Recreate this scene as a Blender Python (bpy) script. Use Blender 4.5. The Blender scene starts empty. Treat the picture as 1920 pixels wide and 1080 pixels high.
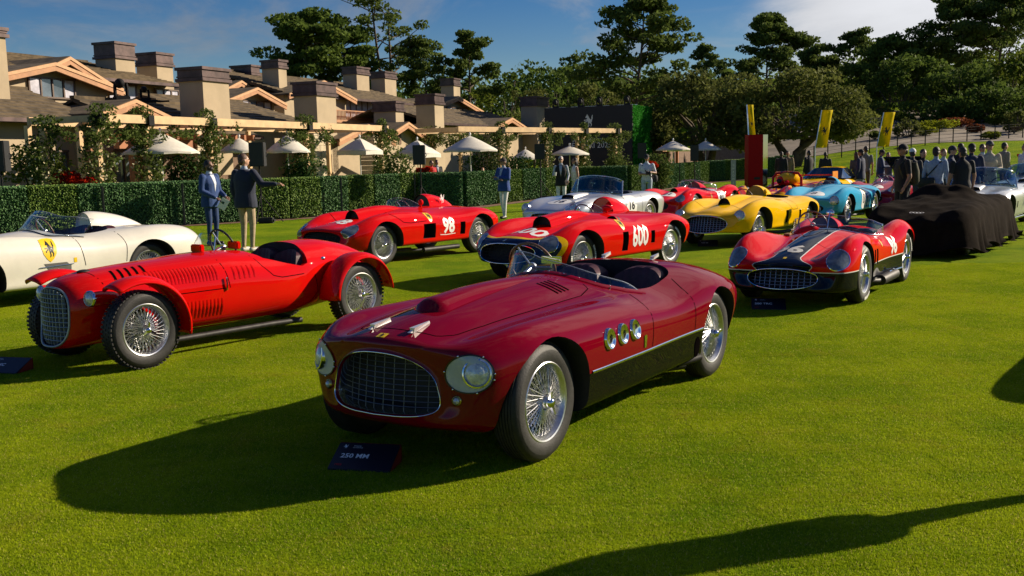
import bpy, bmesh, math, random
import numpy as np
from mathutils import Vector, Matrix
from mathutils.bvhtree import BVHTree

random.seed(7); np.random.seed(7)
SC = bpy.context.scene
COL = SC.collection

# ------------------------------------------------------------------ camera
CAM_H = 1.68
PITCH, ROLL, FPX = math.radians(7.25), math.radians(-1.295), 1900.0
cp, sp = math.cos(PITCH), math.sin(PITCH)
_F = Vector((0, cp, -sp)); _U = Vector((0, sp, cp)); _R = Vector((1, 0, 0))
CR = _R * math.cos(ROLL) + _U * math.sin(ROLL)
CU = -_R * math.sin(ROLL) + _U * math.cos(ROLL)
CF = _F
CPOS = Vector((0, 0, CAM_H))
cam_data = bpy.data.cameras.new('camera')
cam_data.sensor_width = 36; cam_data.lens = 36 * FPX / 1920
cam_data.clip_start = 0.1; cam_data.clip_end = 3000
cam = bpy.data.objects.new('camera', cam_data); COL.objects.link(cam)
M = Matrix.Identity(4)
for i in range(3):
    M[i][0] = CR[i]; M[i][1] = CU[i]; M[i][2] = -CF[i]; M[i][3] = CPOS[i]
cam.matrix_world = M
SC.camera = cam

# ------------------------------------------------------------------ sun and sky
SUN_EL = math.radians(25); SUN_AZ = math.atan2(0.945, 0.325)
SUN_DIR = Vector((math.sin(SUN_AZ) * math.cos(SUN_EL), math.cos(SUN_AZ) * math.cos(SUN_EL), math.sin(SUN_EL)))
ld = bpy.data.lights.new('sun', 'SUN'); ld.energy = 5.0; ld.angle = math.radians(0.5); ld.color = (1.0, 0.86, 0.66)
sun = bpy.data.objects.new('sun', ld); COL.objects.link(sun)
sun.rotation_euler = SUN_DIR.to_track_quat('Z', 'Y').to_euler()

W = bpy.data.worlds.new('World'); SC.world = W; W.use_nodes = True
wn = W.node_tree; wn.nodes.clear()

SC.view_settings.view_transform = 'Standard'; SC.view_settings.look = 'None'
SC.view_settings.exposure = 0.6; SC.view_settings.gamma = 1.0
SC.render.engine = 'CYCLES'
SC.cycles.use_denoising = True
SC.cycles.max_bounces = 6; SC.cycles.transparent_max_bounces = 12
SC.cycles.caustics_reflective = False; SC.cycles.caustics_refractive = False
SC.cycles.sample_clamp_indirect = 4.0

# ------------------------------------------------------------------ node helper
class N:
    """arithmetic on shader sockets"""
    def __init__(s, nt, sock): s.nt, s.k = nt, sock
    @staticmethod
    def mk(nt, op, *a):
        n = nt.nodes.new('ShaderNodeMath'); n.operation = op
        for i, v in enumerate(a):
            if isinstance(v, N): nt.links.new(v.k, n.inputs[i])
            else: n.inputs[i].default_value = float(v)
        return N(nt, n.outputs[0])
    def __add__(s, o): return N.mk(s.nt, 'ADD', s, o)
    __radd__ = __add__
    def __sub__(s, o): return N.mk(s.nt, 'SUBTRACT', s, o)
    def __rsub__(s, o): return N.mk(s.nt, 'SUBTRACT', o, s)
    def __mul__(s, o): return N.mk(s.nt, 'MULTIPLY', s, o)
    __rmul__ = __mul__
    def __truediv__(s, o): return N.mk(s.nt, 'DIVIDE', s, o)
    def abs(s): return N.mk(s.nt, 'ABSOLUTE', s)
    def lt(s, o): return N.mk(s.nt, 'LESS_THAN', s, o)
    def gt(s, o): return N.mk(s.nt, 'GREATER_THAN', s, o)
    def mx(s, o): return N.mk(s.nt, 'MAXIMUM', s, o)
    def mn(s, o): return N.mk(s.nt, 'MINIMUM', s, o)
    def pw(s, o): return N.mk(s.nt, 'POWER', s, o)
    def fn(s, op, *a): return N.mk(s.nt, op, s, *a)
    def ramp(s, a, b, c=0., d=1.):
        n = s.nt.nodes.new('ShaderNodeMapRange'); n.clamp = True; n.interpolation_type = 'SMOOTHSTEP'
        s.nt.links.new(s.k, n.inputs[0])
        for i, v in enumerate((a, b, c, d)): n.inputs[i + 1].default_value = v
        return N(s.nt, n.outputs[0])

def coords(nt, kind='Object'):
    t = nt.nodes.new('ShaderNodeTexCoord'); return t.outputs[kind]
def xyz(nt, sock):
    s = nt.nodes.new('ShaderNodeSeparateXYZ'); nt.links.new(sock, s.inputs[0])
    return [N(nt, s.outputs[i]) for i in range(3)]
def noise(nt, sock, scale, detail=2, rough=.5, dist=0.):
    n = nt.nodes.new('ShaderNodeTexNoise'); nt.links.new(sock, n.inputs['Vector'])
    n.inputs['Scale'].default_value = scale; n.inputs['Detail'].default_value = detail
    n.inputs['Roughness'].default_value = rough; n.inputs['Distortion'].default_value = dist
    return N(nt, n.outputs['Fac'])
def mixc(nt, fac, a, b):
    n = nt.nodes.new('ShaderNodeMix'); n.data_type = 'RGBA'
    if isinstance(fac, N): nt.links.new(fac.k, n.inputs[0])
    else: n.inputs[0].default_value = fac
    for v, k in ((a, 6), (b, 7)):
        if isinstance(v, bpy.types.NodeSocket): nt.links.new(v, n.inputs[k])
        else: n.inputs[k].default_value = (*v[:3], 1)
    return n.outputs[2]
def bump(nt, h, strength=.3, dist=.01):
    b = nt.nodes.new('ShaderNodeBump'); nt.links.new(h.k, b.inputs['Height'])
    b.inputs['Strength'].default_value = strength; b.inputs['Distance'].default_value = dist
    return b.outputs[0]

MATS = {}
def mat(name, col=(.5, .5, .5), rough=.5, metal=0., coat=0., var=.12, vscale=8., bumps=0., bscale=60., spec=.5, fn=None, sheen=0., trans=0., coatr=.03):
    """principled material whose colour is broken up by procedural noise"""
    if name in MATS: return MATS[name]
    m = bpy.data.materials.new(name); m.use_nodes = True
    nt = m.node_tree; p = nt.nodes['Principled BSDF']
    oc = coords(nt)
    c = col
    if fn: c = fn(nt, oc)
    elif var:
        f = noise(nt, oc, vscale, 4, .6).ramp(.3, .7)
        d = tuple(max(0, x * (1 - var)) for x in col); e = tuple(min(1, x * (1 + var)) for x in col)
        c = mixc(nt, f, d, e)
    if isinstance(c, bpy.types.NodeSocket): nt.links.new(c, p.inputs['Base Color'])
    else: p.inputs['Base Color'].default_value = (*c[:3], 1)
    p.inputs['Roughness'].default_value = rough; p.inputs['Metallic'].default_value = metal
    p.inputs['Coat Weight'].default_value = coat; p.inputs['Coat Roughness'].default_value = coatr
    p.inputs['Specular IOR Level'].default_value = spec
    if sheen: p.inputs['Sheen Weight'].default_value = sheen
    if bumps: nt.links.new(bump(nt, noise(nt, oc, bscale, 3), bumps), p.inputs['Normal'])
    MATS[name] = m
    return m

def glass(name, tint=(.8, .9, .95), alpha=.85, rough=.02):
    if name in MATS: return MATS[name]
    m = bpy.data.materials.new(name); m.use_nodes = True; nt = m.node_tree; nt.nodes.clear()
    o = nt.nodes.new('ShaderNodeOutputMaterial'); t = nt.nodes.new('ShaderNodeBsdfTransparent'); g = nt.nodes.new('ShaderNodeBsdfGlossy')
    t.inputs[0].default_value = (*tint, 1); g.inputs['Roughness'].default_value = rough
    g.inputs[0].default_value = (1, 1, 1, 1)
    f = nt.nodes.new('ShaderNodeLayerWeight'); f.inputs[0].default_value = .5
    fr = N(nt, f.outputs['Facing']).pw(4.) * .75 + (.025 + 1 - alpha)
    x = nt.nodes.new('ShaderNodeMixShader'); nt.links.new(fr.fn('MINIMUM', 1.).k, x.inputs[0])
    nt.links.new(t.outputs[0], x.inputs[1]); nt.links.new(g.outputs[0], x.inputs[2]); nt.links.new(x.outputs[0], o.inputs[0])
    MATS[name] = m
    return m

# ------------------------------------------------------------------ objects
def tag(o, label=None, cat=None, group=None, kind=None):
    if label: o['label'] = label
    if cat: o['category'] = cat
    if group: o['group'] = group
    if kind: o['kind'] = kind
    return o
def empty(name, loc=(0, 0, 0), rz=0., parent=None):
    o = bpy.data.objects.new(name, None); COL.objects.link(o); o.location = loc; o.rotation_euler = (0, 0, rz)
    o.empty_display_size = .1
    if parent: o.parent = parent
    return o
def link(name, me, mats, parent=None, loc=None, rot=None, smooth=None):
    if mats is not None and len(me.materials) == 0:
        for m in (mats if isinstance(mats, (list, tuple)) else [mats]): me.materials.append(m)
    if smooth is not None:
        me.polygons.foreach_set('use_smooth', [True] * len(me.polygons))
        if smooth < 180:
            me.set_sharp_from_angle(angle=math.radians(smooth))
    o = bpy.data.objects.new(name, me); COL.objects.link(o)
    if parent: o.parent = parent
    if loc is not None: o.location = loc
    if rot is not None: o.rotation_euler = rot
    return o

class MB:
    """mesh collector; build() links everything collected as ONE mesh object"""
    def __init__(s): s.v = []; s.f = []; s.mi = []; s.m = 0
    def add(s, vs, fs, T=None):
        o = len(s.v)
        s.v += [tuple(T @ Vector(p)) if T else tuple(p) for p in vs]
        s.f += [tuple(i + o for i in f) for f in fs]; s.mi += [s.m] * len(fs)
        return s
    def box(s, c, d, T=None, taper=1.):
        x, y, z = c; a, b, h = d[0] / 2, d[1] / 2, d[2] / 2
        t = taper
        vs = [(x - a, y - b, z - h), (x + a, y - b, z - h), (x + a, y + b, z - h), (x - a, y + b, z - h),
              (x - a * t, y - b * t, z + h), (x + a * t, y - b * t, z + h), (x + a * t, y + b * t, z + h), (x - a * t, y + b * t, z + h)]
        return s.add(vs, [(0, 3, 2, 1), (4, 5, 6, 7), (0, 1, 5, 4), (1, 2, 6, 5), (2, 3, 7, 6), (3, 0, 4, 7)], T)
    def lathe(s, prof, n=32, T=None, closed=False, axis='y', a0=0., a1=2 * math.pi):
        vs = []; fs = []; k = len(prof); full = abs(a1 - a0 - 2 * math.pi) < 1e-6
        rows = n if full else n + 1
        for i in range(rows):
            a = a0 + (a1 - a0) * i / n; c, q = math.cos(a), math.sin(a)
            for r, h in prof:
                vs.append((r * c, h, r * q) if axis == 'y' else (r * c, r * q, h) if axis == 'z' else (h, r * c, r * q))
        for i in range(n):
            j = (i + 1) % rows
            for q in range(k if closed else k - 1):
                p = (q + 1) % k
                fs.append((i * k + q, j * k + q, j * k + p, i * k + p))
        return s.add(vs, fs, T)
    def tube(s, pts, r, n=8, T=None, cap=True, rs=None):
        pts = [Vector(p) for p in pts]; m = len(pts); vs = []; fs = []
        up = None
        for i, p in enumerate(pts):
            d = (pts[min(i + 1, m - 1)] - pts[max(i - 1, 0)])
            if d.length < 1e-9: d = Vector((0, 0, 1))
            d.normalize()
            if up is None: up = Vector((0, 0, 1)) if abs(d.z) < .9 else Vector((1, 0, 0))
            a = d.cross(up); a.normalize(); b = a.cross(d); up = b
            rr = rs[i] if rs else r
            for k in range(n):
                t = 2 * math.pi * k / n
                vs.append(p + a * (rr * math.cos(t)) + b * (rr * math.sin(t)))
        for i in range(m - 1):
            for k in range(n):
                j = (k + 1) % n
                fs.append((i * n + k, i * n + j, (i + 1) * n + j, (i + 1) * n + k))
        if cap:
            fs.append(tuple(range(n - 1, -1, -1))); fs.append(tuple((m - 1) * n + k for k in range(n)))
        return s.add(vs, fs, T)
    def prism(s, poly, d, T=None):
        """poly in xy extruded along z by d (T places it)"""
        n = len(poly); vs = [(x, y, 0) for x, y in poly] + [(x, y, d) for x, y in poly]
        fs = [tuple(range(n - 1, -1, -1)), tuple(range(n, 2 * n))] + [(i, (i + 1) % n, (i + 1) % n + n, i + n) for i in range(n)]
        return s.add(vs, fs, T)
    def ell(s, c, r, nu=14, nv=10, T=None, zmin=-1.):
        vs = []; fs = []
        for j in range(nv + 1):
            ph = -math.pi / 2 + math.pi * j / nv
            zz = max(math.sin(ph), zmin); cr = math.cos(ph) if math.sin(ph) >= zmin else math.sqrt(max(0, 1 - zmin * zmin))
            for i in range(nu):
                t = 2 * math.pi * i / nu
                vs.append((c[0] + r[0] * cr * math.cos(t), c[1] + r[1] * cr * math.sin(t), c[2] + r[2] * zz))
        for j in range(nv):
            for i in range(nu):
                k = (i + 1) % nu
                fs.append((j * nu + i, j * nu + k, (j + 1) * nu + k, (j + 1) * nu + i))
        return s.add(vs, fs, T)
    def mesh(s, name):
        me = bpy.data.meshes.new(name); me.from_pydata(s.v, [], s.f)
        if any(s.mi): me.polygons.foreach_set('material_index', s.mi)
        me.update(); return me
    def build(s, name, mats, parent=None, smooth=None, loc=None, rot=None, bevel=0):
        me = s.mesh(name)
        o = link(name, me, mats, parent, loc, rot, None)
        if bevel:
            b = bmesh.new(); b.from_mesh(me)
            bmesh.ops.bevel(b, geom=b.edges[:], offset=bevel, segments=2, affect='EDGES', clamp_overlap=True)
            b.to_mesh(me); b.free()
        if smooth is not None:
            me.polygons.foreach_set('use_smooth', [True] * len(me.polygons))
            if smooth < 180: me.set_sharp_from_angle(angle=math.radians(smooth))
        return o

def TR(loc=(0, 0, 0), rz=0., rx=0., ry=0., s=1.):
    return Matrix.Translation(loc) @ Matrix.Rotation(rz, 4, 'Z') @ Matrix.Rotation(ry, 4, 'Y') @ Matrix.Rotation(rx, 4, 'X') @ Matrix.Scale(s, 4)

def copy_tree(o, parent=None):
    c = o.copy(); COL.objects.link(c); c.parent = parent
    for ch in list(o.children): copy_tree(ch, c)
    return c

def pray(px, py):
    return CF + CR * ((px - 960) / FPX) - CU * ((py - 540) / FPX)
def at_depth(px, py, Y):
    d = pray(px, py); t = Y / d.y; return CPOS + d * t
def on_ground(px, py, z=0.):
    d = pray(px, py); t = (z - CAM_H) / d.z; return CPOS + d * t

def smoothstep(a, b, x):
    t = min(1, max(0, (x - a) / (b - a))); return t * t * (3 - 2 * t)
def ground_z(x, y):
    """terrain: level lawn, rising bank of garden to the right and behind"""
    k = smoothstep(8, 34, x)
    h = 1.9 * smoothstep(48, 75, y) * k
    h += max(0., y - 75) * .10 * k
    h += max(0., y - 85) * .07 * (1 - k) * smoothstep(-60, 0, x + 20)
    return min(h, 20)
# ================================================================== CARS
SCRATCH = bpy.data.scenes.new('scratch')                 # small scene where modifiers are applied; removed at the end
def evaluated(o, *others):
    for q in (o, *others): SCRATCH.collection.objects.link(q)
    with bpy.context.temp_override(scene=SCRATCH, view_layer=SCRATCH.view_layers[0]):
        dg = bpy.context.evaluated_depsgraph_get(); dg.update()
        me = bpy.data.meshes.new_from_object(o.evaluated_get(dg))
    for q in (o, *others): SCRATCH.collection.objects.unlink(q)
    return me

def pchip(xs, Y, xq):
    xs = np.asarray(xs, float); Y = np.asarray(Y, float); n = len(xs)
    h = np.diff(xs)[:, None]; d = np.diff(Y, axis=0) / h
    m = np.zeros_like(Y); m[0] = d[0]; m[-1] = d[-1]
    for i in range(1, n - 1):
        w1 = 2 * h[i] + h[i - 1]; w2 = h[i] + 2 * h[i - 1]
        a, b = d[i - 1], d[i]
        ok = a * b > 0
        with np.errstate(divide='ignore', invalid='ignore'):
            m[i] = np.where(ok, (w1 + w2) / (w1 / np.where(ok, a, 1) + w2 / np.where(ok, b, 1)), 0.35 * (a + b) / 2)
    k = np.clip(np.searchsorted(xs, xq) - 1, 0, n - 2)
    H = h[k]; t = ((xq - xs[k]) / H[:, 0])[:, None]
    h00 = 2 * t**3 - 3 * t**2 + 1; h10 = t**3 - 2 * t**2 + t; h01 = -2 * t**3 + 3 * t**2; h11 = t**3 - t**2
    return h00 * Y[k] + h10 * H * m[k] + h01 * Y[k + 1] + h11 * H * m[k + 1]

def catmull(C, per):
    """C (n,3) control points -> samples"""
    n = len(C); out = []
    for i in range(n - 1):
        p0 = C[i - 1] if i > 0 else np.array([C[1][0], -C[1][1], C[1][2]])
        p3 = C[i + 2] if i + 2 < n else np.array([C[n - 2][0], -C[n - 2][1], C[n - 2][2]])
        p1, p2 = C[i], C[i + 1]
        for k in range(per):
            t = k / per
            out.append(.5 * ((2 * p1) + (p2 - p0) * t + (2 * p0 - 5 * p1 + 4 * p2 - p3) * t * t + (3 * p1 - p0 - 3 * p2 + p3) * t**3))
    out.append(C[-1])
    return np.array(out)

MOUTH_ANG = [90, 74, 54, 32, 14, 0, -18, -42, -68, -90]
def ring_ctrl(r):
    x, zc, yv, zv, yf, zf, ws, zw, wb, zb, sw = r
    P = [(0, zc), (yv * .52, zc - (zc - zv) * .3), (yv, zv), (yf, zf), (yf + (ws - yf) * .82, zw + (zf - zw) * .6), (ws, zw),
         (wb + (ws - wb) * .6, zb + (zw - zb) * .4), (wb, zb + .012), (wb * .55, zb), (0, zb)]
    return np.array([(x - sw * (abs(y) / max(ws, .01))**2.2, y, z) for y, z in P])

def mouth_yz(spec, c, s):
    mx, mz, ma, mb, mn, lean = spec['mouth']
    e = mn if s >= 0 else spec.get('mbot', mn)
    y = ma * math.copysign(abs(c)**(2 / e), c) if abs(c) > 1e-6 else 0.; z = mb * math.copysign(abs(s)**(2 / e), s)
    return y * (1 - spec.get('mtaper', 0.) * z / mb), z
def body_mesh(spec, nu=78, per=5):
    smooth_it = spec.get('smooth', 4)
    mx, mz, ma, mb, mn, lean = spec['mouth']
    def mouth_ring(sc, dx):
        P = []
        for a in MOUTH_ANG:
            a = math.radians(a); c, s = math.cos(a), math.sin(a)
            y, z = mouth_yz(spec, c, s); y *= sc; z *= sc
            P.append((mx + dx + lean * z / mb - spec.get('msweep', .04) * (y / ma)**2, y, mz + z))
        return np.array(P)
    rows = [mouth_ring(1., 0.), mouth_ring(1.10, -.008)] + [ring_ctrl(r) for r in spec['st']]
    R = np.array(rows)                                 # (k,10,3)
    k = len(R)
    dist = [0.]
    for i in range(1, k): dist.append(dist[-1] + max(.02, np.mean(np.linalg.norm(R[i] - R[i - 1], axis=1))))
    u = np.array(dist)
    # more samples near the nose
    q = np.linspace(0, 1, nu); uq = u[-1] * (.25 * q + .75 * (q**1.35)); uq[-1] = u[-1]
    flat = pchip(u, R.reshape(k, -1), uq).reshape(nu, 10, 3)
    G = np.array([catmull(flat[i], per) for i in range(nu)])    # (nu,nv,3)
    for _ in range(smooth_it):
        S = G.copy()
        S[1:-1] = .5 * G[1:-1] + .25 * (G[:-2] + G[2:])
        T = S.copy()
        T[:, 1:-1] = .5 * S[:, 1:-1] + .25 * (S[:, :-2] + S[:, 2:])
        T[:, 0, 2] = .5 * S[:, 0, 2] + .5 * S[:, 1, 2] * 1.0
        T[:, 0, 0] = .5 * S[:, 0, 0] + .5 * S[:, 1, 0]
        T[0] = G[0]; T[1] = .7 * G[1] + .3 * T[1]
        G = T
    G[:, 0, 1] = 0; G[:, -1, 1] = 0
    inner = [np.array(catmull(mouth_ring(.97, -.02), per)), np.array(catmull(mouth_ring(.93, -.13), per))]
    G = np.concatenate([[inner[1]], [inner[0]], G])
    nuT, nv = G.shape[:2]
    full = np.concatenate([G, (G * np.array([1, -1, 1]))[:, -2:0:-1]], axis=1); nf = full.shape[1]
    V = full.reshape(-1, 3).tolist(); F = []
    for i in range(nuT - 1):
        for j in range(nf):
            jj = (j + 1) % nf
            F.append((i * nf + j, (i + 1) * nf + j, (i + 1) * nf + jj, i * nf + jj))
    F.append(tuple(range(nf))); F.append(tuple((nuT - 1) * nf + j for j in range(nf - 1, -1, -1)))
    mi = [0] * len(F)
    for j in range(nf): mi[j] = 3 if spec.get('chrome_mouth') else 1
    mi[-2] = 1
    return V, F, mi

class Surf:
    """raycasts onto a body so that trim, numbers and seams follow its surface"""
    def __init__(s, V, F): s.t = BVHTree.FromPolygons(V, F); s.b = s
    def ray_cast(s, o, d):
        """hit point and the normal that faces the ray"""
        r = s.t.ray_cast(Vector(o), Vector(d).normalized())
        if r[0] is None: return r
        return r[0], (r[1] if r[1].dot(d) < 0 else -r[1])
    def top(s, x, y, off=.0):
        r = s.b.ray_cast(Vector((x, y, 3)), Vector((0, 0, -1)))
        if r[0] is None: return Vector((x, y, .5)), Vector((0, 0, 1))
        return r[0] + r[1] * off, r[1]
    def side(s, x, z, sgn=1, off=.0):
        r = s.b.ray_cast(Vector((x, sgn * 3, z)), Vector((0, -sgn, 0)))
        if r[0] is None: return Vector((x, sgn * .7, z)), Vector((0, sgn, 0))
        return r[0] + r[1] * off, r[1]
    def front(s, y, z, off=.0):
        r = s.b.ray_cast(Vector((4, y, z)), Vector((-1, 0, 0)))
        if r[0] is None: return Vector((.5, y, z)), Vector((1, 0, 0))
        return r[0] + r[1] * off, r[1]
    def wrap(s, me, T, d, off=.003):
        """move every vertex of me (placed by T) along d onto the surface"""
        dd = Vector(d).normalized()
        for v in me.vertices:
            p = T @ v.co
            r = s.b.ray_cast(p - dd * 3, dd)
            if r[0] is not None: v.co = r[0] + r[1] * off
            else:
                q = s.t.find_nearest(p + dd * 1.3); v.co = q[0] - dd * off
        me.update()
        return me

def text_mesh(txt, size=1., italic=0., bold=0., res=2):
    cu = bpy.data.curves.new('txt', 'FONT'); cu.body = txt; cu.size = size; cu.align_x = 'CENTER'; cu.align_y = 'CENTER'
    cu.shear = italic; cu.offset = bold; cu.resolution_u = res; cu.fill_mode = 'FRONT'
    o = bpy.data.objects.new('txt', cu)
    me = evaluated(o)
    bpy.data.objects.remove(o); bpy.data.curves.remove(cu)
    me.materials.clear()
    return me
def subdivide(me, maxlen):
    b = bmesh.new(); b.from_mesh(me)
    bmesh.ops.triangulate(b, faces=b.faces[:])
    for _ in range(6):
        es = [e for e in b.edges if e.calc_length() > maxlen]
        if not es: break
        bmesh.ops.subdivide_edges(b, edges=es, cuts=1)
        bmesh.ops.triangulate(b, faces=[f for f in b.faces if len(f.verts) > 3])
    b.to_mesh(me); b.free(); return me
def disc_mesh(a, b, n=40, rings=5, hole=0., pw=2.):
    vs = []; fs = []
    for j in range(rings + 1):
        t = hole + (1 - hole) * j / rings
        for i in range(n):
            q = 2 * math.pi * i / n; c, s = math.cos(q), math.sin(q)
            vs.append((a * t * math.copysign(abs(c)**(2 / pw), c), b * t * math.copysign(abs(s)**(2 / pw), s), 0))
    for j in range(rings):
        for i in range(n):
            k = (i + 1) % n; fs.append((j * n + i, j * n + k, (j + 1) * n + k, (j + 1) * n + i))
    me = bpy.data.meshes.new('disc'); me.from_pydata(vs, [], fs); me.update(); return me
def poly_mesh(pts, maxlen=.03):
    me = bpy.data.meshes.new('poly'); me.from_pydata([(x, y, 0) for x, y in pts], [], [tuple(range(len(pts)))]); me.update()
    return subdivide(me, maxlen)

HORSE = [(-.34, .60), (-.30, .68), (-.18, .86), (-.12, .99), (-.07, .89), (.03, .76), (.10, .60), (.20, .44), (.34, .34), (.41, .44), (.40, .62), (.47, .82), (.58, .90), (.54, .70), (.56, .48), (.48, .28), (.45, .12), (.37, -.04),
         (.46, -.20), (.38, -.42), (.26, -.50), (.30, -.40), (.34, -.22), (.24, -.08), (.14, -.02), (.10, -.16), (.14, -.34), (.04, -.50), (-.08, -.50), (.0, -.42), (.02, -.28), (-.02, -.10), (-.04, .06), (-.10, .16), (-.22, .06), (-.36, .02),
         (-.34, -.10), (-.44, -.08), (-.44, .08), (-.24, .18), (-.18, .24), (-.34, .26), (-.46, .20), (-.54, .30), (-.48, .36), (-.40, .32), (-.24, .36), (-.16, .42), (-.14, .54), (-.22, .58), (-.28, .54)]
HORSE = [(x * .72, (y - .24) * .72) for x, y in HORSE]
SHIELD = [(-.5, .45), (-.2, .5), (.2, .5), (.5, .45), (.5, .05), (.42, -.25), (.22, -.5), (0, -.66), (-.22, -.5), (-.42, -.25), (-.5, .05)]

def ribbon(pts, w, name, m, parent, surf, mode, off=.0015, n=None, h=0.):
    """thin strip following the body through pts (2-D positions seen along mode)"""
    P = [Vector((a, b, 0)) for a, b in pts]
    # resample
    L = [0.]
    for i in range(1, len(P)): L.append(L[-1] + (P[i] - P[i - 1]).length)
    n = n or max(4, int(L[-1] / .035))
    q = []
    for k in range(n + 1):
        s = L[-1] * k / n; i = max(j for j in range(len(L)) if L[j] <= s + 1e-9); i = min(i, len(P) - 2)
        t = (s - L[i]) / max(1e-9, L[i + 1] - L[i]); q.append(P[i].lerp(P[i + 1], t))
    C = []
    for p in q:
        if mode == 'top': c, nn = surf.top(p.x, p.y)
        elif mode == 'left': c, nn = surf.side(p.x, p.y, 1)
        elif mode == 'right': c, nn = surf.side(p.x, p.y, -1)
        else: c, nn = surf.front(p.x, p.y)
        C.append((c, nn))
    vs = []; fs = []
    for k, (c, nn) in enumerate(C):
        d = (C[min(k + 1, n)][0] - C[max(k - 1, 0)][0])
        if d.length < 1e-6: d = Vector((1, 0, 0))
        s = nn.cross(d.normalized()) * (w / 2)
        vs += [c + nn * off - s, c + nn * (off + h), c + nn * off + s]
    for k in range(n):
        a = k * 3; fs += [(a, a + 1, a + 4, a + 3), (a + 1, a + 2, a + 5, a + 4)]
    mb = MB(); mb.add(vs, fs)
    return mb.build(name, m, parent, smooth=180)

# ---- shared car materials
def paint(name, col, fn=None, coat=.6):
    return mat(name, col, rough=.6, coat=coat, coatr=.012, var=.03, vscale=3, fn=fn, spec=.0)
M_DARK = mat('underbody black', (.008, .008, .009), rough=.7, var=.3)
M_RUB = mat('tyre rubber', (.014, .013, .012), rough=.62, var=.35, vscale=30, bumps=.15, bscale=90)
M_CHROME = mat('polished metal', (.78, .78, .80), rough=.12, metal=1., var=.05)
M_ALU = mat('brushed aluminium', (.62, .63, .65), rough=.32, metal=1., var=.1, vscale=40)
M_SPOKE = mat('silver spoke', (.70, .70, .70), rough=.28, metal=.9, var=.08)
M_LEATHER = mat('dark plum leather', (.055, .010, .018), rough=.55, var=.3, vscale=20, bumps=.2, bscale=200)
M_BLKLEATHER = mat('black leather', (.012, .011, .013), rough=.5, var=.4, vscale=20, bumps=.2, bscale=200)
M_SEAM = mat('panel gap shadow', (.004, .003, .003), rough=1., var=.2, spec=0.)
M_GLASS = glass('clear screen glass', (.93, .96, .98), .985)
M_LAMPCOV = mat('frosted lamp cover', (.10, .13, .17), rough=.22, coat=.7, var=.35, vscale=14)
M_LENS = mat('lamp lens glass', (.60, .63, .64), rough=.12, metal=.25, coat=1., var=.25, vscale=30, bumps=.3, bscale=70)
M_BUCKET = mat('grey lamp bucket', (.42, .45, .47), rough=.3, coat=.6, var=.1)
M_WHITE = mat('white paint', (.78, .77, .74), rough=.4, var=.04)
M_BLACKP = mat('black paint', (.008, .008, .01), rough=.35, var=.1)
M_YEL = mat('yellow badge enamel', (.78, .52, .01), rough=.35, var=.05)
M_WOOD = mat('steering wheel wood', (.16, .07, .03), rough=.35, coat=.5, var=.3, vscale=40)
M_EXH = mat('sooty exhaust pipe', (.03, .028, .027), rough=.55, metal=.4, var=.4, vscale=15)
M_WIRE = mat('grille bar metal', (.40, .42, .45), rough=.3, metal=.9, var=.1)
M_CARPET = mat('cockpit lining', (.018, .012, .016), rough=.9, var=.4)

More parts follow.
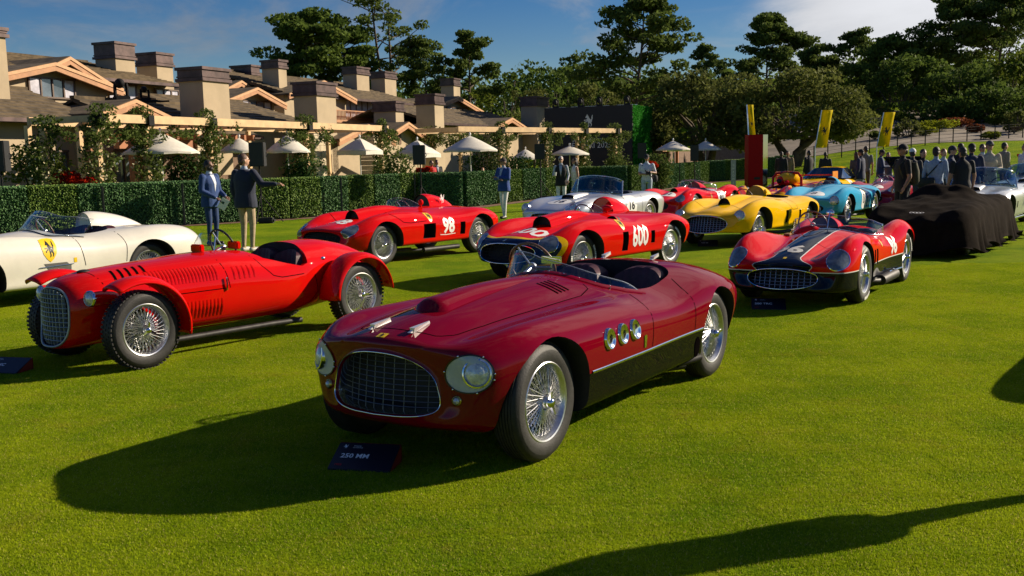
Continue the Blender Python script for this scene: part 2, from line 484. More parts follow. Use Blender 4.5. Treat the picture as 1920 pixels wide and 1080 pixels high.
# ---- wheels: meshes shared by every car
def make_wheel_meshes(kind):
    """wheel at origin, axis y, outer face towards +y; tyre radius .335"""
    out = {}
    R = .335
    t = MB()
    w = .085
    prof = [(.205, -w * .75), (.225, -w * .95), (.27, -w * 1.06), (.31, -w * .95), (.328, -w * .72)]
    if kind == 'knob':
        prof += [(.331, -w * .6), (.331, w * .6)]
    else:
        for gy in (-.62, -.40, -.18, .04, .26, .48):
            a = w * gy; prof += [(.335, a), (.335, a + w * .15), (.329, a + w * .155), (.329, a + w * .215)]
    prof += [(.328, w * .72), (.31, w * .95), (.297, w * 1.0), (.295, w * 1.02), (.288, w * 1.03), (.27, w * 1.06), (.24, w * 1.0), (.228, w * .95), (.226, w * .90), (.214, w * .88), (.205, w * .75)]
    t.lathe(prof, 72, closed=True)
    if kind == 'knob':
        nb = 54
        for i in range(nb):
            a = 2 * math.pi * i / nb
            for yy, sh in ((-.062, 0), (-.02, .5), (.022, 0), (.064, .5)):
                b = a + sh * 2 * math.pi / nb
                T = Matrix.Rotation(-b, 4, 'Y') @ Matrix.Translation((.331, yy, 0))
                t.box((0, 0, 0), (.010, .034, .022), T)
    out['tyre'] = t.mesh('tyre')
    r = MB()
    r.lathe([(.226, .070), (.228, .078), (.221, .083), (.212, .080), (.206, .068), (.196, .055), (.190, .03), (.190, -.05), (.205, -.075), (.215, -.078), (.222, -.07), (.206, -.05), (.200, 0), (.206, .05)], 64, closed=True)
    out['rim'] = r.mesh('rim')
    s = MB()
    n = 30 if kind != 'alloy' else 0
    for i in range(n):
        a = 2 * math.pi * i / n
        for sgn, yo, yi, rr, sk in ((1, .045, .075, .045, .55), (-1, .0, -.055, .055, .5)):
            for q in (-1, 1):
                p0 = (.191 * math.cos(a + .04 * q), yo + .012 * q, .191 * math.sin(a + .04 * q))
                b = a + q * sk
                p1 = (rr * math.cos(b), yi, rr * math.sin(b))
                s.tube([p0, p1], .0026, 5, cap=False)
    for i in range(n):
        a = 2 * math.pi * i / n
        s.ell((.188 * math.cos(a), .045, .188 * math.sin(a)), (.005, .005, .005), 5, 4)
    out['spokes'] = s.mesh('spokes')
    h = MB()
    h.lathe([(0, .10), (.028, .10), (.036, .09), (.040, .07), (.043, .02), (.055, -.03), (.075, -.06), (.075, -.07), (0, -.07)], 24)
    out['hub'] = h.mesh('hub')
    k = MB()
    k.lathe([(0, .128), (.014, .127), (.024, .120), (.030, .108), (.032, .098), (.028, .095)], 20)
    for i in range(3 if kind == 'knob' else 2):
        a = i * 2 * math.pi / (3 if kind == 'knob' else 2) + .5
        T = Matrix.Rotation(-a, 4, 'Y')
        k.add([(.022, .100, -.014), (.022, .100, .014), (.072, .118, .009), (.072, .118, -.009), (.022, .116, -.012), (.022, .116, .012), (.070, .126, .007), (.070, .126, -.007)],
              [(0, 1, 2, 3), (7, 6, 5, 4), (0, 4, 5, 1), (1, 5, 6, 2), (2, 6, 7, 3), (3, 7, 4, 0)], T)
    out['spinner'] = k.mesh('spinner')
    d = MB()
    d.lathe([(.0, -.055), (.165, -.055), (.165, -.10), (0, -.10)], 24)
    out['brake_drum'] = d.mesh('brake_drum')
    if kind == 'alloy':
        a = MB()
        for i in range(10):
            T = Matrix.Rotation(2 * math.pi * i / 10, 4, 'Y')
            a.box((.115, .03, 0), (.16, .03, .035), T)
        out['spokes'] = a.mesh('spokes')
    for key, me in out.items():
        me.polygons.foreach_set('use_smooth', [True] * len(me.polygons)); me.set_sharp_from_angle(angle=math.radians(40))
        me.materials.append({'tyre': M_RUB, 'rim': M_ALU, 'spokes': M_SPOKE, 'hub': M_ALU, 'spinner': M_CHROME, 'brake_drum': M_DARK}[key])
    return out
WHEELS = {k: make_wheel_meshes(k) for k in ('road', 'knob', 'alloy')}

def wheel(parent, x, y, r=.335, kind='road', rim=1., steer=0., wide=1., white=False):
    e = empty('wheel', (x, y, r), 0, parent)
    sg = 1 if y > 0 else -1
    e.rotation_euler = (0, random.uniform(0, 6.28), (0 if sg > 0 else math.pi) + steer)
    e.rotation_mode = 'XYZ'
    e.matrix_local = Matrix.Translation((x, y, r)) @ Matrix.Rotation((0 if sg > 0 else math.pi) + steer, 4, 'Z') @ Matrix.Rotation(random.uniform(0, 6.28), 4, 'Y')
    for k, me in WHEELS[kind].items():
        o = link(k, me, None, e)
        f = r / .335
        o.scale = (f, f * wide, f)
    if white:   # painted maker's lettering round the side wall
        for a0 in (.7, 3.8):
            mb = MB()
            for i, wd in enumerate((.02, .014, .02, .012, .018, .02, .014, .018, .02, .012)):
                a = a0 + i * .085
                T = Matrix.Rotation(-a, 4, 'Y') @ Matrix.Translation((.278 * r / .335, .094 * wide * r / .335, 0))
                mb.box((0, 0, 0), (.030, .004, wd), T)
            mb.build('tyre_lettering', M_WHITE, e)
    return e

def superellipse(cx, cy, a, b, pw=2.5, n=40):
    out = []
    for i in range(n):
        t = 2 * math.pi * i / n; c, s = math.cos(t), math.sin(t)
        out.append((cx + a * math.copysign(abs(c)**(2 / pw), c), cy + b * math.copysign(abs(s)**(2 / pw), s)))
    return out

def closed_spline(P, per=4):
    n = len(P); out = []; P = [np.array(p, float) for p in P]
    for i in range(n):
        p0, p1, p2, p3 = P[i - 1], P[i], P[(i + 1) % n], P[(i + 2) % n]
        for k in range(per):
            t = k / per; q = .5 * ((2 * p1) + (p2 - p0) * t + (2 * p0 - 5 * p1 + 4 * p2 - p3) * t * t + (3 * p1 - p0 - 3 * p2 + p3) * t**3); out.append((q[0], q[1]))
    return out
def make_body(root, spec, pm):
    V, F, mi = body_mesh(spec)
    me = bpy.data.meshes.new('body'); me.from_pydata(V, [], F); me.polygons.foreach_set('material_index', mi); me.update()
    me.materials.append(pm); me.materials.append(M_DARK); me.materials.append(M_CARPET); me.materials.append(M_CHROME)
    o = bpy.data.objects.new('body', me); COL.objects.link(o)
    surf = Surf(V, F)
    cut = MB(); cut.m = 0
    wb = spec['wb']
    for (wx, r, yi, wz) in ((spec.get('afx', 0.), spec.get('arf', .385), .47, .335), (-wb, spec.get('arr', .385), .47, .335)):
        for sgn in (1, -1):
            ex = spec.get('archx', 1.0)
            prof = [(0, sgn * yi), (r * .96, sgn * yi), (r, sgn * (yi + .03)), (r, sgn * 1.2), (0, sgn * 1.2)]
            if sgn < 0: prof = prof[::-1]
            vs = []; fs = []
            n = 40
            c = MB(); c.lathe(prof[1:-1], n)
            k = 3
            base = [tuple((p[0] * ex + wx, p[1], p[2] + wz)) for p in c.v]
            fs = [tuple(f) for f in c.f]
            fs.append(tuple(i * k for i in range(n)))
            fs.append(tuple(i * k + k - 1 for i in range(n - 1, -1, -1)))
            cut.add(base, fs)
    if spec.get('cockpit'):
        cut.m = 1
        poly = closed_spline(spec['cockpit'])
        cut.prism(poly, 1.5, Matrix.Translation((0, 0, spec.get('floor', .36))))
    for extra in spec.get('vents', []):     # side vents: (x0,x1,z0,z1,depth y, side)
        cut.m = 0
        x0, x1, z0, z1, yi, sgn = extra
        cut.box(((x0 + x1) / 2, sgn * (yi + 1.2) / 2, (z0 + z1) / 2), (x1 - x0, 1.2 - yi, z1 - z0))
    cm = cut.mesh('cutter'); cm.materials.append(M_DARK); cm.materials.append(M_CARPET)
    b = bmesh.new(); b.from_mesh(cm); bmesh.ops.recalc_face_normals(b, faces=b.faces[:]); b.to_mesh(cm); b.free()
    b = bmesh.new(); b.from_mesh(me); bmesh.ops.recalc_face_normals(b, faces=b.faces[:]); b.to_mesh(me); b.free()
    co = bpy.data.objects.new('cutter', cm)
    md = o.modifiers.new('cut', 'BOOLEAN'); md.operation = 'DIFFERENCE'; md.object = co; md.solver = 'EXACT'; md.material_mode = 'TRANSFER'
    ev = evaluated(o, co)
    o.modifiers.clear(); bpy.data.objects.remove(co)
    o.data = ev
    ev.polygons.foreach_set('use_smooth', [True] * len(ev.polygons)); ev.set_sharp_from_angle(angle=math.radians(38))
    o.parent = root
    return o, surf

def grille(body, spec, bars=(9, 7), m=None, recess=-.055, rim=True, wr=.0035, sc=.95):
    m = m or M_WIRE
    mx, mz, ma, mb_, mn, lean = spec['mouth']
    g = MB()
    a, b = ma * sc, mb_ * sc
    ms = spec.get('msweep', .04)
    def X(y, z): return mx + recess + lean * z / mb_ - ms * (y / ma)**2
    nv, nh = bars
    out = [mouth_yz(spec, math.cos(t), math.sin(t)) for t in np.linspace(-math.pi / 2, math.pi / 2, 121)]
    oy = np.array([p[0] for p in out]) * sc; oz = np.array([p[1] for p in out]) * sc
    k0 = int(oy.argmax())
    for i in range(nv):
        y = a * (-1 + 2 * (i + 1) / (nv + 1)); ya = min(abs(y), oy.max() * .999)
        lo = np.interp(ya, oy[:k0 + 1], oz[:k0 + 1]); hi = np.interp(ya, oy[k0:][::-1], oz[k0:][::-1])
        if hi - lo > .02: g.tube([(X(y, z), y, mz + z) for z in np.linspace(lo, hi, 7)], wr, 5)
    for i in range(nh):
        z = b * (-1 + 2 * (i + 1) / (nh + 1)); yy = np.interp(z, oz, oy)
        g.tube([(X(y, z) + .006, y, mz + z) for y in np.linspace(-yy, yy, 11)], wr, 5)
    o = g.build('grille', m, body, smooth=60)
    if rim:
        r = MB(); pts = []
        for i in range(65):
            t = 2 * math.pi * i / 64; c, s = math.cos(t), math.sin(t)
            y, z = mouth_yz(spec, c, s)
            pts.append((mx + .004 + lean * z / mb_ - ms * (y / ma)**2, y, mz + z))
        r.tube(pts, .007 if rim is True else rim, 6, cap=False)
        r.build('grille_surround', M_CHROME, body, smooth=60)
    return o

def screen(root, surf, plan, heights, rake=.06, m=None, frame=False, n=40, inward=.02, base_off=.004, edge=True, name='windscreen'):
    """curved plexiglass: plan polyline (x,y), heights at those points; rake leans it rearwards"""
    P = np.array(plan, float); Hh = np.array(heights, float)
    L = np.concatenate([[0], np.cumsum(np.linalg.norm(np.diff(P, axis=0), axis=1))])
    q = np.linspace(0, L[-1], n)
    X = pchip(L, np.column_stack([P, Hh]), q)
    vs = []; fs = []; k = 5
    topp = []; botp = []
    for i in range(n):
        x, y, h = X[i]
        c, nn = surf.top(x, y)
        for j in range(k):
            t = j / (k - 1)
            vs.append((x - rake * t * h / .2, y - inward * t * np.sign(y) * abs(y) * 2, c.z + base_off + h * t))
        botp.append(Vector(vs[-k])); topp.append(Vector(vs[-1]))
    for i in range(n - 1):
        for j in range(k - 1):
            fs.append((i * k + j, (i + 1) * k + j, (i + 1) * k + j + 1, i * k + j + 1))
    mb = MB(); mb.add(vs, fs)
    o = mb.build(name, m or M_GLASS, root, smooth=180)
    sol = o.modifiers.new('thickness', 'SOLIDIFY'); sol.thickness = .004
    if edge:
        e = MB(); e.tube(botp, .008, 6); e.build('screen_seal', M_BLACKP if edge == 'black' else M_CHROME, o, smooth=60)
    if frame:
        e = MB(); e.tube([botp[0]] + topp + [botp[-1]], .010, 6); e.build('screen_frame', M_CHROME, o, smooth=60)
    else:
        e = MB(); e.tube(topp, .0028, 5); e.build('screen_edge', M_BUCKET, o, smooth=60)
    if not frame:
        r = MB()
        for i in range(1, n, 3):
            r.ell(botp[i] + Vector((.006, 0, .012)), (.005, .005, .005), 6, 4)
        r.build('screw', M_CHROME, o, smooth=180)['kind'] = 'stuff'
    return o

def steering(root, c, r=.19, tilt=.42, wood=True):
    e = empty('steering_wheel', c, 0, root)
    e.rotation_euler = (0, -(math.pi / 2 - tilt), 0)
    t = MB(); t.lathe([(r + .011 * math.cos(a), .011 * math.sin(a)) for a in np.linspace(0, 2 * math.pi, 9)[:-1]], 40, closed=True, axis='z')
    t.build('wheel_rim', M_WOOD if wood else M_BLKLEATHER, e, smooth=180)
    s = MB()
    for a in (math.pi / 2, math.pi / 2 + 2.1, math.pi / 2 - 2.1):
        s.tube([(0, 0, -.01), (r * math.cos(a), r * math.sin(a), 0)], .007, 6)
    s.lathe([(0, .012), (.03, .010), (.035, -.01), (0, -.02)], 16, axis='z')
    s.tube([(0, 0, 0), (0, 0, -.35)], .016, 8)
    s.build('spoke', M_ALU, e, smooth=50)
    return e

def seat(root, x, y, z0=.38, w=.40, h=.42, m=None, ribs=6, lean=.16):
    """bucket seat with fluted back"""
    e = empty('seat', (x, y, z0), 0, root)
    b = MB(); nu, nv = ribs * 4, 12
    vs = []; fs = []
    for j in range(nv + 1):
        t = j / nv
        for i in range(nu + 1):
            s = -1 + 2 * i / nu
            zz = h * t * (1 - .13 * abs(s)**3 * t)
            wrap = .09 * abs(s)**2.2
            fl = .010 * abs(math.sin(math.pi * (s + 1) / 2 * ribs)) * (1 if t < .93 else .3)
            hw = w / 2 * (1 - .16 * t**2.5)
            vs.append((-lean * t + wrap + fl, s * hw, zz))
    o = len(vs)
    for j in range(nv + 1):
        t = j / nv
        for i in range(nu + 1):
            s = -1 + 2 * i / nu
            zz = h * t * (1 - .13 * abs(s)**3 * t) + (.01 if j == nv else 0)
            hw = w / 2 * (1 - .16 * t**2.5) + .015
            vs.append((-lean * t - .07, s * hw, zz))
    k = nu + 1
    for j in range(nv):
        for i in range(nu):
            fs.append((j * k + i, j * k + i + 1, (j + 1) * k + i + 1, (j + 1) * k + i))
            fs.append((o + j * k + i + 1, o + j * k + i, o + (j + 1) * k + i, o + (j + 1) * k + i + 1))
        fs.append((j * k, (j + 1) * k, o + (j + 1) * k, o + j * k)); fs.append((j * k + nu, o + j * k + nu, o + (j + 1) * k + nu, (j + 1) * k + nu))
    for i in range(nu): fs.append((nv * k + i, nv * k + i + 1, o + nv * k + i + 1, o + nv * k + i))
    b.add(vs, fs); b.build('backrest', m or M_LEATHER, e, smooth=60)
    c = MB(); c.box((.20, 0, .03), (.42, w * .95, .10)); c.build('cushion', m or M_LEATHER, e, smooth=50, bevel=.03)
    return e

def headrest(body, surf, x0, y0, L=.9, w=.20, h=.20, m=None, face=None, drop=.0):
    """streamlined fairing behind the driver: blunt open front, tapering tail"""
    nu, nv = 22, 15
    vs = []; fs = []
    for i in range(nu + 1):
        t = i / nu
        ww = w * (1 - t**2.6 * .92); hh = h * (1 - t**1.9) + .004
        rise = 1 if t > .08 else .93 + .07 * t / .08
        for j in range(nv + 1):
            a = math.pi * j / nv
            x = x0 - L * t; y = y0 + ww * math.cos(a)
            base = surf.top(x, y0)[0].z - drop
            vs.append((x, y, base - .05 + (hh * rise + .05) * abs(math.sin(a))**.8))
    k = nv + 1
    for i in range(nu):
        for j in range(nv): fs.append((i * k + j, (i + 1) * k + j, (i + 1) * k + j + 1, i * k + j + 1))
    b = MB(); b.add(vs, fs)
    # recessed padded face
    f = [(vs[j][0] - .03, y0 + (vs[j][1] - y0) * .93, vs[j][2] * .985 + .004) for j in range(nv + 1)]
    o = b.build('headrest', m, body, smooth=40)
    c = MB(); c.add([vs[j] for j in range(nv + 1)] + f, [(j, j + 1, k + j + 1, k + j) for j in range(nv)] + [tuple(k + j for j in range(nv + 1))])
    c.build('headrest_face', face or M_LEATHER, o, smooth=40)
    return o

def lamp_cover(body, surf, cy, cz, a, b, d=(-1, 0, 0), m=None, off=.006, ring=True, cx=.6, rot=0.):
    """glass fairing over a headlamp that follows the wing"""
    for sgn in (1, -1):
        dd = Vector((d[0], d[1] * sgn, d[2])).normalized()
        z = -dd; xax = Vector((0, 0, 1)).cross(z).normalized(); yax = z.cross(xax)
        T = Matrix((xax, yax, z)).transposed().to_4x4(); T.translation = Vector((cx, cy * sgn, cz)) - dd * 1.5
        T = T @ Matrix.Rotation(rot * sgn, 4, 'Z')
        me = disc_mesh(a, b, 40, 7)
        surf.wrap(me, T, dd, off)
        # bulge the cover outwards a little
        for v in me.vertices: pass
        o = link('headlamp', me, m or M_LAMPCOV, body, smooth=180)
        if ring:
            me2 = disc_mesh(a * 1.06, b * 1.06, 40, 1, hole=.94); surf.wrap(me2, T, dd, off + .002)
            link('lamp_ring', me2, ring if not isinstance(ring, bool) else M_CHROME, o, smooth=180)
            r = MB()
            for i in range(0, 40, 5):
                r.ell(me2.vertices[40 + i].co, (.006, .006, .006), 6, 4)
            r.build('screw', M_CHROME, o, smooth=180)['kind'] = 'stuff'

def round_lamp(body, surf, cy, cz, r=.09, d=(-1, 0, 0), out=.03, m=None, both=True, name='headlamp', cx=.6):
    for sgn in ((1, -1) if both else (1,)):
        dd = Vector((d[0], d[1] * sgn, d[2])).normalized()
        h = surf.b.ray_cast(Vector((cx, cy * sgn, cz)) - dd * 2, dd)
        if h[0] is None: continue
        p = h[0] - dd * out
        q = (-dd).to_track_quat('Z', 'Y').to_matrix().to_4x4(); q.translation = p
        b = MB(); b.lathe([(0, r * .32), (r * .45, r * .27), (r * .78, r * .14), (r * .9, 0)], 28, T=q, axis='z')
        o = b.build(name, M_LENS, body, smooth=180)
        b = MB(); b.lathe([(r * .88, .0), (r * .93, .014), (r * 1.02, .010), (r * 1.06, -.02), (r * 1.05, -.12), (r * .88, -.12)], 32, T=q, axis='z', closed=True)
        b.build('lamp_rim', m or M_CHROME, o, smooth=50)

def number(body, surf, txt, T, d, size, m=None, roundel=None, italic=0., bold=.01, off=.003, rm=None, sx=1., pw=2.):
    if roundel:
        me = disc_mesh(roundel[0], roundel[1], 44, 6, pw=pw); surf.wrap(me, T, d, off)
        link('roundel', me, rm or M_WHITE, body, smooth=180)
        off += .003
    if txt:
        me = subdivide(text_mesh(txt, size, italic, bold), .05)
        if sx != 1.:
            for v in me.vertices: v.co.x *= sx
        surf.wrap(me, T, d, off)
        link('racing_number', me, m or M_WHITE, body, smooth=180)

def badge(body, surf, T, d, s=.12, off=.004, shield=True, horse=M_BLACKP, base=M_YEL):
    if shield:
        me = poly_mesh([(x * s * 1.0, y * s * 1.25) for x, y in SHIELD], .03); surf.wrap(me, T, d, off); link('shield_badge', me, base, body, smooth=180)
    me = poly_mesh([(x * s * .8, y * s * .95) for x, y in HORSE], .04); surf.wrap(me, T, d, off + .003); link('horse_emblem', me, horse, body)

def frame_T(c, xa, ya):
    """matrix whose local x/y follow xa/ya at c"""
    xa = Vector(xa).normalized(); ya = Vector(ya).normalized(); za = xa.cross(ya)
    T = Matrix((xa, ya, za)).transposed().to_4x4(); T.translation = Vector(c); return T
SHOULDER_T = lambda x, z, y=.75: frame_T(Vector((x, y, z)) + Vector((0, .80, .60)), (-1, 0, 0), (0, -.60, .80))     # for marks on the curve of the wing top
SHOULDER_D = (0, -.80, -.60)
LEFT_T = lambda x, z: frame_T((x, 2, z), (-1, 0, 0), (0, 0, 1))       # seen from the car's left side
HOOD_T = lambda x, y=0., a=0.: frame_T((x, y, 2), (math.sin(a), math.cos(a), 0), (-math.cos(a), math.sin(a), 0))   # read from in front of the car

def exhaust(root, pts, r=.035):
    b = MB(); b.tube(pts, r, 10); return b.build('exhaust_pipe', M_EXH, root, smooth=50)

def new_car(name, label, o, heading, group='classic racing cars parked in rows on the lawn'):
    r = empty(name, (o[0], o[1], ground_z(o[0], o[1])), math.radians(heading))
    return tag(r, label, 'car', group)

def four_wheels(root, spec, r=.335, kind='road', y=.61, wide=1., white=False, steer=0.):
    for x in (0., -spec['wb']):
        for s in (1, -1):
            wheel(root, x, s * spec.get('track', y), r, kind, wide=wide, white=white and s > 0, steer=steer if x == 0 else 0.)
# ================================================================== SKY
def build_world():
    nt = wn
    sk = nt.nodes.new('ShaderNodeTexSky'); sk.sky_type = 'NISHITA'; sk.sun_disc = False
    sk.sun_elevation = SUN_EL; sk.sun_rotation = SUN_AZ; sk.air_density = 1.0; sk.dust_density = .15; sk.ozone_density = 3.0; sk.altitude = 200
    co = coords(nt, 'Generated')
    x, y, z = xyz(nt, co)
    m = nt.nodes.new('ShaderNodeMapping'); m.inputs['Scale'].default_value = (1., 1., 2.2); nt.links.new(co, m.inputs[0])
    n1 = noise(nt, m.outputs[0], 4.2, 7, .62, .4); n2 = noise(nt, m.outputs[0], 1.7, 3, .5)
    side = x.ramp(.12, .36) * (1 - x.ramp(.55, .85)) * y.ramp(-.2, .4)            # a cloud bank stands over the trees
    cov = (n1 * .62 + n2 * .38 + side * .34 - z * .10)
    mask = cov.ramp(.60, .86).mx(noise(nt, m.outputs[0], 5.5, 7, .62, .6).ramp(.44, .66) * .55 * n2.ramp(.34, .56))
    lum = (n1.ramp(.3, .75, 3.2, 6.0) + side * 5.5)
    cc = nt.nodes.new('ShaderNodeCombineXYZ')
    for i, k in enumerate((1., 1.0, 1.03)): nt.links.new((lum * k).k, cc.inputs[i])
    hs = nt.nodes.new('ShaderNodeHueSaturation'); hs.inputs['Saturation'].default_value = 1.5; hs.inputs['Hue'].default_value = .518; hs.inputs['Value'].default_value = .93; nt.links.new(sk.outputs[0], hs.inputs['Color'])
    col = mixc(nt, mask * .92, hs.outputs[0], cc.outputs[0])
    bg = nt.nodes.new('ShaderNodeBackground'); bg.inputs[1].default_value = .05
    nt.links.new(col, bg.inputs[0])
    wo = nt.nodes.new('ShaderNodeOutputWorld'); nt.links.new(bg.outputs[0], wo.inputs[0])
build_world()

# ================================================================== GROUND
def turf_colour(nt, pos):
    n1 = noise(nt, pos, .7, 6, .7); n2 = noise(nt, pos, 2.2, 5, .7); n3 = noise(nt, pos, 140., 2, .7); n4 = noise(nt, pos, 34., 3, .6)
    c = mixc(nt, n1.ramp(.38, .62), (.125, .220, .007), (.280, .350, .012))
    c = mixc(nt, n2.ramp(.52, .78) * .75, c, (.26, .22, .03))
    c = mixc(nt, n4.ramp(.35, .7) * .45, c, (.105, .185, .007))
    c = mixc(nt, n3.ramp(.3, .75) * .4, c, (.085, .135, .006))
    return c, n3, n4
def turf_mat():
    m = bpy.data.materials.new('mown turf'); m.use_nodes = True; nt = m.node_tree; p = nt.nodes['Principled BSDF']
    g = nt.nodes.new('ShaderNodeNewGeometry')
    c, n3, n4 = turf_colour(nt, g.outputs['Position'])
    nt.links.new(c, p.inputs['Base Color']); p.inputs['Roughness'].default_value = .9; p.inputs['Specular IOR Level'].default_value = .02
    nt.links.new(bump(nt, n3 * .6 + n4 * .5, .9, .03), p.inputs['Normal'])
    return m
def blade_mat():
    m = bpy.data.materials.new('grass blade'); m.use_nodes = True; nt = m.node_tree; nt.nodes.clear()
    g = nt.nodes.new('ShaderNodeNewGeometry')
    c, n3, n4 = turf_colour(nt, g.outputs['Position'])
    r = N(nt, g.outputs['Random Per Island'])
    g2 = nt.nodes.new('ShaderNodeMix'); g2.data_type = 'RGBA'; g2.blend_type = 'MULTIPLY'; g2.inputs[0].default_value = 1.; nt.links.new(c, g2.inputs[6]); g2.inputs[7].default_value = (1.55, 1.45, 1.1, 1); c = g2.outputs[2]
    n6 = noise(nt, g.outputs['Position'], 105., 3, .7)
    c = mixc(nt, n6.ramp(.50, .74) * .6, c, (.085, .130, .005))
    c = mixc(nt, r.ramp(.25, 1.) * .75 * n6.ramp(.66, .40), c, (.56, .66, .025))
    c = mixc(nt, r.gt(.93), c, (.58, .50, .14))
    d = nt.nodes.new('ShaderNodeBsdfDiffuse'); t = nt.nodes.new('ShaderNodeBsdfTranslucent'); x = nt.nodes.new('ShaderNodeMixShader'); o = nt.nodes.new('ShaderNodeOutputMaterial')
    nt.links.new(c, d.inputs[0]); nt.links.new(c, t.inputs[0]); x.inputs[0].default_value = .42
    nt.links.new(d.outputs[0], x.inputs[1]); nt.links.new(t.outputs[0], x.inputs[2]); nt.links.new(x.outputs[0], o.inputs[0])
    return m
TURF = turf_mat()

def build_ground():
    xs = sorted(set(list(np.arange(-30, 46, 2.)) + list(np.arange(-120, -30, 10.)) + list(np.arange(46, 140, 6.)) + [-900, -600, -300, -200, 200, 300, 600, 900]))
    ys = sorted(set(list(np.arange(-10, 120, 2.)) + list(np.arange(120, 300, 15.)) + [-300, -100, -40, 400, 600, 1000, 1600]))
    b = MB(); nx = len(xs)
    b.add([(x, y, ground_z(x, y)) for y in ys for x in xs], [(j * nx + i, j * nx + i + 1, (j + 1) * nx + i + 1, (j + 1) * nx + i) for j in range(len(ys) - 1) for i in range(nx - 1)])
    o = b.build('lawn', TURF, smooth=180); o['kind'] = 'structure'
    # short blades over the near turf: one patch mesh instanced by geometry nodes
    rng = np.random.default_rng(3); n = 8500; S = .5
    px = rng.uniform(-S / 2, S / 2, n); py = rng.uniform(-S / 2, S / 2, n); h = rng.uniform(.003, .012, n); a = rng.uniform(0, 6.28, n); l = rng.normal(0, .0055, (n, 2)); w = rng.uniform(.0011, .0026, n)
    V = np.zeros((n, 3, 3))
    V[:, 0] = np.column_stack([px - w * np.cos(a), py - w * np.sin(a), np.zeros(n)]); V[:, 1] = np.column_stack([px + w * np.cos(a), py + w * np.sin(a), np.zeros(n)]); V[:, 2] = np.column_stack([px + l[:, 0], py + l[:, 1], h])
    me = bpy.data.meshes.new('turf_patch'); me.from_pydata(V.reshape(-1, 3).tolist(), [], np.arange(3 * n).reshape(-1, 3).tolist()); me.materials.append(blade_mat())
    patch = bpy.data.objects.new('turf_patch', me)          # not linked: only a source for the instances
    pts = []
    y = 3.0
    while y < 15:
        hw = y * .56 + .8; x = -hw
        while x < hw:
            pts.append((x + rng.uniform(-.06, .06), y + rng.uniform(-.06, .06), 0)); x += .40
        y += .40
    gm = bpy.data.meshes.new('grass'); gm.from_pydata(pts, [], [])
    go = bpy.data.objects.new('grass', gm); COL.objects.link(go); go['kind'] = 'stuff'; go['label'] = 'short mown grass blades of the near lawn'
    ng = bpy.data.node_groups.new('turf', 'GeometryNodeTree')
    ng.interface.new_socket('Geometry', in_out='INPUT', socket_type='NodeSocketGeometry'); ng.interface.new_socket('Geometry', in_out='OUTPUT', socket_type='NodeSocketGeometry')
    gi = ng.nodes.new('NodeGroupInput'); gq = ng.nodes.new('NodeGroupOutput'); ip = ng.nodes.new('GeometryNodeInstanceOnPoints'); oi = ng.nodes.new('GeometryNodeObjectInfo')
    oi.inputs['Object'].default_value = patch; oi.inputs['As Instance'].default_value = True
    rv = ng.nodes.new('FunctionNodeRandomValue'); rv.data_type = 'INT'
    for q in rv.inputs:
        if q.enabled and q.name == 'Min': q.default_value = 0
        if q.enabled and q.name == 'Max': q.default_value = 3
    mu = ng.nodes.new('ShaderNodeMath'); mu.operation = 'MULTIPLY'; mu.inputs[1].default_value = math.pi / 2
    ng.links.new([q for q in rv.outputs if q.enabled][0], mu.inputs[0])
    cx = ng.nodes.new('ShaderNodeCombineXYZ'); ng.links.new(mu.outputs[0], cx.inputs[2])
    ng.links.new(gi.outputs[0], ip.inputs['Points']); ng.links.new(oi.outputs['Geometry'], ip.inputs['Instance']); ng.links.new(cx.outputs[0], ip.inputs['Rotation']); ng.links.new(ip.outputs[0], gq.inputs[0])
    md = go.modifiers.new('turf', 'NODES'); md.node_group = ng
build_ground()

# ================================================================== FOLIAGE
def leaf_mat(name, dark, light, trans=.3, scale=.8):
    if name in MATS: return MATS[name]
    m = bpy.data.materials.new(name); m.use_nodes = True; nt = m.node_tree; nt.nodes.clear()
    g = nt.nodes.new('ShaderNodeNewGeometry'); r = N(nt, g.outputs['Random Per Island'])
    n = noise(nt, g.outputs['Position'], scale, 3)
    c = mixc(nt, (r * .55 + n.ramp(.3, .7) * .45), dark, light)
    d = nt.nodes.new('ShaderNodeBsdfPrincipled'); t = nt.nodes.new('ShaderNodeBsdfTranslucent'); x = nt.nodes.new('ShaderNodeMixShader'); o = nt.nodes.new('ShaderNodeOutputMaterial')
    d.inputs['Roughness'].default_value = .7; d.inputs['Specular IOR Level'].default_value = .06
    nt.links.new(c, d.inputs['Base Color']); nt.links.new(c, t.inputs[0]); x.inputs[0].default_value = trans
    nt.links.new(d.outputs[0], x.inputs[1]); nt.links.new(t.outputs[0], x.inputs[2]); nt.links.new(x.outputs[0], o.inputs[0])
    MATS[name] = m
    return m
L_PINE = leaf_mat('pine needles', (0.045, 0.075, 0.018), (0.15, 0.2, 0.042), .38)
L_CYP = leaf_mat('cypress foliage', (0.04, 0.075, 0.016), (0.15, 0.21, 0.038), .38)
L_OAK = leaf_mat('oak leaves', (0.055, 0.07, 0.018), (0.185, 0.2, 0.05), .38)
L_BRIGHT = leaf_mat('bright shrub leaves', (.05, .09, .012), (.17, .20, .025), .4)
L_VINE = leaf_mat('vine leaves', (.03, .06, .012), (.16, .20, .05), .35, 3.)
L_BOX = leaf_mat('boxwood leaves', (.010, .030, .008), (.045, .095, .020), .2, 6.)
L_BLOOM = leaf_mat('pale blossom', (.45, .40, .22), (.75, .68, .48), .3, 3.)
L_RED = leaf_mat('red flower', (.35, .01, .005), (.6, .04, .01), .3, 3.)
L_RUST = leaf_mat('rust red shrub', (.10, .03, .012), (.30, .09, .03), .3)
L_LIME = leaf_mat('yellow green shrub', (.12, .16, .01), (.32, .34, .02), .4)
L_ASTRO = leaf_mat('bright artificial leaves', (.02, .16, .015), (.07, .36, .04), .25, 6.)
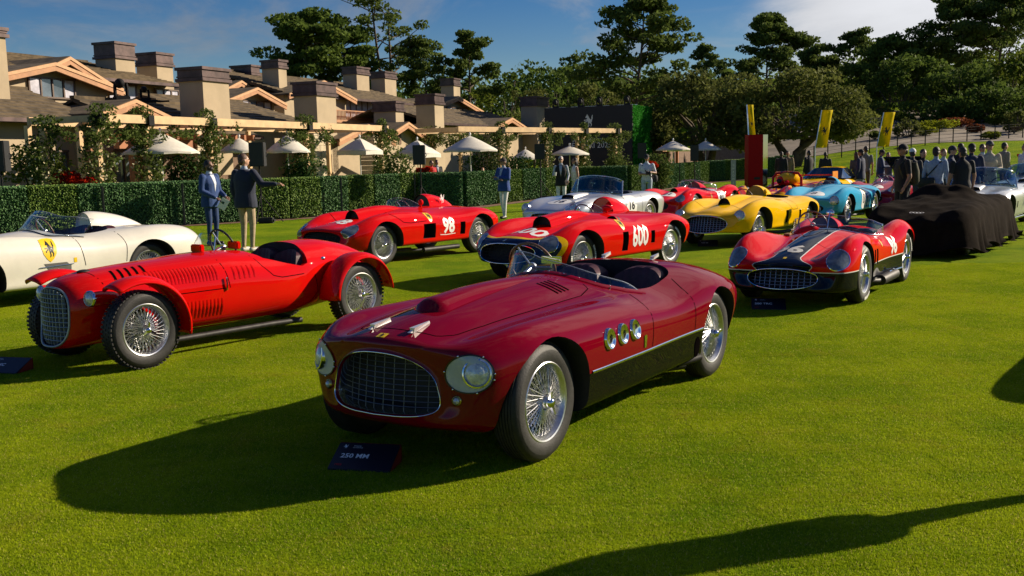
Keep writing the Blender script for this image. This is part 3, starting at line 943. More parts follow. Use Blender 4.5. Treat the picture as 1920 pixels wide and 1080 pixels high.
M_BARK = mat('grey brown bark', (.10, .075, .055), rough=.95, var=.4, vscale=3, bumps=.6, bscale=8)

def leaf_arrays(centres, radii, counts, size, rng, upbias=.5, aspect=.6, shell=.45, bias=None):
    """random leaf cards filling ellipsoid clumps"""
    out = []
    for c, r, k in zip(centres, radii, counts):
        d = rng.normal(size=(k, 3)); d /= np.linalg.norm(d, axis=1)[:, None]
        rr = shell + (1 - shell) * rng.random(k)**.6
        p = np.array(c) + d * np.array(r) * rr[:, None]
        out.append(p)
    P = np.concatenate(out); n = len(P)
    nrm = rng.normal(size=(n, 3)); nrm[:, 2] += upbias * 1.5
    if bias is not None: nrm += np.array(bias)
    nrm /= np.linalg.norm(nrm, axis=1)[:, None]
    t = rng.normal(size=(n, 3)); a = np.cross(nrm, t); a /= np.linalg.norm(a, axis=1)[:, None]; b = np.cross(nrm, a)
    s = size * rng.uniform(.55, 1.3, n)[:, None]
    V = np.stack([P - a * s, P - b * s * aspect, P + a * s, P + b * s * aspect], axis=1)
    return V.reshape(-1, 3), n
def leaves_mesh(name, V, n, m):
    me = bpy.data.meshes.new(name)
    me.vertices.add(len(V)); me.vertices.foreach_set('co', V.astype(np.float32).ravel())
    me.loops.add(4 * n); me.loops.foreach_set('vertex_index', np.arange(4 * n, dtype=np.int32))
    me.polygons.add(n); me.polygons.foreach_set('loop_start', np.arange(0, 4 * n, 4, dtype=np.int32))
    me.update(calc_edges=True); me.materials.append(m)
    return me

TREE_GROUP = 'trees on the hillside behind'
def tree(label, px, base_y, top_y, wpx, Y, kind='pine', m=None, seed=1, lean=0., leaf=.26, dens=1., name='pine_tree', trunk_r=None, group=TREE_GROUP, base_z=None, low=.0, cat='tree'):
    leaf *= .78
    rng = np.random.default_rng(seed); rd = random.Random(seed)
    T = at_depth(px, top_y, Y); B = at_depth(px, base_y, Y)
    gz = ground_z(B.x, B.y); zb = min(B.z, gz) if base_z is None else base_z
    H = T.z - zb; Wd = wpx * (1.25 if kind in ('pine', 'plates', 'open') else 1.1) / FPX * Y
    crown_lo = max((B.z - zb), 0.)                        # where foliage starts, as seen
    root = empty(name, (B.x, B.y, zb)); tag(root, label, cat, group)
    tr = trunk_r or max(.12, H * .016)
    tb = MB(); cen = []; rad = []
    m = m or L_PINE
    def branch(p0, p1, r0, r1, sag=0.):
        p0 = Vector(p0); p1 = Vector(p1); pts = []
        for k in range(5):
            t = k / 4; q = p0.lerp(p1, t); q.z += sag * math.sin(math.pi * t) + rd.uniform(-.02, .02) * (p1 - p0).length * (1 if 0 < k < 4 else 0)
            q.x += rd.uniform(-.03, .03) * (p1 - p0).length * (1 if 0 < k < 4 else 0); pts.append(q)
        tb.tube(pts, r0, 6, rs=[r0 + (r1 - r0) * k / 4 for k in range(5)])
    n_tr = 2 if kind == 'open' else 1
    hc = H * low + crown_lo * .0
    if kind in ('pine', 'open', 'plates', 'airy'):
        for ti in range(n_tr):
            ox = (ti - (n_tr - 1) / 2) * Wd * .10
            pts = []; kx = rd.uniform(-.04, .04) * Wd; top = Vector((lean * H + ox * 1.6, 0, H * (1 if ti == 0 else .9)))
            for k in range(8):
                t = k / 7; pts.append((ox * (1 + .6 * t) + (lean * H) * t + kx * math.sin(t * 5), rd.uniform(-.02, .02) * H * t, H * .98 * t * (1 if ti == 0 else .9)))
            tb.tube(pts, tr, 8, rs=[tr * (1 - .85 * k / 7) for k in range(8)])
            nb = {'pine': 34, 'open': 17, 'plates': 40, 'airy': 30}[kind]
            for i in range(nb):
                t = {'open': .42, 'airy': .40}.get(kind, .16) + {'open': .58, 'airy': .60}.get(kind, .84) * (i + rd.random() * .8) / nb
                t = min(t, .99)
                a = rd.uniform(0, 6.28)
                prof = {'pine': (1 - (max(0, t - .5) / .5)**1.6 * .72) * (.72 + .28 * min(1, t / .45)), 'open': .45 + .55 * math.sin(min(1, (t - .35) / .55) * math.pi * .8), 'plates': (1 - .55 * t**2), 'airy': 1.08 - .85 * max(0, (t - .55) / .45)**1.3}[kind]
                L = Wd / 2 * prof * rd.uniform(.6, 1.12)
                p0 = Vector(pts[min(7, int(t * 7))]).lerp(Vector(pts[min(7, int(t * 7) + 1)]), t * 7 - int(t * 7))
                p1 = p0 + Vector((L * math.cos(a), L * math.sin(a), L * rd.uniform(.10, .5)))
                branch(p0, p1, tr * (1 - .8 * t) * .45 + .02, .02)
                for q in range({'open': 2, 'airy': 4}.get(kind, 3)):
                    s = rd.uniform(.45, 1.0); c = p0.lerp(p1, s) + Vector((rd.uniform(-.1, .1) * L, rd.uniform(-.1, .1) * L, rd.uniform(0, .06) * H * .5))
                    r = Wd * {'open': .095, 'airy': .105}.get(kind, .135) * rd.uniform(.7, 1.25)
                    cen.append(c); rad.append((r, r, r * (.42 if kind != 'plates' else .33)))
            for q in range(3):
                r = Wd * .11 * rd.uniform(.7, 1.1); c = Vector(pts[-1]) + Vector((rd.uniform(-.6, .6) * r, rd.uniform(-.6, .6) * r, -r * q * .6)); cen.append(c); rad.append((r, r, r * .5))
    else:       # broad rounded crowns
        ns = rd.randint(2, 3) if kind == 'oak' else 1
        for i in range(ns):
            a = rd.uniform(0, 6.28); pts = [(0, 0, 0)]
            L = Wd * .22
            for k in range(1, 5):
                t = k / 4; pts.append((L * math.cos(a) * t + rd.uniform(-.04, .04) * Wd, L * math.sin(a) * t, H * .6 * t))
            tb.tube(pts, tr, 7, rs=[tr * (1 - .7 * k / 4) for k in range(5)])
        nb = 70 if kind == 'oak' else 46
        lo = low * H
        for i in range(nb):
            a = rd.uniform(0, 6.28); ph = math.asin(rd.uniform(-.55, 1))
            rr = rd.uniform(.55, .95)**.5
            ez = (H - lo) * .5
            c = Vector((Wd * .5 * .86 * rr * math.cos(ph) * math.cos(a), Wd * .5 * .7 * rr * math.cos(ph) * math.sin(a), lo + ez * .86 + ez * rr * math.sin(ph) * .98))
            c += Vector((rd.uniform(-.05, .05), rd.uniform(-.05, .05), rd.uniform(-.04, .04))) * Wd
            r = Wd * rd.uniform(.065, .125); cen.append(c); rad.append((r, r, r * .68))
            if i % 3 == 0: branch((0, 0, H * .3), c, tr * .3, .03)
    vol = np.array([r[0]**2 for r in rad]); leafA = leaf * leaf * .9
    counts = np.maximum(18, (vol / leafA * 3.1 * dens).astype(int))
    tot = counts.sum()
    if tot > 21000: counts = np.maximum(10, (counts * 21000 / tot).astype(int))
    V, n = leaf_arrays(cen, rad, counts, leaf, rng, .35)
    link('crown', leaves_mesh('crown', V, n, m), None, root)
    tb.build('trunk', M_BARK, root, smooth=180)
    return root

def shrub(label, loc, r, m, seed=1, leaf=.05, n=1500, name='shrub', group=None, cat='shrub', stems=True):
    rng = np.random.default_rng(seed); rd = random.Random(seed)
    o = empty(name, loc); tag(o, label, cat, group)
    cen = []; rad = []
    k = 9
    for i in range(k):
        a = rd.uniform(0, 6.28); q = rd.uniform(0, .6)
        cen.append((r[0] * q * math.cos(a), r[1] * q * math.sin(a), r[2] * rd.uniform(.35, .75))); rad.append((r[0] * .5, r[1] * .5, r[2] * .36))
    V, nn = leaf_arrays(cen, rad, [n // k] * k, leaf, rng, .3)
    V[:, 2] = np.maximum(V[:, 2], .01)
    link('foliage', leaves_mesh('foliage', V, nn, m), None, o)
    if stems:
        b = MB()
        for i in range(5):
            a = rd.uniform(0, 6.28); b.tube([(0, 0, 0), (r[0] * .4 * math.cos(a), r[1] * .4 * math.sin(a), r[2] * .6)], .02, 5)
        b.build('stem', M_BARK, o)
    return o

# ================================================================== HOTEL (frame: A runs along the facade, B points to the lawn)
AX = Vector((.386, .922, 0)).normalized(); BX = Vector((AX.y, -AX.x, 0))
HROT = math.atan2(AX.y, AX.x)
def uv_of(p): return p.dot(AX), p.dot(BX)
def fp(px, py, v):
    """point where the line of sight meets the vertical plane parallel to the facade at v -> (u, z)"""
    d = pray(px, py); t = (v - CPOS.dot(BX)) / d.dot(BX); p = CPOS + d * t
    return p.dot(AX), p.z
def fu(px, u, py=200):
    """where the line of sight meets the cross plane at u -> (v, z)"""
    d = pray(px, py); t = (u - CPOS.dot(AX)) / d.dot(AX); p = CPOS + d * t
    return p.dot(BX), p.z
HT = Matrix((AX, -BX, Vector((0, 0, 1)))).transposed().to_4x4()     # local (u, -v, z): right handed
def hw(u, v, z): return AX * u + BX * v + Vector((0, 0, z))

M_STUC = mat('warm stucco wall', (.42, .33, .215), rough=.9, var=.10, vscale=.8, bumps=.15, bscale=14)
M_TRIM = mat('tan painted timber', (.42, .20, .085), rough=.6, var=.15, vscale=3)
M_SHIN = mat('weathered roof shingle', (.10, .072, .040), rough=.95, var=.45, vscale=2.2, bumps=.6, bscale=9)
M_COPPER = mat('aged copper flashing', (.075, .048, .045), rough=.45, metal=.5, var=.35, vscale=2.5)
M_PANE = mat('window pane', (.10, .12, .15), rough=.06, coat=1., var=.5, vscale=.9, spec=.8)
M_PANE_REFL = mat('pane with painted reflection', (.45, .43, .50), rough=.5, var=.2, vscale=4, coat=.8)  # whitish-blue reflection in the window glass, painted as the pane colour
M_FRAME = mat('bronze window frame', (.10, .06, .04), rough=.5, var=.2)
M_STONE = mat('cream stone', (.52, .43, .30), rough=.9, var=.2, vscale=3., bumps=.3, bscale=12)
M_LUMBER = mat('new pine lumber', (.60, .40, .20), rough=.6, var=.14, vscale=2.5)
M_REDWOOD = mat('stained red timber', (.33, .125, .05), rough=.65, var=.2, vscale=3)
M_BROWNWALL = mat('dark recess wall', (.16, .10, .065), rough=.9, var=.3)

def hbox(mb, u0, u1, v0, v1, z0, z1):
    c = hw((u0 + u1) / 2, (v0 + v1) / 2, (z0 + z1) / 2)
    mb.box((0, 0, 0), (abs(u1 - u0), abs(v1 - v0), abs(z1 - z0)), Matrix.Translation(c) @ Matrix.Rotation(HROT, 4, 'Z'))
def hpoly(mb, pts, th):
    """slab from a polygon of (u,v,z) points given thickness downwards"""
    n = len(pts); top = [hw(*p) for p in pts]; bot = [p - Vector((0, 0, th)) for p in top]
    mb.add(top + bot, [tuple(range(n)), tuple(range(2 * n - 1, n - 1, -1))] + [(i, i + n, (i + 1) % n + n, (i + 1) % n) for i in range(n)])

def shingle_courses(parent, eave0, eave1, ridge0, ridge1, n, lift=.02):
    """rows of overlapping shingles: every course is its own board with a stepped lower edge"""
    for i in range(n):
        t0 = i / n; t1 = (i + 1.15) / n
        a0 = Vector(eave0).lerp(Vector(ridge0), t0); a1 = Vector(eave1).lerp(Vector(ridge1), t0); b0 = Vector(eave0).lerp(Vector(ridge0), min(1, t1)); b1 = Vector(eave1).lerp(Vector(ridge1), min(1, t1))
        mb = MB(); up = Vector((0, 0, 1))
        q = [a0 + up * (.05 + lift), a1 + up * (.05 + lift), b1 + up * .02, b0 + up * .02]
        q = [hw(*p) for p in q]; lowq = [p - up * .06 for p in q]
        mb.add(q + lowq, [(0, 1, 2, 3), (7, 6, 5, 4), (0, 4, 5, 1), (1, 5, 6, 2), (2, 6, 7, 3), (3, 7, 4, 0)])
        mb.build('shingle_course', M_SHIN, parent)

def chimney(parent, xl, xc, xr, top, band, bot, v):
    u0, zt = fp(xc, top, v); u1, _ = fp(xr, top, v); v1, _ = fu(xl, u0, top); _, zb = fp(xc, bot, v); _, zm = fp(xc, band, v)
    v1 = max(v1, v - 4.)
    b = MB(); hbox(b, u0, u1, v1, v, zb - 2.5, zm); c = b.build('chimney', M_STUC, parent)
    b = MB(); e = .10
    hbox(b, u0 - e * .3, u1 + e * .3, v1 - e * .3, v + e * .3, zm, zt - .12)
    hbox(b, u0 - e, u1 + e, v1 - e, v + e, zt - .12, zt)
    hbox(b, u0 - e, u1 + e, v1 - e, v + e, zm - .02, zm + .10)
    hbox(b, u0 - e * .6, u1 + e * .6, v1 - e * .6, v + e * .6, zm + .14, zm + .20)
    b.build('copper_cap', M_COPPER, c)
    return c

def window(parent, x0, y0, x1, y1, v, panes=4, m=None):
    u0, zt = fp(x0, y0, v); u1, zt2 = fp(x1, y0, v); _, zb = fp(x0, y1, v)
    zt = (zt + zt2) / 2
    f = MB(); w = .07
    hbox(f, u0 - w, u1 + w, v - .03, v + .06, zb - w, zb); hbox(f, u0 - w, u1 + w, v - .03, v + .06, zt, zt + w)
    for i in range(panes + 1):
        u = u0 + (u1 - u0) * i / panes; hbox(f, u - w / 2, u + w / 2, v - .03, v + .055, zb, zt)
    o = f.build('window', M_FRAME, parent)
    for i in range(panes):
        a = u0 + (u1 - u0) * i / panes; c = u0 + (u1 - u0) * (i + 1) / panes
        b = MB(); hbox(b, a + w / 2, c - w / 2, v - .03, v + .01, zb, zt); b.build('pane', m or (M_PANE if i % 3 else M_PANE_REFL), o)
    return o

def gable_front(parent, xl, yl, xa, ya, xr, yr, v, depth=8., wall_to=None, overhang=.6, vent=False):
    """gable facing the lawn: wall triangle, roof slabs, barge boards"""
    ua, za = fp(xa, ya, v); ul, zl = fp(xl, yl, v); ur, zr = fp(xr, yr, v)
    half = max(ua - ul, ur - ua); zl = zr = min(zl, zr); ul, ur = ua - half, ua + half
    wv = v - overhang
    zb = wall_to if wall_to is not None else 0.
    b = MB(); inset = .35
    tri = [hw(ul + inset, wv, zb), hw(ur - inset, wv, zb), hw(ur - inset, wv, zl + inset * (za - zl) / half - .1), hw(ua, wv, za - .12), hw(ul + inset, wv, zl + inset * (za - zl) / half - .1)]
    bk = [p - BX * depth for p in tri]; n = 5
    b.add(tri + bk, [tuple(range(n)), tuple(range(2 * n - 1, n - 1, -1))] + [(i, i + n, (i + 1) % n + n, (i + 1) % n) for i in range(n)])
    w = b.build('gable_wall', M_STUC, parent)
    b = MB()
    hpoly(b, [(ul, v, zl), (ua, v, za), (ua, v - depth, za), (ul, v - depth, zl)], .10); hpoly(b, [(ua, v, za), (ur, v, zr), (ur, v - depth, zr), (ua, v - depth, za)], .10)
    b.build('gable_roof', M_SHIN, parent)
    for (u0, z0) in ((ul, zl), (ur, zr)):
        b = MB(); p0 = hw(u0, v + .03, z0 - .02); p1 = hw(ua, v + .03, za - .02); d = Vector((0, 0, -.34))
        q = [p0, p1, p1 + d, p0 + d]; r = [p - BX * .10 for p in q]
        b.add(q + r, [(0, 1, 2, 3), (7, 6, 5, 4), (0, 4, 5, 1), (1, 5, 6, 2), (2, 6, 7, 3), (3, 7, 4, 0)]); b.build('barge_board', M_TRIM, parent)
        b = MB(); q = [p + BX * .035 for p in (p0, p1, p1 + d * .4, p0 + d * .4)]; r = [p - BX * .09 for p in q]
        b.add(q + r, [(0, 1, 2, 3), (7, 6, 5, 4), (0, 4, 5, 1), (1, 5, 6, 2), (2, 6, 7, 3), (3, 7, 4, 0)]); b.build('barge_trim', mat('light tan trim', (.55, .30, .14), rough=.6), parent)
    if vent:
        b = MB(); hbox(b, ua - .16, ua + .16, wv, wv + .05, za - 1.25, za - .6); b.build('gable_vent', M_BROWNWALL, parent)
    return ua, za, zl

def long_roof(parent, x0, y0, x1, y1, v_eave, rise, v_ridge, courses=14, fascia=True, up=0.):
    """roof slope facing the lawn; eave given by two pixels on plane v_eave"""
    u0, za = fp(x0, y0, v_eave); u1, zb = fp(x1, y1, v_eave); z = (za + zb) / 2 + up
    b = MB(); hpoly(b, [(u0, v_eave, z), (u1, v_eave, z), (u1, v_ridge, z + rise), (u0, v_ridge, z + rise)], .12)
    hpoly(b, [(u0, v_ridge, z + rise), (u1, v_ridge, z + rise), (u1, 2 * v_ridge - v_eave, z), (u0, 2 * v_ridge - v_eave, z)], .12)
    r = b.build('roof', M_SHIN, parent)
    shingle_courses(r, (u0, v_eave, z), (u1, v_eave, z), (u0, v_ridge, z + rise), (u1, v_ridge, z + rise), courses)
    b = MB(); hbox(b, u0, u1, v_ridge - .12, v_ridge + .12, z + rise - .02, z + rise + .10); b.build('ridge_cap', M_SHIN, r)
    if fascia:
        b = MB(); hbox(b, u0 - .05, u1 + .05, v_eave, v_eave + .10, z - .09, z + .05); b.build('gutter', M_COPPER, r)
    return u0, u1, z

def wall(parent, u0, u1, v0, v1, z0, z1, m=None, name='wall'):
    b = MB(); hbox(b, u0, u1, v0, v1, z0, z1); return b.build(name, m or M_STUC, parent)

def balcony(parent, x0, y0, x1, y1, v):
    u0, zt = fp(x0, y0, v); u1, _ = fp(x1, y0, v); _, zb = fp(x0, y1, v)
    b = MB(); hbox(b, u0, u1, v - 1.2, v, zb - .18, zb); o = b.build('balcony', M_TRIM, parent)
    b = MB(); hbox(b, u0, u1, v - .06, v, zt - .06, zt); hbox(b, u0, u0 + .06, v - 1.2, v, zt - .06, zt)
    n = max(4, int((u1 - u0) / .16))
    b.build('handrail', M_TRIM, o)
    for i in range(n + 1):
        u = u0 + (u1 - u0) * i / n
        b = MB(); hbox(b, u - .02, u + .02, v - .05, v - .01, zb, zt - .06); b.build('baluster', M_REDWOOD, o)

def build_hotel():
    # ---- left wing
    r = tag(empty('hotel_wing', hw(38, -38, 0)), 'two-storey cream hotel wing with copper-capped chimneys at the far left', 'building', 'hotel buildings'); I = r.matrix_basis.inverted()
    P = r
    u0, u1, z = long_roof(P, -40, 138, 345, 166, -35.2, 1.5, -41.5, 18, up=.18)
    wall(P, u0, u1, -46, -36.2, 0, z)
    gable_front(P, 20, 158, 130, 105, 218, 152, -34.6, 7., wall_to=0)
    gable_front(P, -40, 145, 103, 116, 172, 152, -33.8, 3., wall_to=0)
    window(P, 53, 149, 138, 179, -34.35, 4)
    window(P, 182, 159, 254, 185, -36.0, 4, M_PANE_REFL); window(P, 292, 170, 334, 188, -36.0, 3, M_PANE_REFL)
    chimney(P, 176, 214, 250, 77, 108, 150, -38.5); chimney(P, 254, 292, 322, 97, 122, 152, -38.5); chimney(P, -45, -22, 8, 48, 66, 240, -31.)
    # ---- low front lodge, left
    r = tag(empty('garden_lodge', hw(36, -30, 0)), 'single-storey lodge with stone piers and timber trellis behind the left hedge', 'building', 'hotel buildings'); P = r
    u0, u1, z = long_roof(P, -10, 236, 190, 216, -28.8, 1.35, -32.5, 10)
    wall(P, u0, u1, -34, -29.6, 0, z, M_STUC)
    gable_front(P, 195, 212, 253, 185, 320, 214, -28.0, 5., wall_to=0, vent=True)
    chimney(P, 333, 378, 427, 124, 150, 213, -27.6)
    u0, u1, z = long_roof(P, 275, 256, 490, 255, -27.0, 1.5, -30.5, 9)
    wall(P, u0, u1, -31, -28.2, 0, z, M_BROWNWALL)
    # glazed doors in the shade of the eaves
    for x0, x1 in ((95, 125), (212, 248), (262, 300)):
        window(P, x0, 285, x1, 345, -28.1 if x0 > 200 else -29.5, 2, M_PANE)
    # trellis rafters on timber posts
    ub, zb_ = fp(220, 276, -25.6); ue, _ = fp(345, 276, -25.6)
    b = MB(); hbox(b, ub, ue + 1.5, -25.75, -25.5, zb_ - .05, zb_ + .25); b.build('trellis_beam', M_REDWOOD, P)
    for i in range(13):
        u = ub + .2 + i * .55; b = MB(); hbox(b, u, u + .12, -28.2, -25.1, zb_ + .26, zb_ + .48); b.build('trellis_rafter', M_REDWOOD, P)
    for px in (252, 268, 172):
        u, _ = fp(px, 300, -25.6); b = MB(); hbox(b, u - .11, u + .11, -25.75, -25.5, 0, zb_ - .05); b.build('post', M_REDWOOD, P)
    # stone pier
    for px in (385, 600, 710):
        u, zt = fp(px, 282, -25.4)
        pier = empty('stone_pier', (0, 0, 0), 0, P)
        rd = random.Random(px)
        zz = 0.
        while zz < 3.0:
            h = rd.uniform(.16, .26); k = rd.randint(2, 3); us = sorted([0] + [rd.uniform(.25, .75) for _ in range(k - 1)] + [1.])
            for i in range(k):
                b = MB(); o = rd.uniform(0, .03); hbox(b, u - .45 + .9 * us[i] + .008, u - .45 + .9 * us[i + 1] - .008, -26.2, -25.4 + o, zz + .008, min(3., zz + h) - .008); b.build('stone', M_STONE, pier)
            zz += h
    # ---- middle wing
    r = tag(empty('hotel_wing', hw(55, -38, 0)), 'cream hotel wing with twin tall chimneys between the two longer wings', 'building', 'hotel buildings'); P = r
    gable_front(P, 412, 176, 452, 150, 500, 172, -38, 5., wall_to=0)
    gable_front(P, 437, 186, 482, 163, 537, 194, -35, 6., wall_to=0)
    window(P, 453, 191, 507, 200, -35.55, 4)
    chimney(P, 433, 470, 485, 121, 140, 178, -40); chimney(P, 490, 521, 536, 111, 127, 180, -36.6)
    u0, u1, z = long_roof(P, 415, 226, 590, 232, -29.5, 1.3, -34, 10)
    wall(P, u0, u1, -35, -30.4, 0, z)
    chimney(P, 549, 592, 628, 152, 178, 226, -27.6)
    # ---- right wing
    r = tag(empty('hotel_wing', hw(75, -38, 0)), 'long cream hotel wing with timber balconies right of centre', 'building', 'hotel buildings'); P = r
    u0, u1, z = long_roof(P, 540, 176, 795, 197, -35.2, 1.75, -41., 16)
    wall(P, u0, u1, -45, -36.4, 0, z)
    gable_front(P, 560, 176, 607, 150, 668, 178, -34.9, 6., wall_to=4.4)
    window(P, 645, 187, 698, 218, -36.3, 5, M_PANE_REFL); window(P, 754, 194, 768, 214, -36.3, 2, M_PANE_REFL)
    balcony(P, 628, 205, 702, 224, -34.9); balcony(P, 752, 209, 782, 228, -34.9)
    chimney(P, 642, 668, 691, 124, 138, 172, -38.5); chimney(P, 695, 721, 742, 133, 146, 172, -38.5); chimney(P, 826, 850, 862, 146, 160, 182, -37.5)
    chimney(P, 700, 741, 756, 189, 208, 236, -28.6); chimney(P, 779, 814, 831, 175, 195, 242, -28.6)
    gable_front(P, 810, 200, 860, 180, 902, 203, -34.5, 6., wall_to=0)
    window(P, 838, 203, 877, 216, -35.05, 4)
    # ---- low front lodge, right
    r = tag(empty('garden_lodge', hw(80, -29, 0)), 'single-storey lodge with orange gables right of centre behind the pergola', 'building', 'hotel buildings'); P = r
    u0, u1, z = long_roof(P, 820, 232, 1010, 240, -29, 1.3, -33, 9)
    wall(P, u0, u1, -34, -29.8, 0, z)
    gable_front(P, 722, 252, 765, 228, 812, 262, -27.6, 5., wall_to=0, vent=True); gable_front(P, 635, 258, 690, 232, 735, 262, -27.0, 4., wall_to=0)
    gable_front(P, 930, 236, 960, 220, 988, 236, -28.2, 5., wall_to=0)
    chimney(P, 976, 1006, 1028, 180, 198, 238, -28.6)
    gable_front(P, 1180, 285, 1212, 238, 1250, 268, -19.6, 3., wall_to=0)
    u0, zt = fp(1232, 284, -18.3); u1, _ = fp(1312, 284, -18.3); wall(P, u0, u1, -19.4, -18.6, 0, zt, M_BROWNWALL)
    for px in (1238, 1254, 1272, 1308):
        u, _ = fp(px, 284, -18.3); b = MB(); hbox(b, u - .12, u + .12, -18.5, -18.3, 0, zt); b.build('post', M_REDWOOD, P)
def fix_parents(names):
    """geometry of these things was given in world space: keep it there under the moved empties"""
    for o in bpy.data.objects:
        if o.parent is None and o.type == 'EMPTY' and o.name.split('.')[0] in names:
            inv = Matrix.Translation(o.location).inverted()
            for c in o.children: c.matrix_parent_inverse = inv
build_hotel()
fix_parents(('hotel_wing', 'garden_lodge'))

# ================================================================== BLACK SCREEN WALL with leafy end
def build_screen_wall():
    c = at_depth(1185, 196, 68.); u0, v0 = uv_of(c); zt = c.z
    root = tag(empty('stage_wall', hw(u0, v0, 0)), 'tall black display wall with white lettering and a bright green leafy end', 'display wall')
    L, D = 6.2, 4.8
    b = MB(); hbox(b, u0, u0 + D, v0 - L, v0, 0, zt); w = b.build('black_panel', mat('matt black board', (.006, .007, .012), rough=.6, var=.2), root)
    # leafy end facing the lawn
    rng = np.random.default_rng(11); n = 9000
    P = np.array([hw(u0 + rng.uniform(0, D), v0 + rng.uniform(.02, .10), rng.uniform(0, zt)) for _ in range(n)])
    V, k = leaf_arrays([(0, 0, 0)], [(.001,) * 3], [n], .075, rng, .0)
    V = (V.reshape(n, 4, 3) + P[:, None, :]).reshape(-1, 3)
    link('leaf_panel', leaves_mesh('leaf_panel', V, n, L_ASTRO), None, root)
    # lettering and emblem on the face that looks towards -A
    def put(me, px, py, m, nm):
        v, z = fu(px, u0, py)
        for q in me.vertices: q.co = hw(u0 - .02, v + q.co.x, z + q.co.y)
        link(nm, me, m, root)
    put(poly_mesh([(x * .8, y * .8) for x, y in HORSE], .5), 1103, 226, M_WHITE, 'horse_emblem')
    put(text_mesh('WELCOME TO', .36), 1103, 264, M_WHITE, 'lettering'); put(text_mesh('FERRARI 2025', .52), 1106, 273, M_WHITE, 'lettering')
    fix_parents(('stage_wall',))
    # spotlights on top
    for i, px in enumerate((1041, 1088, 1123, 1175)):
        v, z = fu(px, u0 + .3, 205)
        o = tag(empty('stage_light', hw(u0 + .4, v, zt)), '%s black moving-head spotlight on top of the display wall' % ('leftmost', 'second', 'third', 'rightmost')[i], 'spotlight', 'spotlights on the display wall')
        b = MB(); b.box((0, 0, .06), (.4, .4, .12)); b.build('base', M_DARK, o)
        b = MB(); b.tube([(-.17, 0, .1), (-.17, 0, .5), (-.1, 0, .58), (.1, 0, .58), (.17, 0, .5), (.17, 0, .1)], .05, 6); b.build('yoke', M_DARK, o)
        b = MB(); b.ell((0, 0, .36), (.13, .15, .2)); b.build('lamp_head', M_DARK, o, smooth=180)
        b = MB(); b.box((0, 0, .01), (1.4, .05, .05), Matrix.Rotation(HROT + math.pi / 2, 4, 'Z')); b.build('clamp_bar', M_ALU, o)
build_screen_wall()
# ================================================================== HEDGE PANELS
def hedge_mesh(w, h, d, seed):
    rng = np.random.default_rng(seed); n = 5200
    P = []
    for k in range(n):
        f = rng.random()
        if f < .62: p = (rng.uniform(-w / 2, w / 2), -d / 2 + rng.uniform(-.03, .02), rng.uniform(.03, h))
        elif f < .70: p = (rng.uniform(-w / 2, w / 2), d / 2, rng.uniform(.03, h))
        elif f < .84: p = (rng.uniform(-w / 2, w / 2), rng.uniform(-d / 2, d / 2), h + rng.uniform(-.02, .03))
        else: p = (rng.choice((-1, 1)) * w / 2, rng.uniform(-d / 2, d / 2), rng.uniform(.03, h))
        P.append(p)
    V, _ = leaf_arrays([(0, 0, 0)], [(.001,) * 3], [n], .028, rng, .1, bias=(.9, -1.0, .4))
    V = (V.reshape(n, 4, 3) + np.array(P)[:, None, :]).reshape(-1, 3)
    return leaves_mesh('hedge_leaves', V, n, None)
def hedge_leaf_mat():
    m = bpy.data.materials.new('hedge leaves'); m.use_nodes = True; nt = m.node_tree; nt.nodes.clear()
    g = nt.nodes.new('ShaderNodeNewGeometry'); r = N(nt, g.outputs['Random Per Island']); oi = nt.nodes.new('ShaderNodeObjectInfo'); q = N(nt, oi.outputs['Random'])
    a = mixc(nt, r, (.030, .085, .028), (.13, .25, .085)); b = mixc(nt, r, (.045, .10, .016), (.18, .27, .045))
    c = mixc(nt, q.gt(.5), a, b)
    d = nt.nodes.new('ShaderNodeBsdfPrincipled'); d.inputs['Roughness'].default_value = .6; o = nt.nodes.new('ShaderNodeOutputMaterial'); d.inputs['Specular IOR Level'].default_value = .15
    nt.links.new(c, d.inputs['Base Color']); nt.links.new(d.outputs[0], o.inputs[0]); return m
M_HEDGE = hedge_leaf_mat()
M_SOIL = mat('bark mulch strip', (.16, .085, .045), rough=.95, var=.4, vscale=6)
PANEL_W, PANEL_H = 1.22, 1.24
HM = []
ORD = ('first', 'second', 'third', 'fourth', 'fifth', 'sixth', 'seventh', 'eighth', 'ninth', 'tenth', 'eleventh', 'twelfth', 'thirteenth', 'fourteenth', 'fifteenth', 'sixteenth')
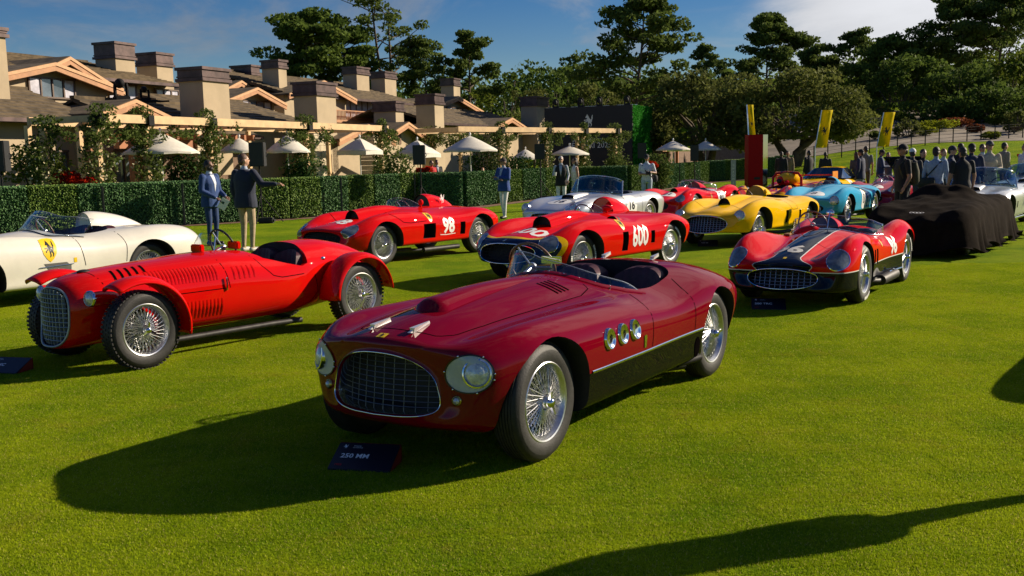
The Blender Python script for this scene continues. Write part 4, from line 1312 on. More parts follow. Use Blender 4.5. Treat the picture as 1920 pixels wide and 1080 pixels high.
def build_hedges():
    for s in range(3):
        me = hedge_mesh(PANEL_W - .03, PANEL_H, .34, s + 1); me.materials.clear(); me.materials.append(M_HEDGE); HM.append(me)
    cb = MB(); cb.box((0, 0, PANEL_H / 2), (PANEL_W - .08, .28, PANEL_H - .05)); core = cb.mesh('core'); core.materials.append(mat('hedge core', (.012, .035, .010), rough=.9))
    def run(p0, p1, label, group, soil=True, k0=0):
        p0 = Vector((*p0, 0)); p1 = Vector((*p1, 0)); L = (p1 - p0).length; n = max(1, round(L / PANEL_W)); d = (p1 - p0) / n
        a = math.atan2(d.y, d.x)
        for i in range(n):
            c = p0 + d * (i + .5)
            o = empty('boxwood_hedge', (c.x, c.y, ground_z(c.x, c.y)), a); o.scale = (d.length / PANEL_W, 1, 1)
            tag(o, '%s %s' % (ORD[i], label), 'hedge', group)
            link('leaf_cover', HM[(i + k0) % 3], None, o); link('core', core, None, o)
            o.location += Vector((-math.sin(a), math.cos(a), 0)) * random.uniform(-.03, .03)
        if soil:
            nrm = Vector((math.sin(a), -math.cos(a), 0))
            b = MB(); q = [p0 + nrm * .75, p1 + nrm * .75, p1 - nrm * .3, p0 - nrm * .3]
            b.add([(v.x, v.y, ground_z(v.x, v.y) + .008) for v in q], [(0, 1, 2, 3)]); s = b.build('mulch_strip', M_SOIL); s['kind'] = 'structure'
    run((-17.6, 23.0), (-6.9, 31.4), 'hedge panel from the left in the row behind the white car and standing men', 'hedge panels at the left')
    run((-6.9, 31.4), (-3.25, 36.6), 'hedge panel from the left in the receding row behind car 98', 'hedge panels behind car 98', k0=1)
    run((-3.25, 36.4), (-1.65, 36.2), 'hedge panel from the left on the shaded return beside the blue-jacketed man', 'hedge panels of the first return', False, 2)
    run((-1.65, 36.2), (2.9, 46.8), 'hedge panel from the left in the receding row behind the blue-jacketed man', 'hedge panels in the middle', k0=1)
    run((3.0, 46.6), (5.35, 46.2), 'hedge panel from the left on the shaded return behind the silver tourer', 'hedge panels of the second return', False)
    run((5.35, 46.2), (11.7, 60.5), 'hedge panel from the left in the far row behind the photographer', 'hedge panels at the far right', k0=2)
    run((11.7, 60.5), (17.2, 62.0), 'hedge panel from the left in the farthest row near the red pillar', 'hedge panels by the pillar')
    # thin black stakes holding the panels
    k = 0
    for (x, y) in ((-11.1, 27.75), (-9.35, 29.1), (-5.4, 32.6), (-3.35, 36.0), (-.2, 39.2), (1.1, 42.3), (6.3, 47.6), (8.9, 53.3)):
        b = MB(); b.box((0, 0, .6), (.05, .05, 1.2)); b.box((0, 0, .02), (.18, .18, .04)); o = b.build('hedge_stake', M_BLACKP, loc=(x, y, ground_z(x, y)))
        tag(o, 'slim black stake in front of the hedge, number %s from the left' % ('one', 'two', 'three', 'four', 'five', 'six', 'seven', 'eight')[k], 'stake', 'stakes along the hedge'); k += 1
build_hedges()

# ================================================================== PERGOLAS with vines
def vine(parent, base, h, r, seed, n=1500, bloom=.12):
    rng = np.random.default_rng(seed); rd = random.Random(seed)
    cen = []; rad = []; k = 12
    for i in range(k):
        t = i / (k - 1); w = r * (1.15 - .45 * t) * rd.uniform(.7, 1.2)
        cen.append((base[0] + rd.uniform(-.3, .3) * r, base[1] + rd.uniform(-.3, .3) * r, base[2] + h * t)); rad.append((w, w, h / k * .9))
    V, nn = leaf_arrays(cen, rad, [n // k] * k, .06, rng, .2)
    o = link('vine_leaves', leaves_mesh('vine_leaves', V, nn, L_VINE), None, parent)
    V, nn = leaf_arrays(cen[:9], [tuple(q * 1.06 for q in r_) for r_ in rad[:9]], [max(4, int(n * bloom) // k)] * 9, .045, rng, .2, shell=.9)
    link('blossom', leaves_mesh('blossom', V, nn, L_BLOOM), None, o)
    return o
def build_pergola(label, p0, p1, zt, posts, seed, depth=3.0):
    """beams from p0 to p1, a second row of posts behind; posts are fractions along the front beam"""
    p0 = Vector((*p0, 0)); p1 = Vector((*p1, 0)); L = (p1 - p0).length; d = (p1 - p0) / L; n = Vector((-d.y, d.x, 0)); rot = math.atan2(d.y, d.x)
    root = tag(empty('pergola', p0, rot), label, 'pergola', 'timber pergolas with climbing vines')
    for t in (0., depth):
        b = MB(); b.box((L / 2, t, zt - .13), (L, .10, .26)); b.build('beam', M_LUMBER, root)
    k = max(2, int(L / 2.0))
    for i in range(k + 1):
        b = MB(); b.box((min(L - .05, max(.05, L * i / k)), depth / 2, zt - .135), (.08, depth - .11, .21)); b.build('cross_beam', M_LUMBER, root)
    rng = np.random.default_rng(seed)
    for k, s in enumerate(posts):
        b = MB(); b.box((s * L, .16, (zt - .27) / 2), (.18, .18, zt - .27)); o = b.build('post', M_LUMBER, root)
        b = MB(); b.box((s * L, .04, zt - .16), (.24, .36, .32)); b.build('bracket', M_STAND, o)
        vine(o, (s * L, .12, .2), zt - .1, .50 if k % 3 else .60, seed * 10 + k, 2600)
        b = MB(); b.box((s * L, depth, (zt - .27) / 2), (.16, .16, zt - .27)); b.build('post', M_LUMBER, root)
        cen = [(s * L + rng.uniform(-1.5, 1.5), .05 + rng.uniform(-.15, .3), zt - .25 - rng.uniform(0, .6)) for _ in range(12)]
        V, nn = leaf_arrays(cen, [(.28, .26, .18)] * 12, [60] * 12, .06, rng, .2); link('garland', leaves_mesh('garland', V, nn, L_VINE), None, root)['kind'] = 'stuff'
M_STAND = mat('matt black steel', (.01, .01, .011), rough=.75, var=.2, spec=.2)
def along(px, a, b):
    """fraction along the ground line a-b at picture column px"""
    k = (px - 960) / FPX; dx = b[0] - a[0]; dy = b[1] - a[1]
    return (k * a[1] - a[0]) / (dx - k * dy)
PA, PB = (-12.45, 31.4), (-5.6, 47.6)
build_pergola('long pine pergola with vine-wrapped posts at the left behind the hedge', PA, PB, 3.34, [along(x, PA, PB) for x in (205, 295, 412, 590, 728)], 3)
PC, PD = (-2.5, 50.6), (6.7, 61.2)
build_pergola('shorter pine pergola with vine-wrapped posts in front of the black wall', PC, PD, 3.34, [along(x, PC, PD) for x in (948, 1034, 1103, 1162)], 5)
o = tag(empty('vine_post', (*at_depth(85, 300, 30.8).xy, 0)), 'free-standing post thick with vines at the far left', 'post')
b = MB(); b.box((0, 0, 1.45), (.18, .18, 2.9)); b.build('post', M_LUMBER, o); vine(o, (0, 0, .2), 2.9, .62, 77, 2600)

# ================================================================== UMBRELLAS
M_CANV = mat('off white canvas', (.62, .58, .50), rough=.8, var=.06, bumps=.05, bscale=80)
def umbrella(label, px, ytop, yedge, w, Y, square=False, pole_to=0., tie=False):
    top = at_depth(px, ytop, Y); ed = at_depth(px, yedge, Y)
    R = w / FPX * Y / 2; h = top.z - ed.z
    root = tag(empty('patio_umbrella', (top.x, top.y, 0)), label, 'umbrella', 'cream patio umbrellas')
    n = 4 if square else 8
    b = MB(); vs = []; fs = []
    rings = 5
    for j in range(rings + 1):
        t = j / rings
        for i in range(n * 2):
            a = math.pi * i / n + .39; rr = R * t * (1 if i % 2 == 0 else (.955 if not square else .74))
            vs.append((rr * math.cos(a), rr * math.sin(a), top.z - h * (t**1.12) - (0 if i % 2 == 0 else -.02 * t)))
    m = n * 2
    for j in range(rings):
        for i in range(m): fs.append((j * m + i, j * m + (i + 1) % m, (j + 1) * m + (i + 1) % m, (j + 1) * m + i))
    b.add(vs, fs)
    c = b.build('canopy', M_CANV, root, smooth=25)
    sm = c.modifiers.new('thickness', 'SOLIDIFY'); sm.thickness = .012
    b = MB(); off = rings * m; ve = [Vector(vs[off + i]) for i in range(m)]
    b.add(ve + [v - Vector((0, 0, .16 if square else .05)) for v in ve], [(i, (i + 1) % m, m + (i + 1) % m, m + i) for i in range(m)]); b.build('valance', M_CANV, c)
    b = MB(); b.tube([(0, 0, 0), (0, 0, top.z + .05)], .025, 8); b.build('pole', M_WHITE, root, smooth=60)
    b = MB(); b.ell((0, 0, top.z + .08), (.05, .05, .09)); b.build('finial', M_WHITE, root, smooth=180)
    for i in range(n):
        a = 2 * math.pi * i / n + .39
        b = MB(); b.tube([(0, 0, top.z - .06), (R * .97 * math.cos(a), R * .97 * math.sin(a), top.z - h - .03)], .012, 5); b.build('rib', M_ALU, root)
for a in (('widest cream umbrella, far left behind vines', 300, 249, 287, 138, 34.3), ('cream umbrella half hidden behind the right man\'s head', 448, 259, 285, 76, 38.2),
          ('cream umbrella right of the black speaker', 538, 253, 285, 84, 41.), ('white square umbrella with scalloped valance left of the speaker', 674, 259, 284, 88, 45.5, True),
          ('white square umbrella behind the second speaker', 782, 263, 290, 92, 50., True), ('large cream umbrella in the middle with visible pole', 881, 255, 283, 106, 46.),
          ('pale umbrella low behind the third speaker', 985, 280, 298, 58, 66.), ('pale umbrella below the lettering of the black wall', 1068, 274, 290, 76, 58.),
          ('cream umbrella just right of the green leafy wall', 1262, 264, 281, 66, 64.), ('last cream umbrella, near the grey garden wall', 1323, 264, 281, 58, 68.)):
    umbrella(*a)

# ================================================================== SPEAKERS ON STANDS
def speaker(label, px, Y, top, bot, wide=.40, legs=True):
    p = at_depth(px, bot, Y); t = at_depth(px, top, Y); gz = ground_z(p.x, p.y); H = t.z - p.z
    st = tag(empty('speaker_stand', (p.x, p.y, gz)), 'black tripod stand under the ' + label, 'stand', 'speaker stands')
    b = MB(); b.tube([(0, 0, .1), (0, 0, p.z - gz)], .022, 8); b.build('pole', M_STAND, st, smooth=60)
    b = MB(); b.lathe([(.04, .75), (.04, .85), (.025, .86)], 12, axis='z'); b.build('collar', M_STAND, st)
    for i in range(3):
        a = .5 + i * 2.094; b = MB(); b.tube([(.02 * math.cos(a), .02 * math.sin(a), .8), (.62 * math.cos(a), .62 * math.sin(a), .02)], .016, 6); b.tube([(0, 0, .3), (.32 * math.cos(a), .32 * math.sin(a), .40)], .010, 6); b.build('leg', M_STAND, st)
    b = MB(); b.box((.15, -.1, .08), (.5, .3, .16)); b.build('sand_bag', M_DARK, st, bevel=.05)
    s = tag(empty('loudspeaker', (p.x, p.y, p.z), -.15), label, 'loudspeaker', 'black loudspeakers on stands')
    b = MB(); d = .36; w = wide
    poly = [(-w / 2, -d / 2), (w / 2, -d / 2), (w * .36, d / 2), (-w * .36, d / 2)]
    b.prism(poly, H); b.build('cabinet', mat('speaker cabinet black', (.012, .012, .014), rough=.6, var=.2), s, bevel=.012)
    b = MB(); b.box((0, -d / 2 - .006, H / 2), (w * .9, .01, H * .93)); b.build('front_grille', mat('speaker mesh', (.02, .02, .022), rough=.7, var=.4, vscale=200), s)
    b = MB(); b.tube([(w * .4, d * .3, H * .4), (w * .5, d * .35, H * .5), (w * .4, d * .3, H * .6)], .012, 6); b.build('handle', M_BLACKP, s)
for a in (('black loudspeaker behind the two standing men', 486, 29.4, 267, 312, .45), ('black loudspeaker in front of the vine post above car 98', 788, 34.5, 272, 309, .42),
          ('black loudspeaker left of the grey-haired man', 1013, 41.5, 270, 299, .42), ('black loudspeaker in front of the green leafy wall', 1204, 46., 268, 297, .40), ('black loudspeaker beside the last cream umbrella', 1302, 56., 272, 302, .46),
          ('large black loudspeaker cut by the left edge of the picture', 2, 27.0, 264, 322, .52)):
    speaker(*a)

# ================================================================== TREES
def build_trees():
    t = tree
    t('broad dark cypress behind the middle hotel chimneys', 575, 205, 34, 165, 92, 'plates', L_CYP, 21, leaf=.27, dens=1.2, low=.0)
    t('rounded dark cypress between the middle and right hotel wings', 655, 205, 38, 130, 96, 'plates', L_CYP, 22, leaf=.27, dens=1.2)
    t('tall sparse pine with bare forked trunks reaching the top edge', 724, 205, -28, 130, 100, 'open', L_PINE, 23, leaf=.24, dens=1.0)
    t('dark pine right of the tall sparse pine', 800, 210, 74, 105, 98, 'pine', L_PINE, 24, leaf=.26)
    t('dense dark pine above the small right chimney', 882, 225, 62, 125, 96, 'airy', L_PINE, 25, leaf=.26, dens=1.3)
    t('dark conical tree sloping down right of the dense pine', 950, 225, 104, 90, 94, 'dense', L_CYP, 26, leaf=.26)
    t('bright green bushy tree below the dense pine', 905, 240, 150, 90, 86, 'dense', L_BRIGHT, 27, leaf=.24, name='leafy_tree')
    t('mid green bushy tree left of the last front chimney', 1000, 250, 140, 110, 90, 'dense', L_OAK, 28, leaf=.26, name='leafy_tree')
    t('small round-topped pine in the gap of the skyline', 1085, 225, 76, 110, 125, 'dense', L_PINE, 29, leaf=.3)
    t('grey green pine spreading left of the tall central pine', 1040, 225, 100, 130, 118, 'dense', L_CYP, 30, leaf=.3)
    t('tall central pine with layered branches against the sky', 1200, 205, -10, 190, 84, 'airy', L_PINE, 31, leaf=.24, dens=1.15, low=.05)
    t('olive brown tree just above the black display wall', 1120, 250, 150, 150, 96, 'dense', L_OAK, 32, leaf=.26, name='leafy_tree')
    t('thin pine on the skyline right of the central pine', 1325, 200, 88, 70, 130, 'pine', L_PINE, 33, leaf=.3)
    t('dark full pine against the cloud right of centre', 1437, 200, 32, 150, 112, 'airy', L_PINE, 34, leaf=.27, dens=1.3)
    t('huge spreading oak left of the yellow banners', 1325, 330, 128, 250, 74, 'oak', L_OAK, 35, leaf=.20, dens=1.3, name='oak_tree', low=.12, trunk_r=.35)
    t('huge spreading oak with visible limbs behind the red pillar', 1490, 318, 118, 270, 70, 'oak', L_OAK, 36, leaf=.19, dens=1.3, name='oak_tree', low=.14, trunk_r=.35)
    t('dark evergreen filling the gap between the two oaks', 1400, 300, 150, 150, 92, 'dense', L_CYP, 37, leaf=.25)
    t('slim pine on the skyline above the left banner', 1530, 190, 90, 80, 128, 'plates', L_PINE, 38, leaf=.3)
    t('flat-topped pine below the brightest cloud', 1598, 200, 63, 110, 124, 'airy', L_PINE, 39, leaf=.29)
    t('spiky dark tree beside the flat-topped pine', 1668, 215, 74, 110, 116, 'pine', L_CYP, 40, leaf=.3)
    t('large dark evergreen mass above the right banner', 1690, 262, 96, 200, 106, 'dense', L_CYP, 41, leaf=.27, dens=1.3)
    t('tall open pine left of the top right corner', 1775, 230, 2, 165, 118, 'airy', L_PINE, 42, leaf=.27)
    t('tall open pine in the top right corner', 1875, 230, -24, 190, 116, 'airy', L_PINE, 43, leaf=.27)
    t('broad dark evergreen on the right behind the garden', 1800, 268, 118, 220, 100, 'dense', L_CYP, 44, leaf=.26, dens=1.3)
    t('yellow-topped rounded tree at the right edge', 1890, 250, 88, 200, 104, 'dense', L_BRIGHT, 45, leaf=.27, name='leafy_tree', dens=1.2)
    t('shaded rounded tree under the yellow-topped one', 1905, 275, 150, 180, 96, 'dense', L_CYP, 46, leaf=.26, dens=1.2)
    t('small multi-stemmed garden tree right of the right banner', 1703, 275, 222, 58, 84, 'dense', L_OAK, 47, leaf=.17, name='garden_tree', low=.35)
    t('small round garden tree at the right edge', 1905, 262, 205, 50, 84, 'dense', L_OAK, 48, leaf=.17, name='garden_tree', low=.25)
    # dark wood closing the view behind
    rng = np.random.default_rng(9); cen = []; rad = []
    for i in range(190):
        px = rng.uniform(480, 2020); Y = rng.uniform(122, 150)
        top = np.interp(px, [480, 900, 1000, 1300, 1500, 1620, 2020], [170, 160, 128, 140, 135, 100, 95]) + rng.uniform(-6, 34)
        p = at_depth(px, top, Y); r = rng.uniform(2.5, 4.5)
        for q in range(3): cen.append((p.x + rng.uniform(-2, 2), p.y + rng.uniform(-2, 2), p.z - r * .5 - q * r * .9)); rad.append((r, r, r * .8))
    V, n = leaf_arrays(cen, rad, [130] * len(cen), .34, rng, .3)
    o = link('distant_wood', leaves_mesh('distant_wood', V, n, L_CYP), None); tag(o, 'dark distant wood closing the hillside', kind='stuff')
build_trees()

# ================================================================== GARDEN ON THE BANK
def build_garden():
    M_GRAV = mat('grey brown gravel bed', (.20, .165, .125), rough=.95, var=.3, vscale=.6, bumps=.4, bscale=6)
    xs = np.linspace(14, 66, 40); ys = np.linspace(78, 118, 24); nx = len(xs)
    b = MB(); b.add([(x + (y - 78) * .25, y, ground_z(x + (y - 78) * .25, y) + .02) for y in ys for x in xs], [(j * nx + i, j * nx + i + 1, (j + 1) * nx + i + 1, (j + 1) * nx + i) for j in range(len(ys) - 1) for i in range(nx - 1)])
    o = b.build('gravel_bed', M_GRAV, smooth=180); o['kind'] = 'structure'
    rd = random.Random(4); k = 0
    cols = [(L_LIME, 'yellow green'), (L_BRIGHT, 'mid green'), (L_RUST, 'rust red'), (L_OAK, 'olive')]
    spots = [(1600, 235, 78, 18, 0), (1615, 250, 70, 13, 0), (1585, 240, 40, 14, 2), (1640, 262, 30, 10, 1), (1755, 247, 90, 16, 0), (1790, 240, 80, 13, 2), (1830, 250, 40, 10, 2), (1858, 262, 40, 9, 0), (1735, 255, 50, 12, 0), (1690, 232, 60, 14, 1), (1870, 235, 60, 14, 1),
             (1780, 228, 70, 12, 3), (1590, 262, 36, 11, 3), (1660, 240, 30, 9, 3), (1900, 248, 50, 10, 3), (1545, 250, 44, 14, 1), (1650, 218, 60, 12, 3), (1730, 215, 80, 14, 3)]
    for px, py, wpx, hpx, c in spots:
        # walk along the line of sight until it meets the bank
        d = pray(px, py); t = 40.
        while t < 140:
            p = CPOS + d * t
            if p.z <= ground_z(p.x, p.y): break
            t += .5
        p = CPOS + d * t; s = t / FPX
        m, nm = cols[c]
        place = ('lowest' if py > 258 else 'middle' if py > 238 else 'upper') + ' slope, ' + ('left of the left banner' if px < 1560 else 'between the banners' if px < 1655 else 'right of the right banner' if px < 1760 else 'centre right' if px < 1840 else 'far right')
        shrub('%s shrub on the bank, %s%s' % (nm, place, ', wide' if wpx > 55 else ', narrow'), (p.x, p.y, ground_z(p.x, p.y)), (wpx * s / 2, wpx * s / 3, hpx * s * 1.5), m, k + 50, .11, 1100, group='shrubs on the garden bank'); k += 1
    # grey wall behind the last umbrella
    b = MB(); a = at_depth(1320, 290, 82); c = at_depth(1420, 290, 86)
    d = (c - a); d.z = 0; n = 9
    w = tag(empty('garden_wall', (a.x, a.y, 0)), 'low grey boarded wall behind the last umbrella', 'wall')
    for i in range(n):
        p = a + d * (i + .5) / n; b = MB(); b.box((p.x - a.x, p.y - a.y, 1.3), (d.length / n - .02, .08, 2.6), None); b.build('board', mat('grey weathered board', (.14, .13, .125), rough=.9, var=.2), w)
    # wire fence along the foot of the bank
    f = tag(empty('wire_fence', (20, 74, 0)), 'thin dark wire fence with posts along the garden bank', 'fence')
    last = None
    for i in range(18):
        px = 1500 + i * 26; Y = 72 + .02 * (px - 1500)
        p = at_depth(px, 290, Y); gz = ground_z(p.x, p.y)
        b = MB(); b.box((p.x - 20, p.y - 74, gz + .55), (.06, .06, 1.15)); b.build('fence_post', mat('dark fence post', (.03, .025, .02), rough=.8), f)
        if last:
            for h in (.15, .4, .65, .9, 1.08):
                b = MB(); b.tube([(last[0] - 20, last[1] - 74, last[2] + h), (p.x - 20, p.y - 74, gz + h)], .010, 4); b.build('wire', mat('dark fence post', (.03, .025, .02), rough=.8), f)
        last = (p.x, p.y, gz)
build_garden()

# shrubs and flowers behind the hedge
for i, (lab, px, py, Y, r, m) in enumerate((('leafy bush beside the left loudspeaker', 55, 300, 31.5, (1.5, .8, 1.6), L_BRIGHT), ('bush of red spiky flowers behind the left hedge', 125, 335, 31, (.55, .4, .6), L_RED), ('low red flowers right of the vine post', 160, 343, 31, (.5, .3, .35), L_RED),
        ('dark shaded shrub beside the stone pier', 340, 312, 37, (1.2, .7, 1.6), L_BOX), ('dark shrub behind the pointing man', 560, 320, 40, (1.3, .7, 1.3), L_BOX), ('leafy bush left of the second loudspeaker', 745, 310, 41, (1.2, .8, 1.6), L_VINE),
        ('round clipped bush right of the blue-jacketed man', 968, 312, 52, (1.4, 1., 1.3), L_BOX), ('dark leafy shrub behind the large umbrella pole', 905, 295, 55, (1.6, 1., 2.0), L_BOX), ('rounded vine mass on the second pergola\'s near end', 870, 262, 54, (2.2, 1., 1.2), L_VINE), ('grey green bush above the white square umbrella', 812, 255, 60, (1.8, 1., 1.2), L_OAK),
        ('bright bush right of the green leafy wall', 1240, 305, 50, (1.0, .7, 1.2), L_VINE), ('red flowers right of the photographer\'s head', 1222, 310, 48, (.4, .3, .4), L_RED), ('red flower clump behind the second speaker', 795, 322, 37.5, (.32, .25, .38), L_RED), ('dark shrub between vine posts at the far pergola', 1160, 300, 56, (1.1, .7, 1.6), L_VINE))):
    p = at_depth(px, py, Y)
    z = max(0, p.z - r[2] * .6)
    shrub(lab, (p.x, p.y, 0 if z < .9 else z), (r[0], r[1], r[2] + (z if z < .9 else 0)), m, 200 + i, .07, 1500, group='shrubs behind the hedge')

# ================================================================== SIGNS, BANNERS, PILLAR
M_SIGN = mat('near black sign face', (.006, .009, .022), rough=.45, var=.1); M_SIGNR = mat('dark red sign side', (.22, .005, .01), rough=.5, var=.1)
def floor_sign(label, px, py, txt, yr='', rz=-.30, size=.34):
    p = on_ground(px, py)
    o = tag(empty('floor_sign', (p.x, p.y, 0), rz), label, 'sign', 'name plates on the grass')
    w, d, h = size, .20, .10
    b = MB(); b.add([(-w / 2, -d / 2, .012), (w / 2, -d / 2, .012), (w / 2, d / 2, h), (-w / 2, d / 2, h), (-w / 2, -d / 2, .0), (w / 2, -d / 2, .0), (w / 2, d / 2, h - .012), (-w / 2, d / 2, h - .012)],
                    [(0, 1, 2, 3), (7, 6, 5, 4), (0, 4, 5, 1), (1, 5, 6, 2), (2, 6, 7, 3), (3, 7, 4, 0)]); b.build('face_plate', M_SIGN, o)
    b = MB(); b.box((w / 2 - .004, d / 2 - .0, h / 2), (.008, .012, h)); b.add([(w / 2 + .002, -d / 2, 0), (w / 2 + .002, d / 2, 0), (w / 2 + .002, d / 2, h)], [(0, 1, 2)]); b.add([(w / 2 + .001, d / 2 + .01, 0), (-w / 2, d / 2 + .01, 0), (-w / 2, d / 2 + .01, h), (w / 2 + .001, d / 2 + .01, h)], [(0, 1, 2, 3)])
    b.build('support', M_SIGNR, o)
    a = math.atan2(h - .012, d)
    def put(me, x, y, m, nm):
        T = Matrix.Translation((0, -d / 2, .0135)) @ Matrix.Rotation(a, 4, 'X')
        for v in me.vertices: v.co = T @ Vector((x + v.co.x, y + v.co.y, .0015))
        link(nm, me, m, o)
    put(text_mesh(txt, .050, bold=.0012), -.055, .105, mat('sign lettering', (.85, .88, .92), rough=.5), 'lettering')
    put(poly_mesh([(x * .032, y * .032) for x, y in HORSE], .1), -w / 2 + .045, .185, MATS['sign lettering'], 'horse_emblem')
    put(text_mesh('FERRARI', .012), -w / 2 + .115, .19, MATS['sign lettering'], 'lettering'); put(text_mesh('CLASSICHE', .012), -w / 2 + .12, .176, MATS['sign lettering'], 'lettering')
    if yr: put(text_mesh(yr, .022, bold=.0006), -w / 2 + .05, .03, mat('red lettering', (.5, .01, .02), rough=.5), 'lettering')
floor_sign('black name plate reading 250 MM before the dark red roadster', 684, 874, '250 MM', '1953', -.22, .36)
floor_sign('black name plate reading 500 TRC before racer 96', 1441, 579, '500 TRC', '1957', -.2, .36)
floor_sign('black name plate cut by the left picture edge', 8, 696, '166 SC', '', -.25, .40)
floor_sign('small black name plate before the yellow racer', 1327, 461, '500 M', '', -.2, .36)
floor_sign('small black name plate beside the covered car', 1716, 478, '250 LM', '', -.2, .36)

def banner(label, px, ytop, ybot, xtop, w, Y, m):
    B = at_depth(px, ybot, Y); T = at_depth(xtop, ytop, Y); gz = ground_z(B.x, B.y)
    o = tag(empty('banner', (B.x, B.y, gz)), label, 'banner', 'yellow upright banners')
    W_ = w / FPX * Y; up = T - B; tl = Vector((up.x, up.y, 0))
    n = 10; vs = []; fs = []
    for k in range(n + 1):
        t = k / n; c = Vector((up.x * t, .25 * math.sin(t * 2.2), B.z - gz + up.z * t))
        for j in range(5):
            s = -1 + 2 * j / 4; vs.append(c + Vector((s * W_ / 2, .05 * math.sin(s * 3 + t * 5), 0)))
    for k in range(n):
        for j in range(4): fs.append((k * 5 + j, k * 5 + j + 1, (k + 1) * 5 + j + 1, (k + 1) * 5 + j))
    b = MB(); b.add(vs, fs); c = b.build('banner_cloth', m, o, smooth=180); c.modifiers.new('thickness', 'SOLIDIFY').thickness = .01
    b = MB(); b.tube([(-W_ / 2 - .02 - up.x * .0, .03, 0), (-W_ / 2 - .02, .03, B.z - gz), (up.x - W_ / 2 - .02, .2, B.z - gz + up.z)], .03, 6); b.build('mast', M_ALU, o)
    me = poly_mesh([(x * W_ * .62, y * W_ * .75) for x, y in HORSE], .3)
    t = .45; cc = Vector((up.x * t, .25 * math.sin(t * 2.2) - .09, B.z - gz + up.z * t))
    for v in me.vertices: v.co = cc + Vector((v.co.x + v.co.y / up.z * up.x, 0, v.co.y))
    link('horse_emblem', me, M_BLACKP, o)
M_BAN = leaf_mat('yellow banner cloth', (.62, .50, .01), (.72, .58, .012), .45)
banner('narrow yellow banner rising behind the red pillar', 1411, 196, 262, 1409, 12, 47., M_BAN)
banner('left of the two leaning yellow banners on the slope', 1540, 206, 277, 1554, 21, 58., M_BAN)
banner('right of the two leaning yellow banners on the slope', 1656, 210, 275, 1671, 22, 60., M_BAN)

p = at_depth(1413, 350, 44.); q = at_depth(1399, 253, 44.); w_ = 28 / FPX * 44
pil = tag(empty('display_pillar', (p.x, p.y, 0), .1), 'tall dark red display pillar with a mirror-glass side', 'pillar')
b = MB(); b.box((0, 0, q.z / 2), (w_, .5, q.z)); b.build('red_panel', mat('dark red panel', (.32, .004, .006), rough=.5, var=.06, spec=.1), pil, bevel=.01)
b = MB(); b.box((w_ / 2 + .16, .05, q.z / 2 + .02), (.28, .06, q.z - .04)); b.build('mirror_panel', mat('mirror glass', (.75, .8, .8), rough=.04, metal=1., var=.02), pil)
b = MB(); b.box((.06, -.26, .62), (.26, .03, .10)); b.build('lock_plate', M_DARK, pil)
p = at_depth(1375, 345, 50.); q = at_depth(1375, 300, 50.)
o = tag(empty('marker_post', (p.x, p.y, 0)), 'slim grey marker board standing left of the red pillar', 'sign')
b = MB(); b.box((0, 0, q.z / 2), (.24, .04, q.z)); b.build('board', mat('grey board', (.32, .32, .33), rough=.6), o)
for k in range(6):
    me = text_mesh('CHROME'[k], .14)
    for v in me.vertices: v.co = Vector((v.co.x, -.024, q.z - .25 - k * .17 + v.co.y))
    link('lettering', me, M_WHITE, o)
b = MB(); b.box((0, .1, .02), (.3, .3, .04)); b.build('foot', M_DARK, o)

for px, py, Y, lab in ((228, 186, 41., 'black moving-head spotlight on the left lodge roof'), (272, 186, 42.5, 'smaller black spotlight right of the one on the lodge roof'), (706, 226, 62., 'black spotlight on the roof by the right balconies')):
    p = at_depth(px, py, Y); k_ = 1.15 if px == 228 else .8
    o = tag(empty('stage_light', (p.x, p.y, p.z - .1), .6), lab, 'spotlight', 'spotlights on the roofs'); o.scale = (k_,) * 3
    b = MB(); b.box((0, 0, .10), (.5, .45, .2)); b.build('base', M_STAND, o, bevel=.03)
    b = MB(); b.tube([(-.2, 0, .15), (-.2, 0, .5), (-.18, 0, .62)], .06, 6); b.tube([(.2, 0, .15), (.2, 0, .5), (.18, 0, .62)], .06, 6); b.build('yoke', M_STAND, o)
    b = MB(); b.ell((-.05, -.05, .62), (.16, .28, .17)); b.build('lamp_head', M_STAND, o, smooth=180)
    b = MB(); b.tube([(.2, 0, .05), (.7, .1, .02), (1.2, -.1, .04)], .05, 6); b.build('cable', M_STAND, o)
# ------------------------------------------------------------------ the dark red roadster in front
def hood_bulge(body, surf, x0, L, w, h, m, open_front=False, y0=0., nose=.12, name='hood_scoop', tail=1.6, wt=.45, flat=.8):
    nu, nv = 30, 16; vs = []; fs = []
    for i in range(nu + 1):
        t = i / nu
        e = min(1, (t / nose))
        up = math.sqrt(max(0, 1 - (1 - e)**2)) if not open_front else 1.
        hh = h * up * (1 - t**tail); ww = w * (.55 + .45 * up if not open_front else 1.) * (1 - t * (1 - wt))
        x = x0 - L * t
        for j in range(nv + 1):
            s = -1 + 2 * j / nv
            y = y0 + s * ww
            base = surf.top(x, y)[0].z
            prof = (1 - abs(s)**2.6)**flat if abs(s) < 1 else 0
            vs.append((x, y, base - .006 + (hh + .006) * prof))
    k = nv + 1
    for i in range(nu):
        for j in range(nv): fs.append((i * k + j, i * k + j + 1, (i + 1) * k + j + 1, (i + 1) * k + j))
    b = MB(); b.add(vs, fs); o = b.build(name, m, body, smooth=60)
    if open_front:
        f = MB(); ring = [Vector(vs[j]) for j in range(k)]
        inn = [Vector((p.x - .02, y0 + (p.y - y0) * .93, p.z - .006)) for p in ring]; deep = [Vector((p.x - .10, y0 + (p.y - y0) * .93, p.z - .012)) for p in ring]
        f.add(ring + inn + deep, [(j, k + j, k + j + 1, j + 1) for j in range(nv)] + [(k + j, 2 * k + j, 2 * k + j + 1, k + j + 1) for j in range(nv)] + [tuple(2 * k + j for j in range(k))])
        f.build('scoop_mouth', M_DARK, o, smooth=60)
    return o

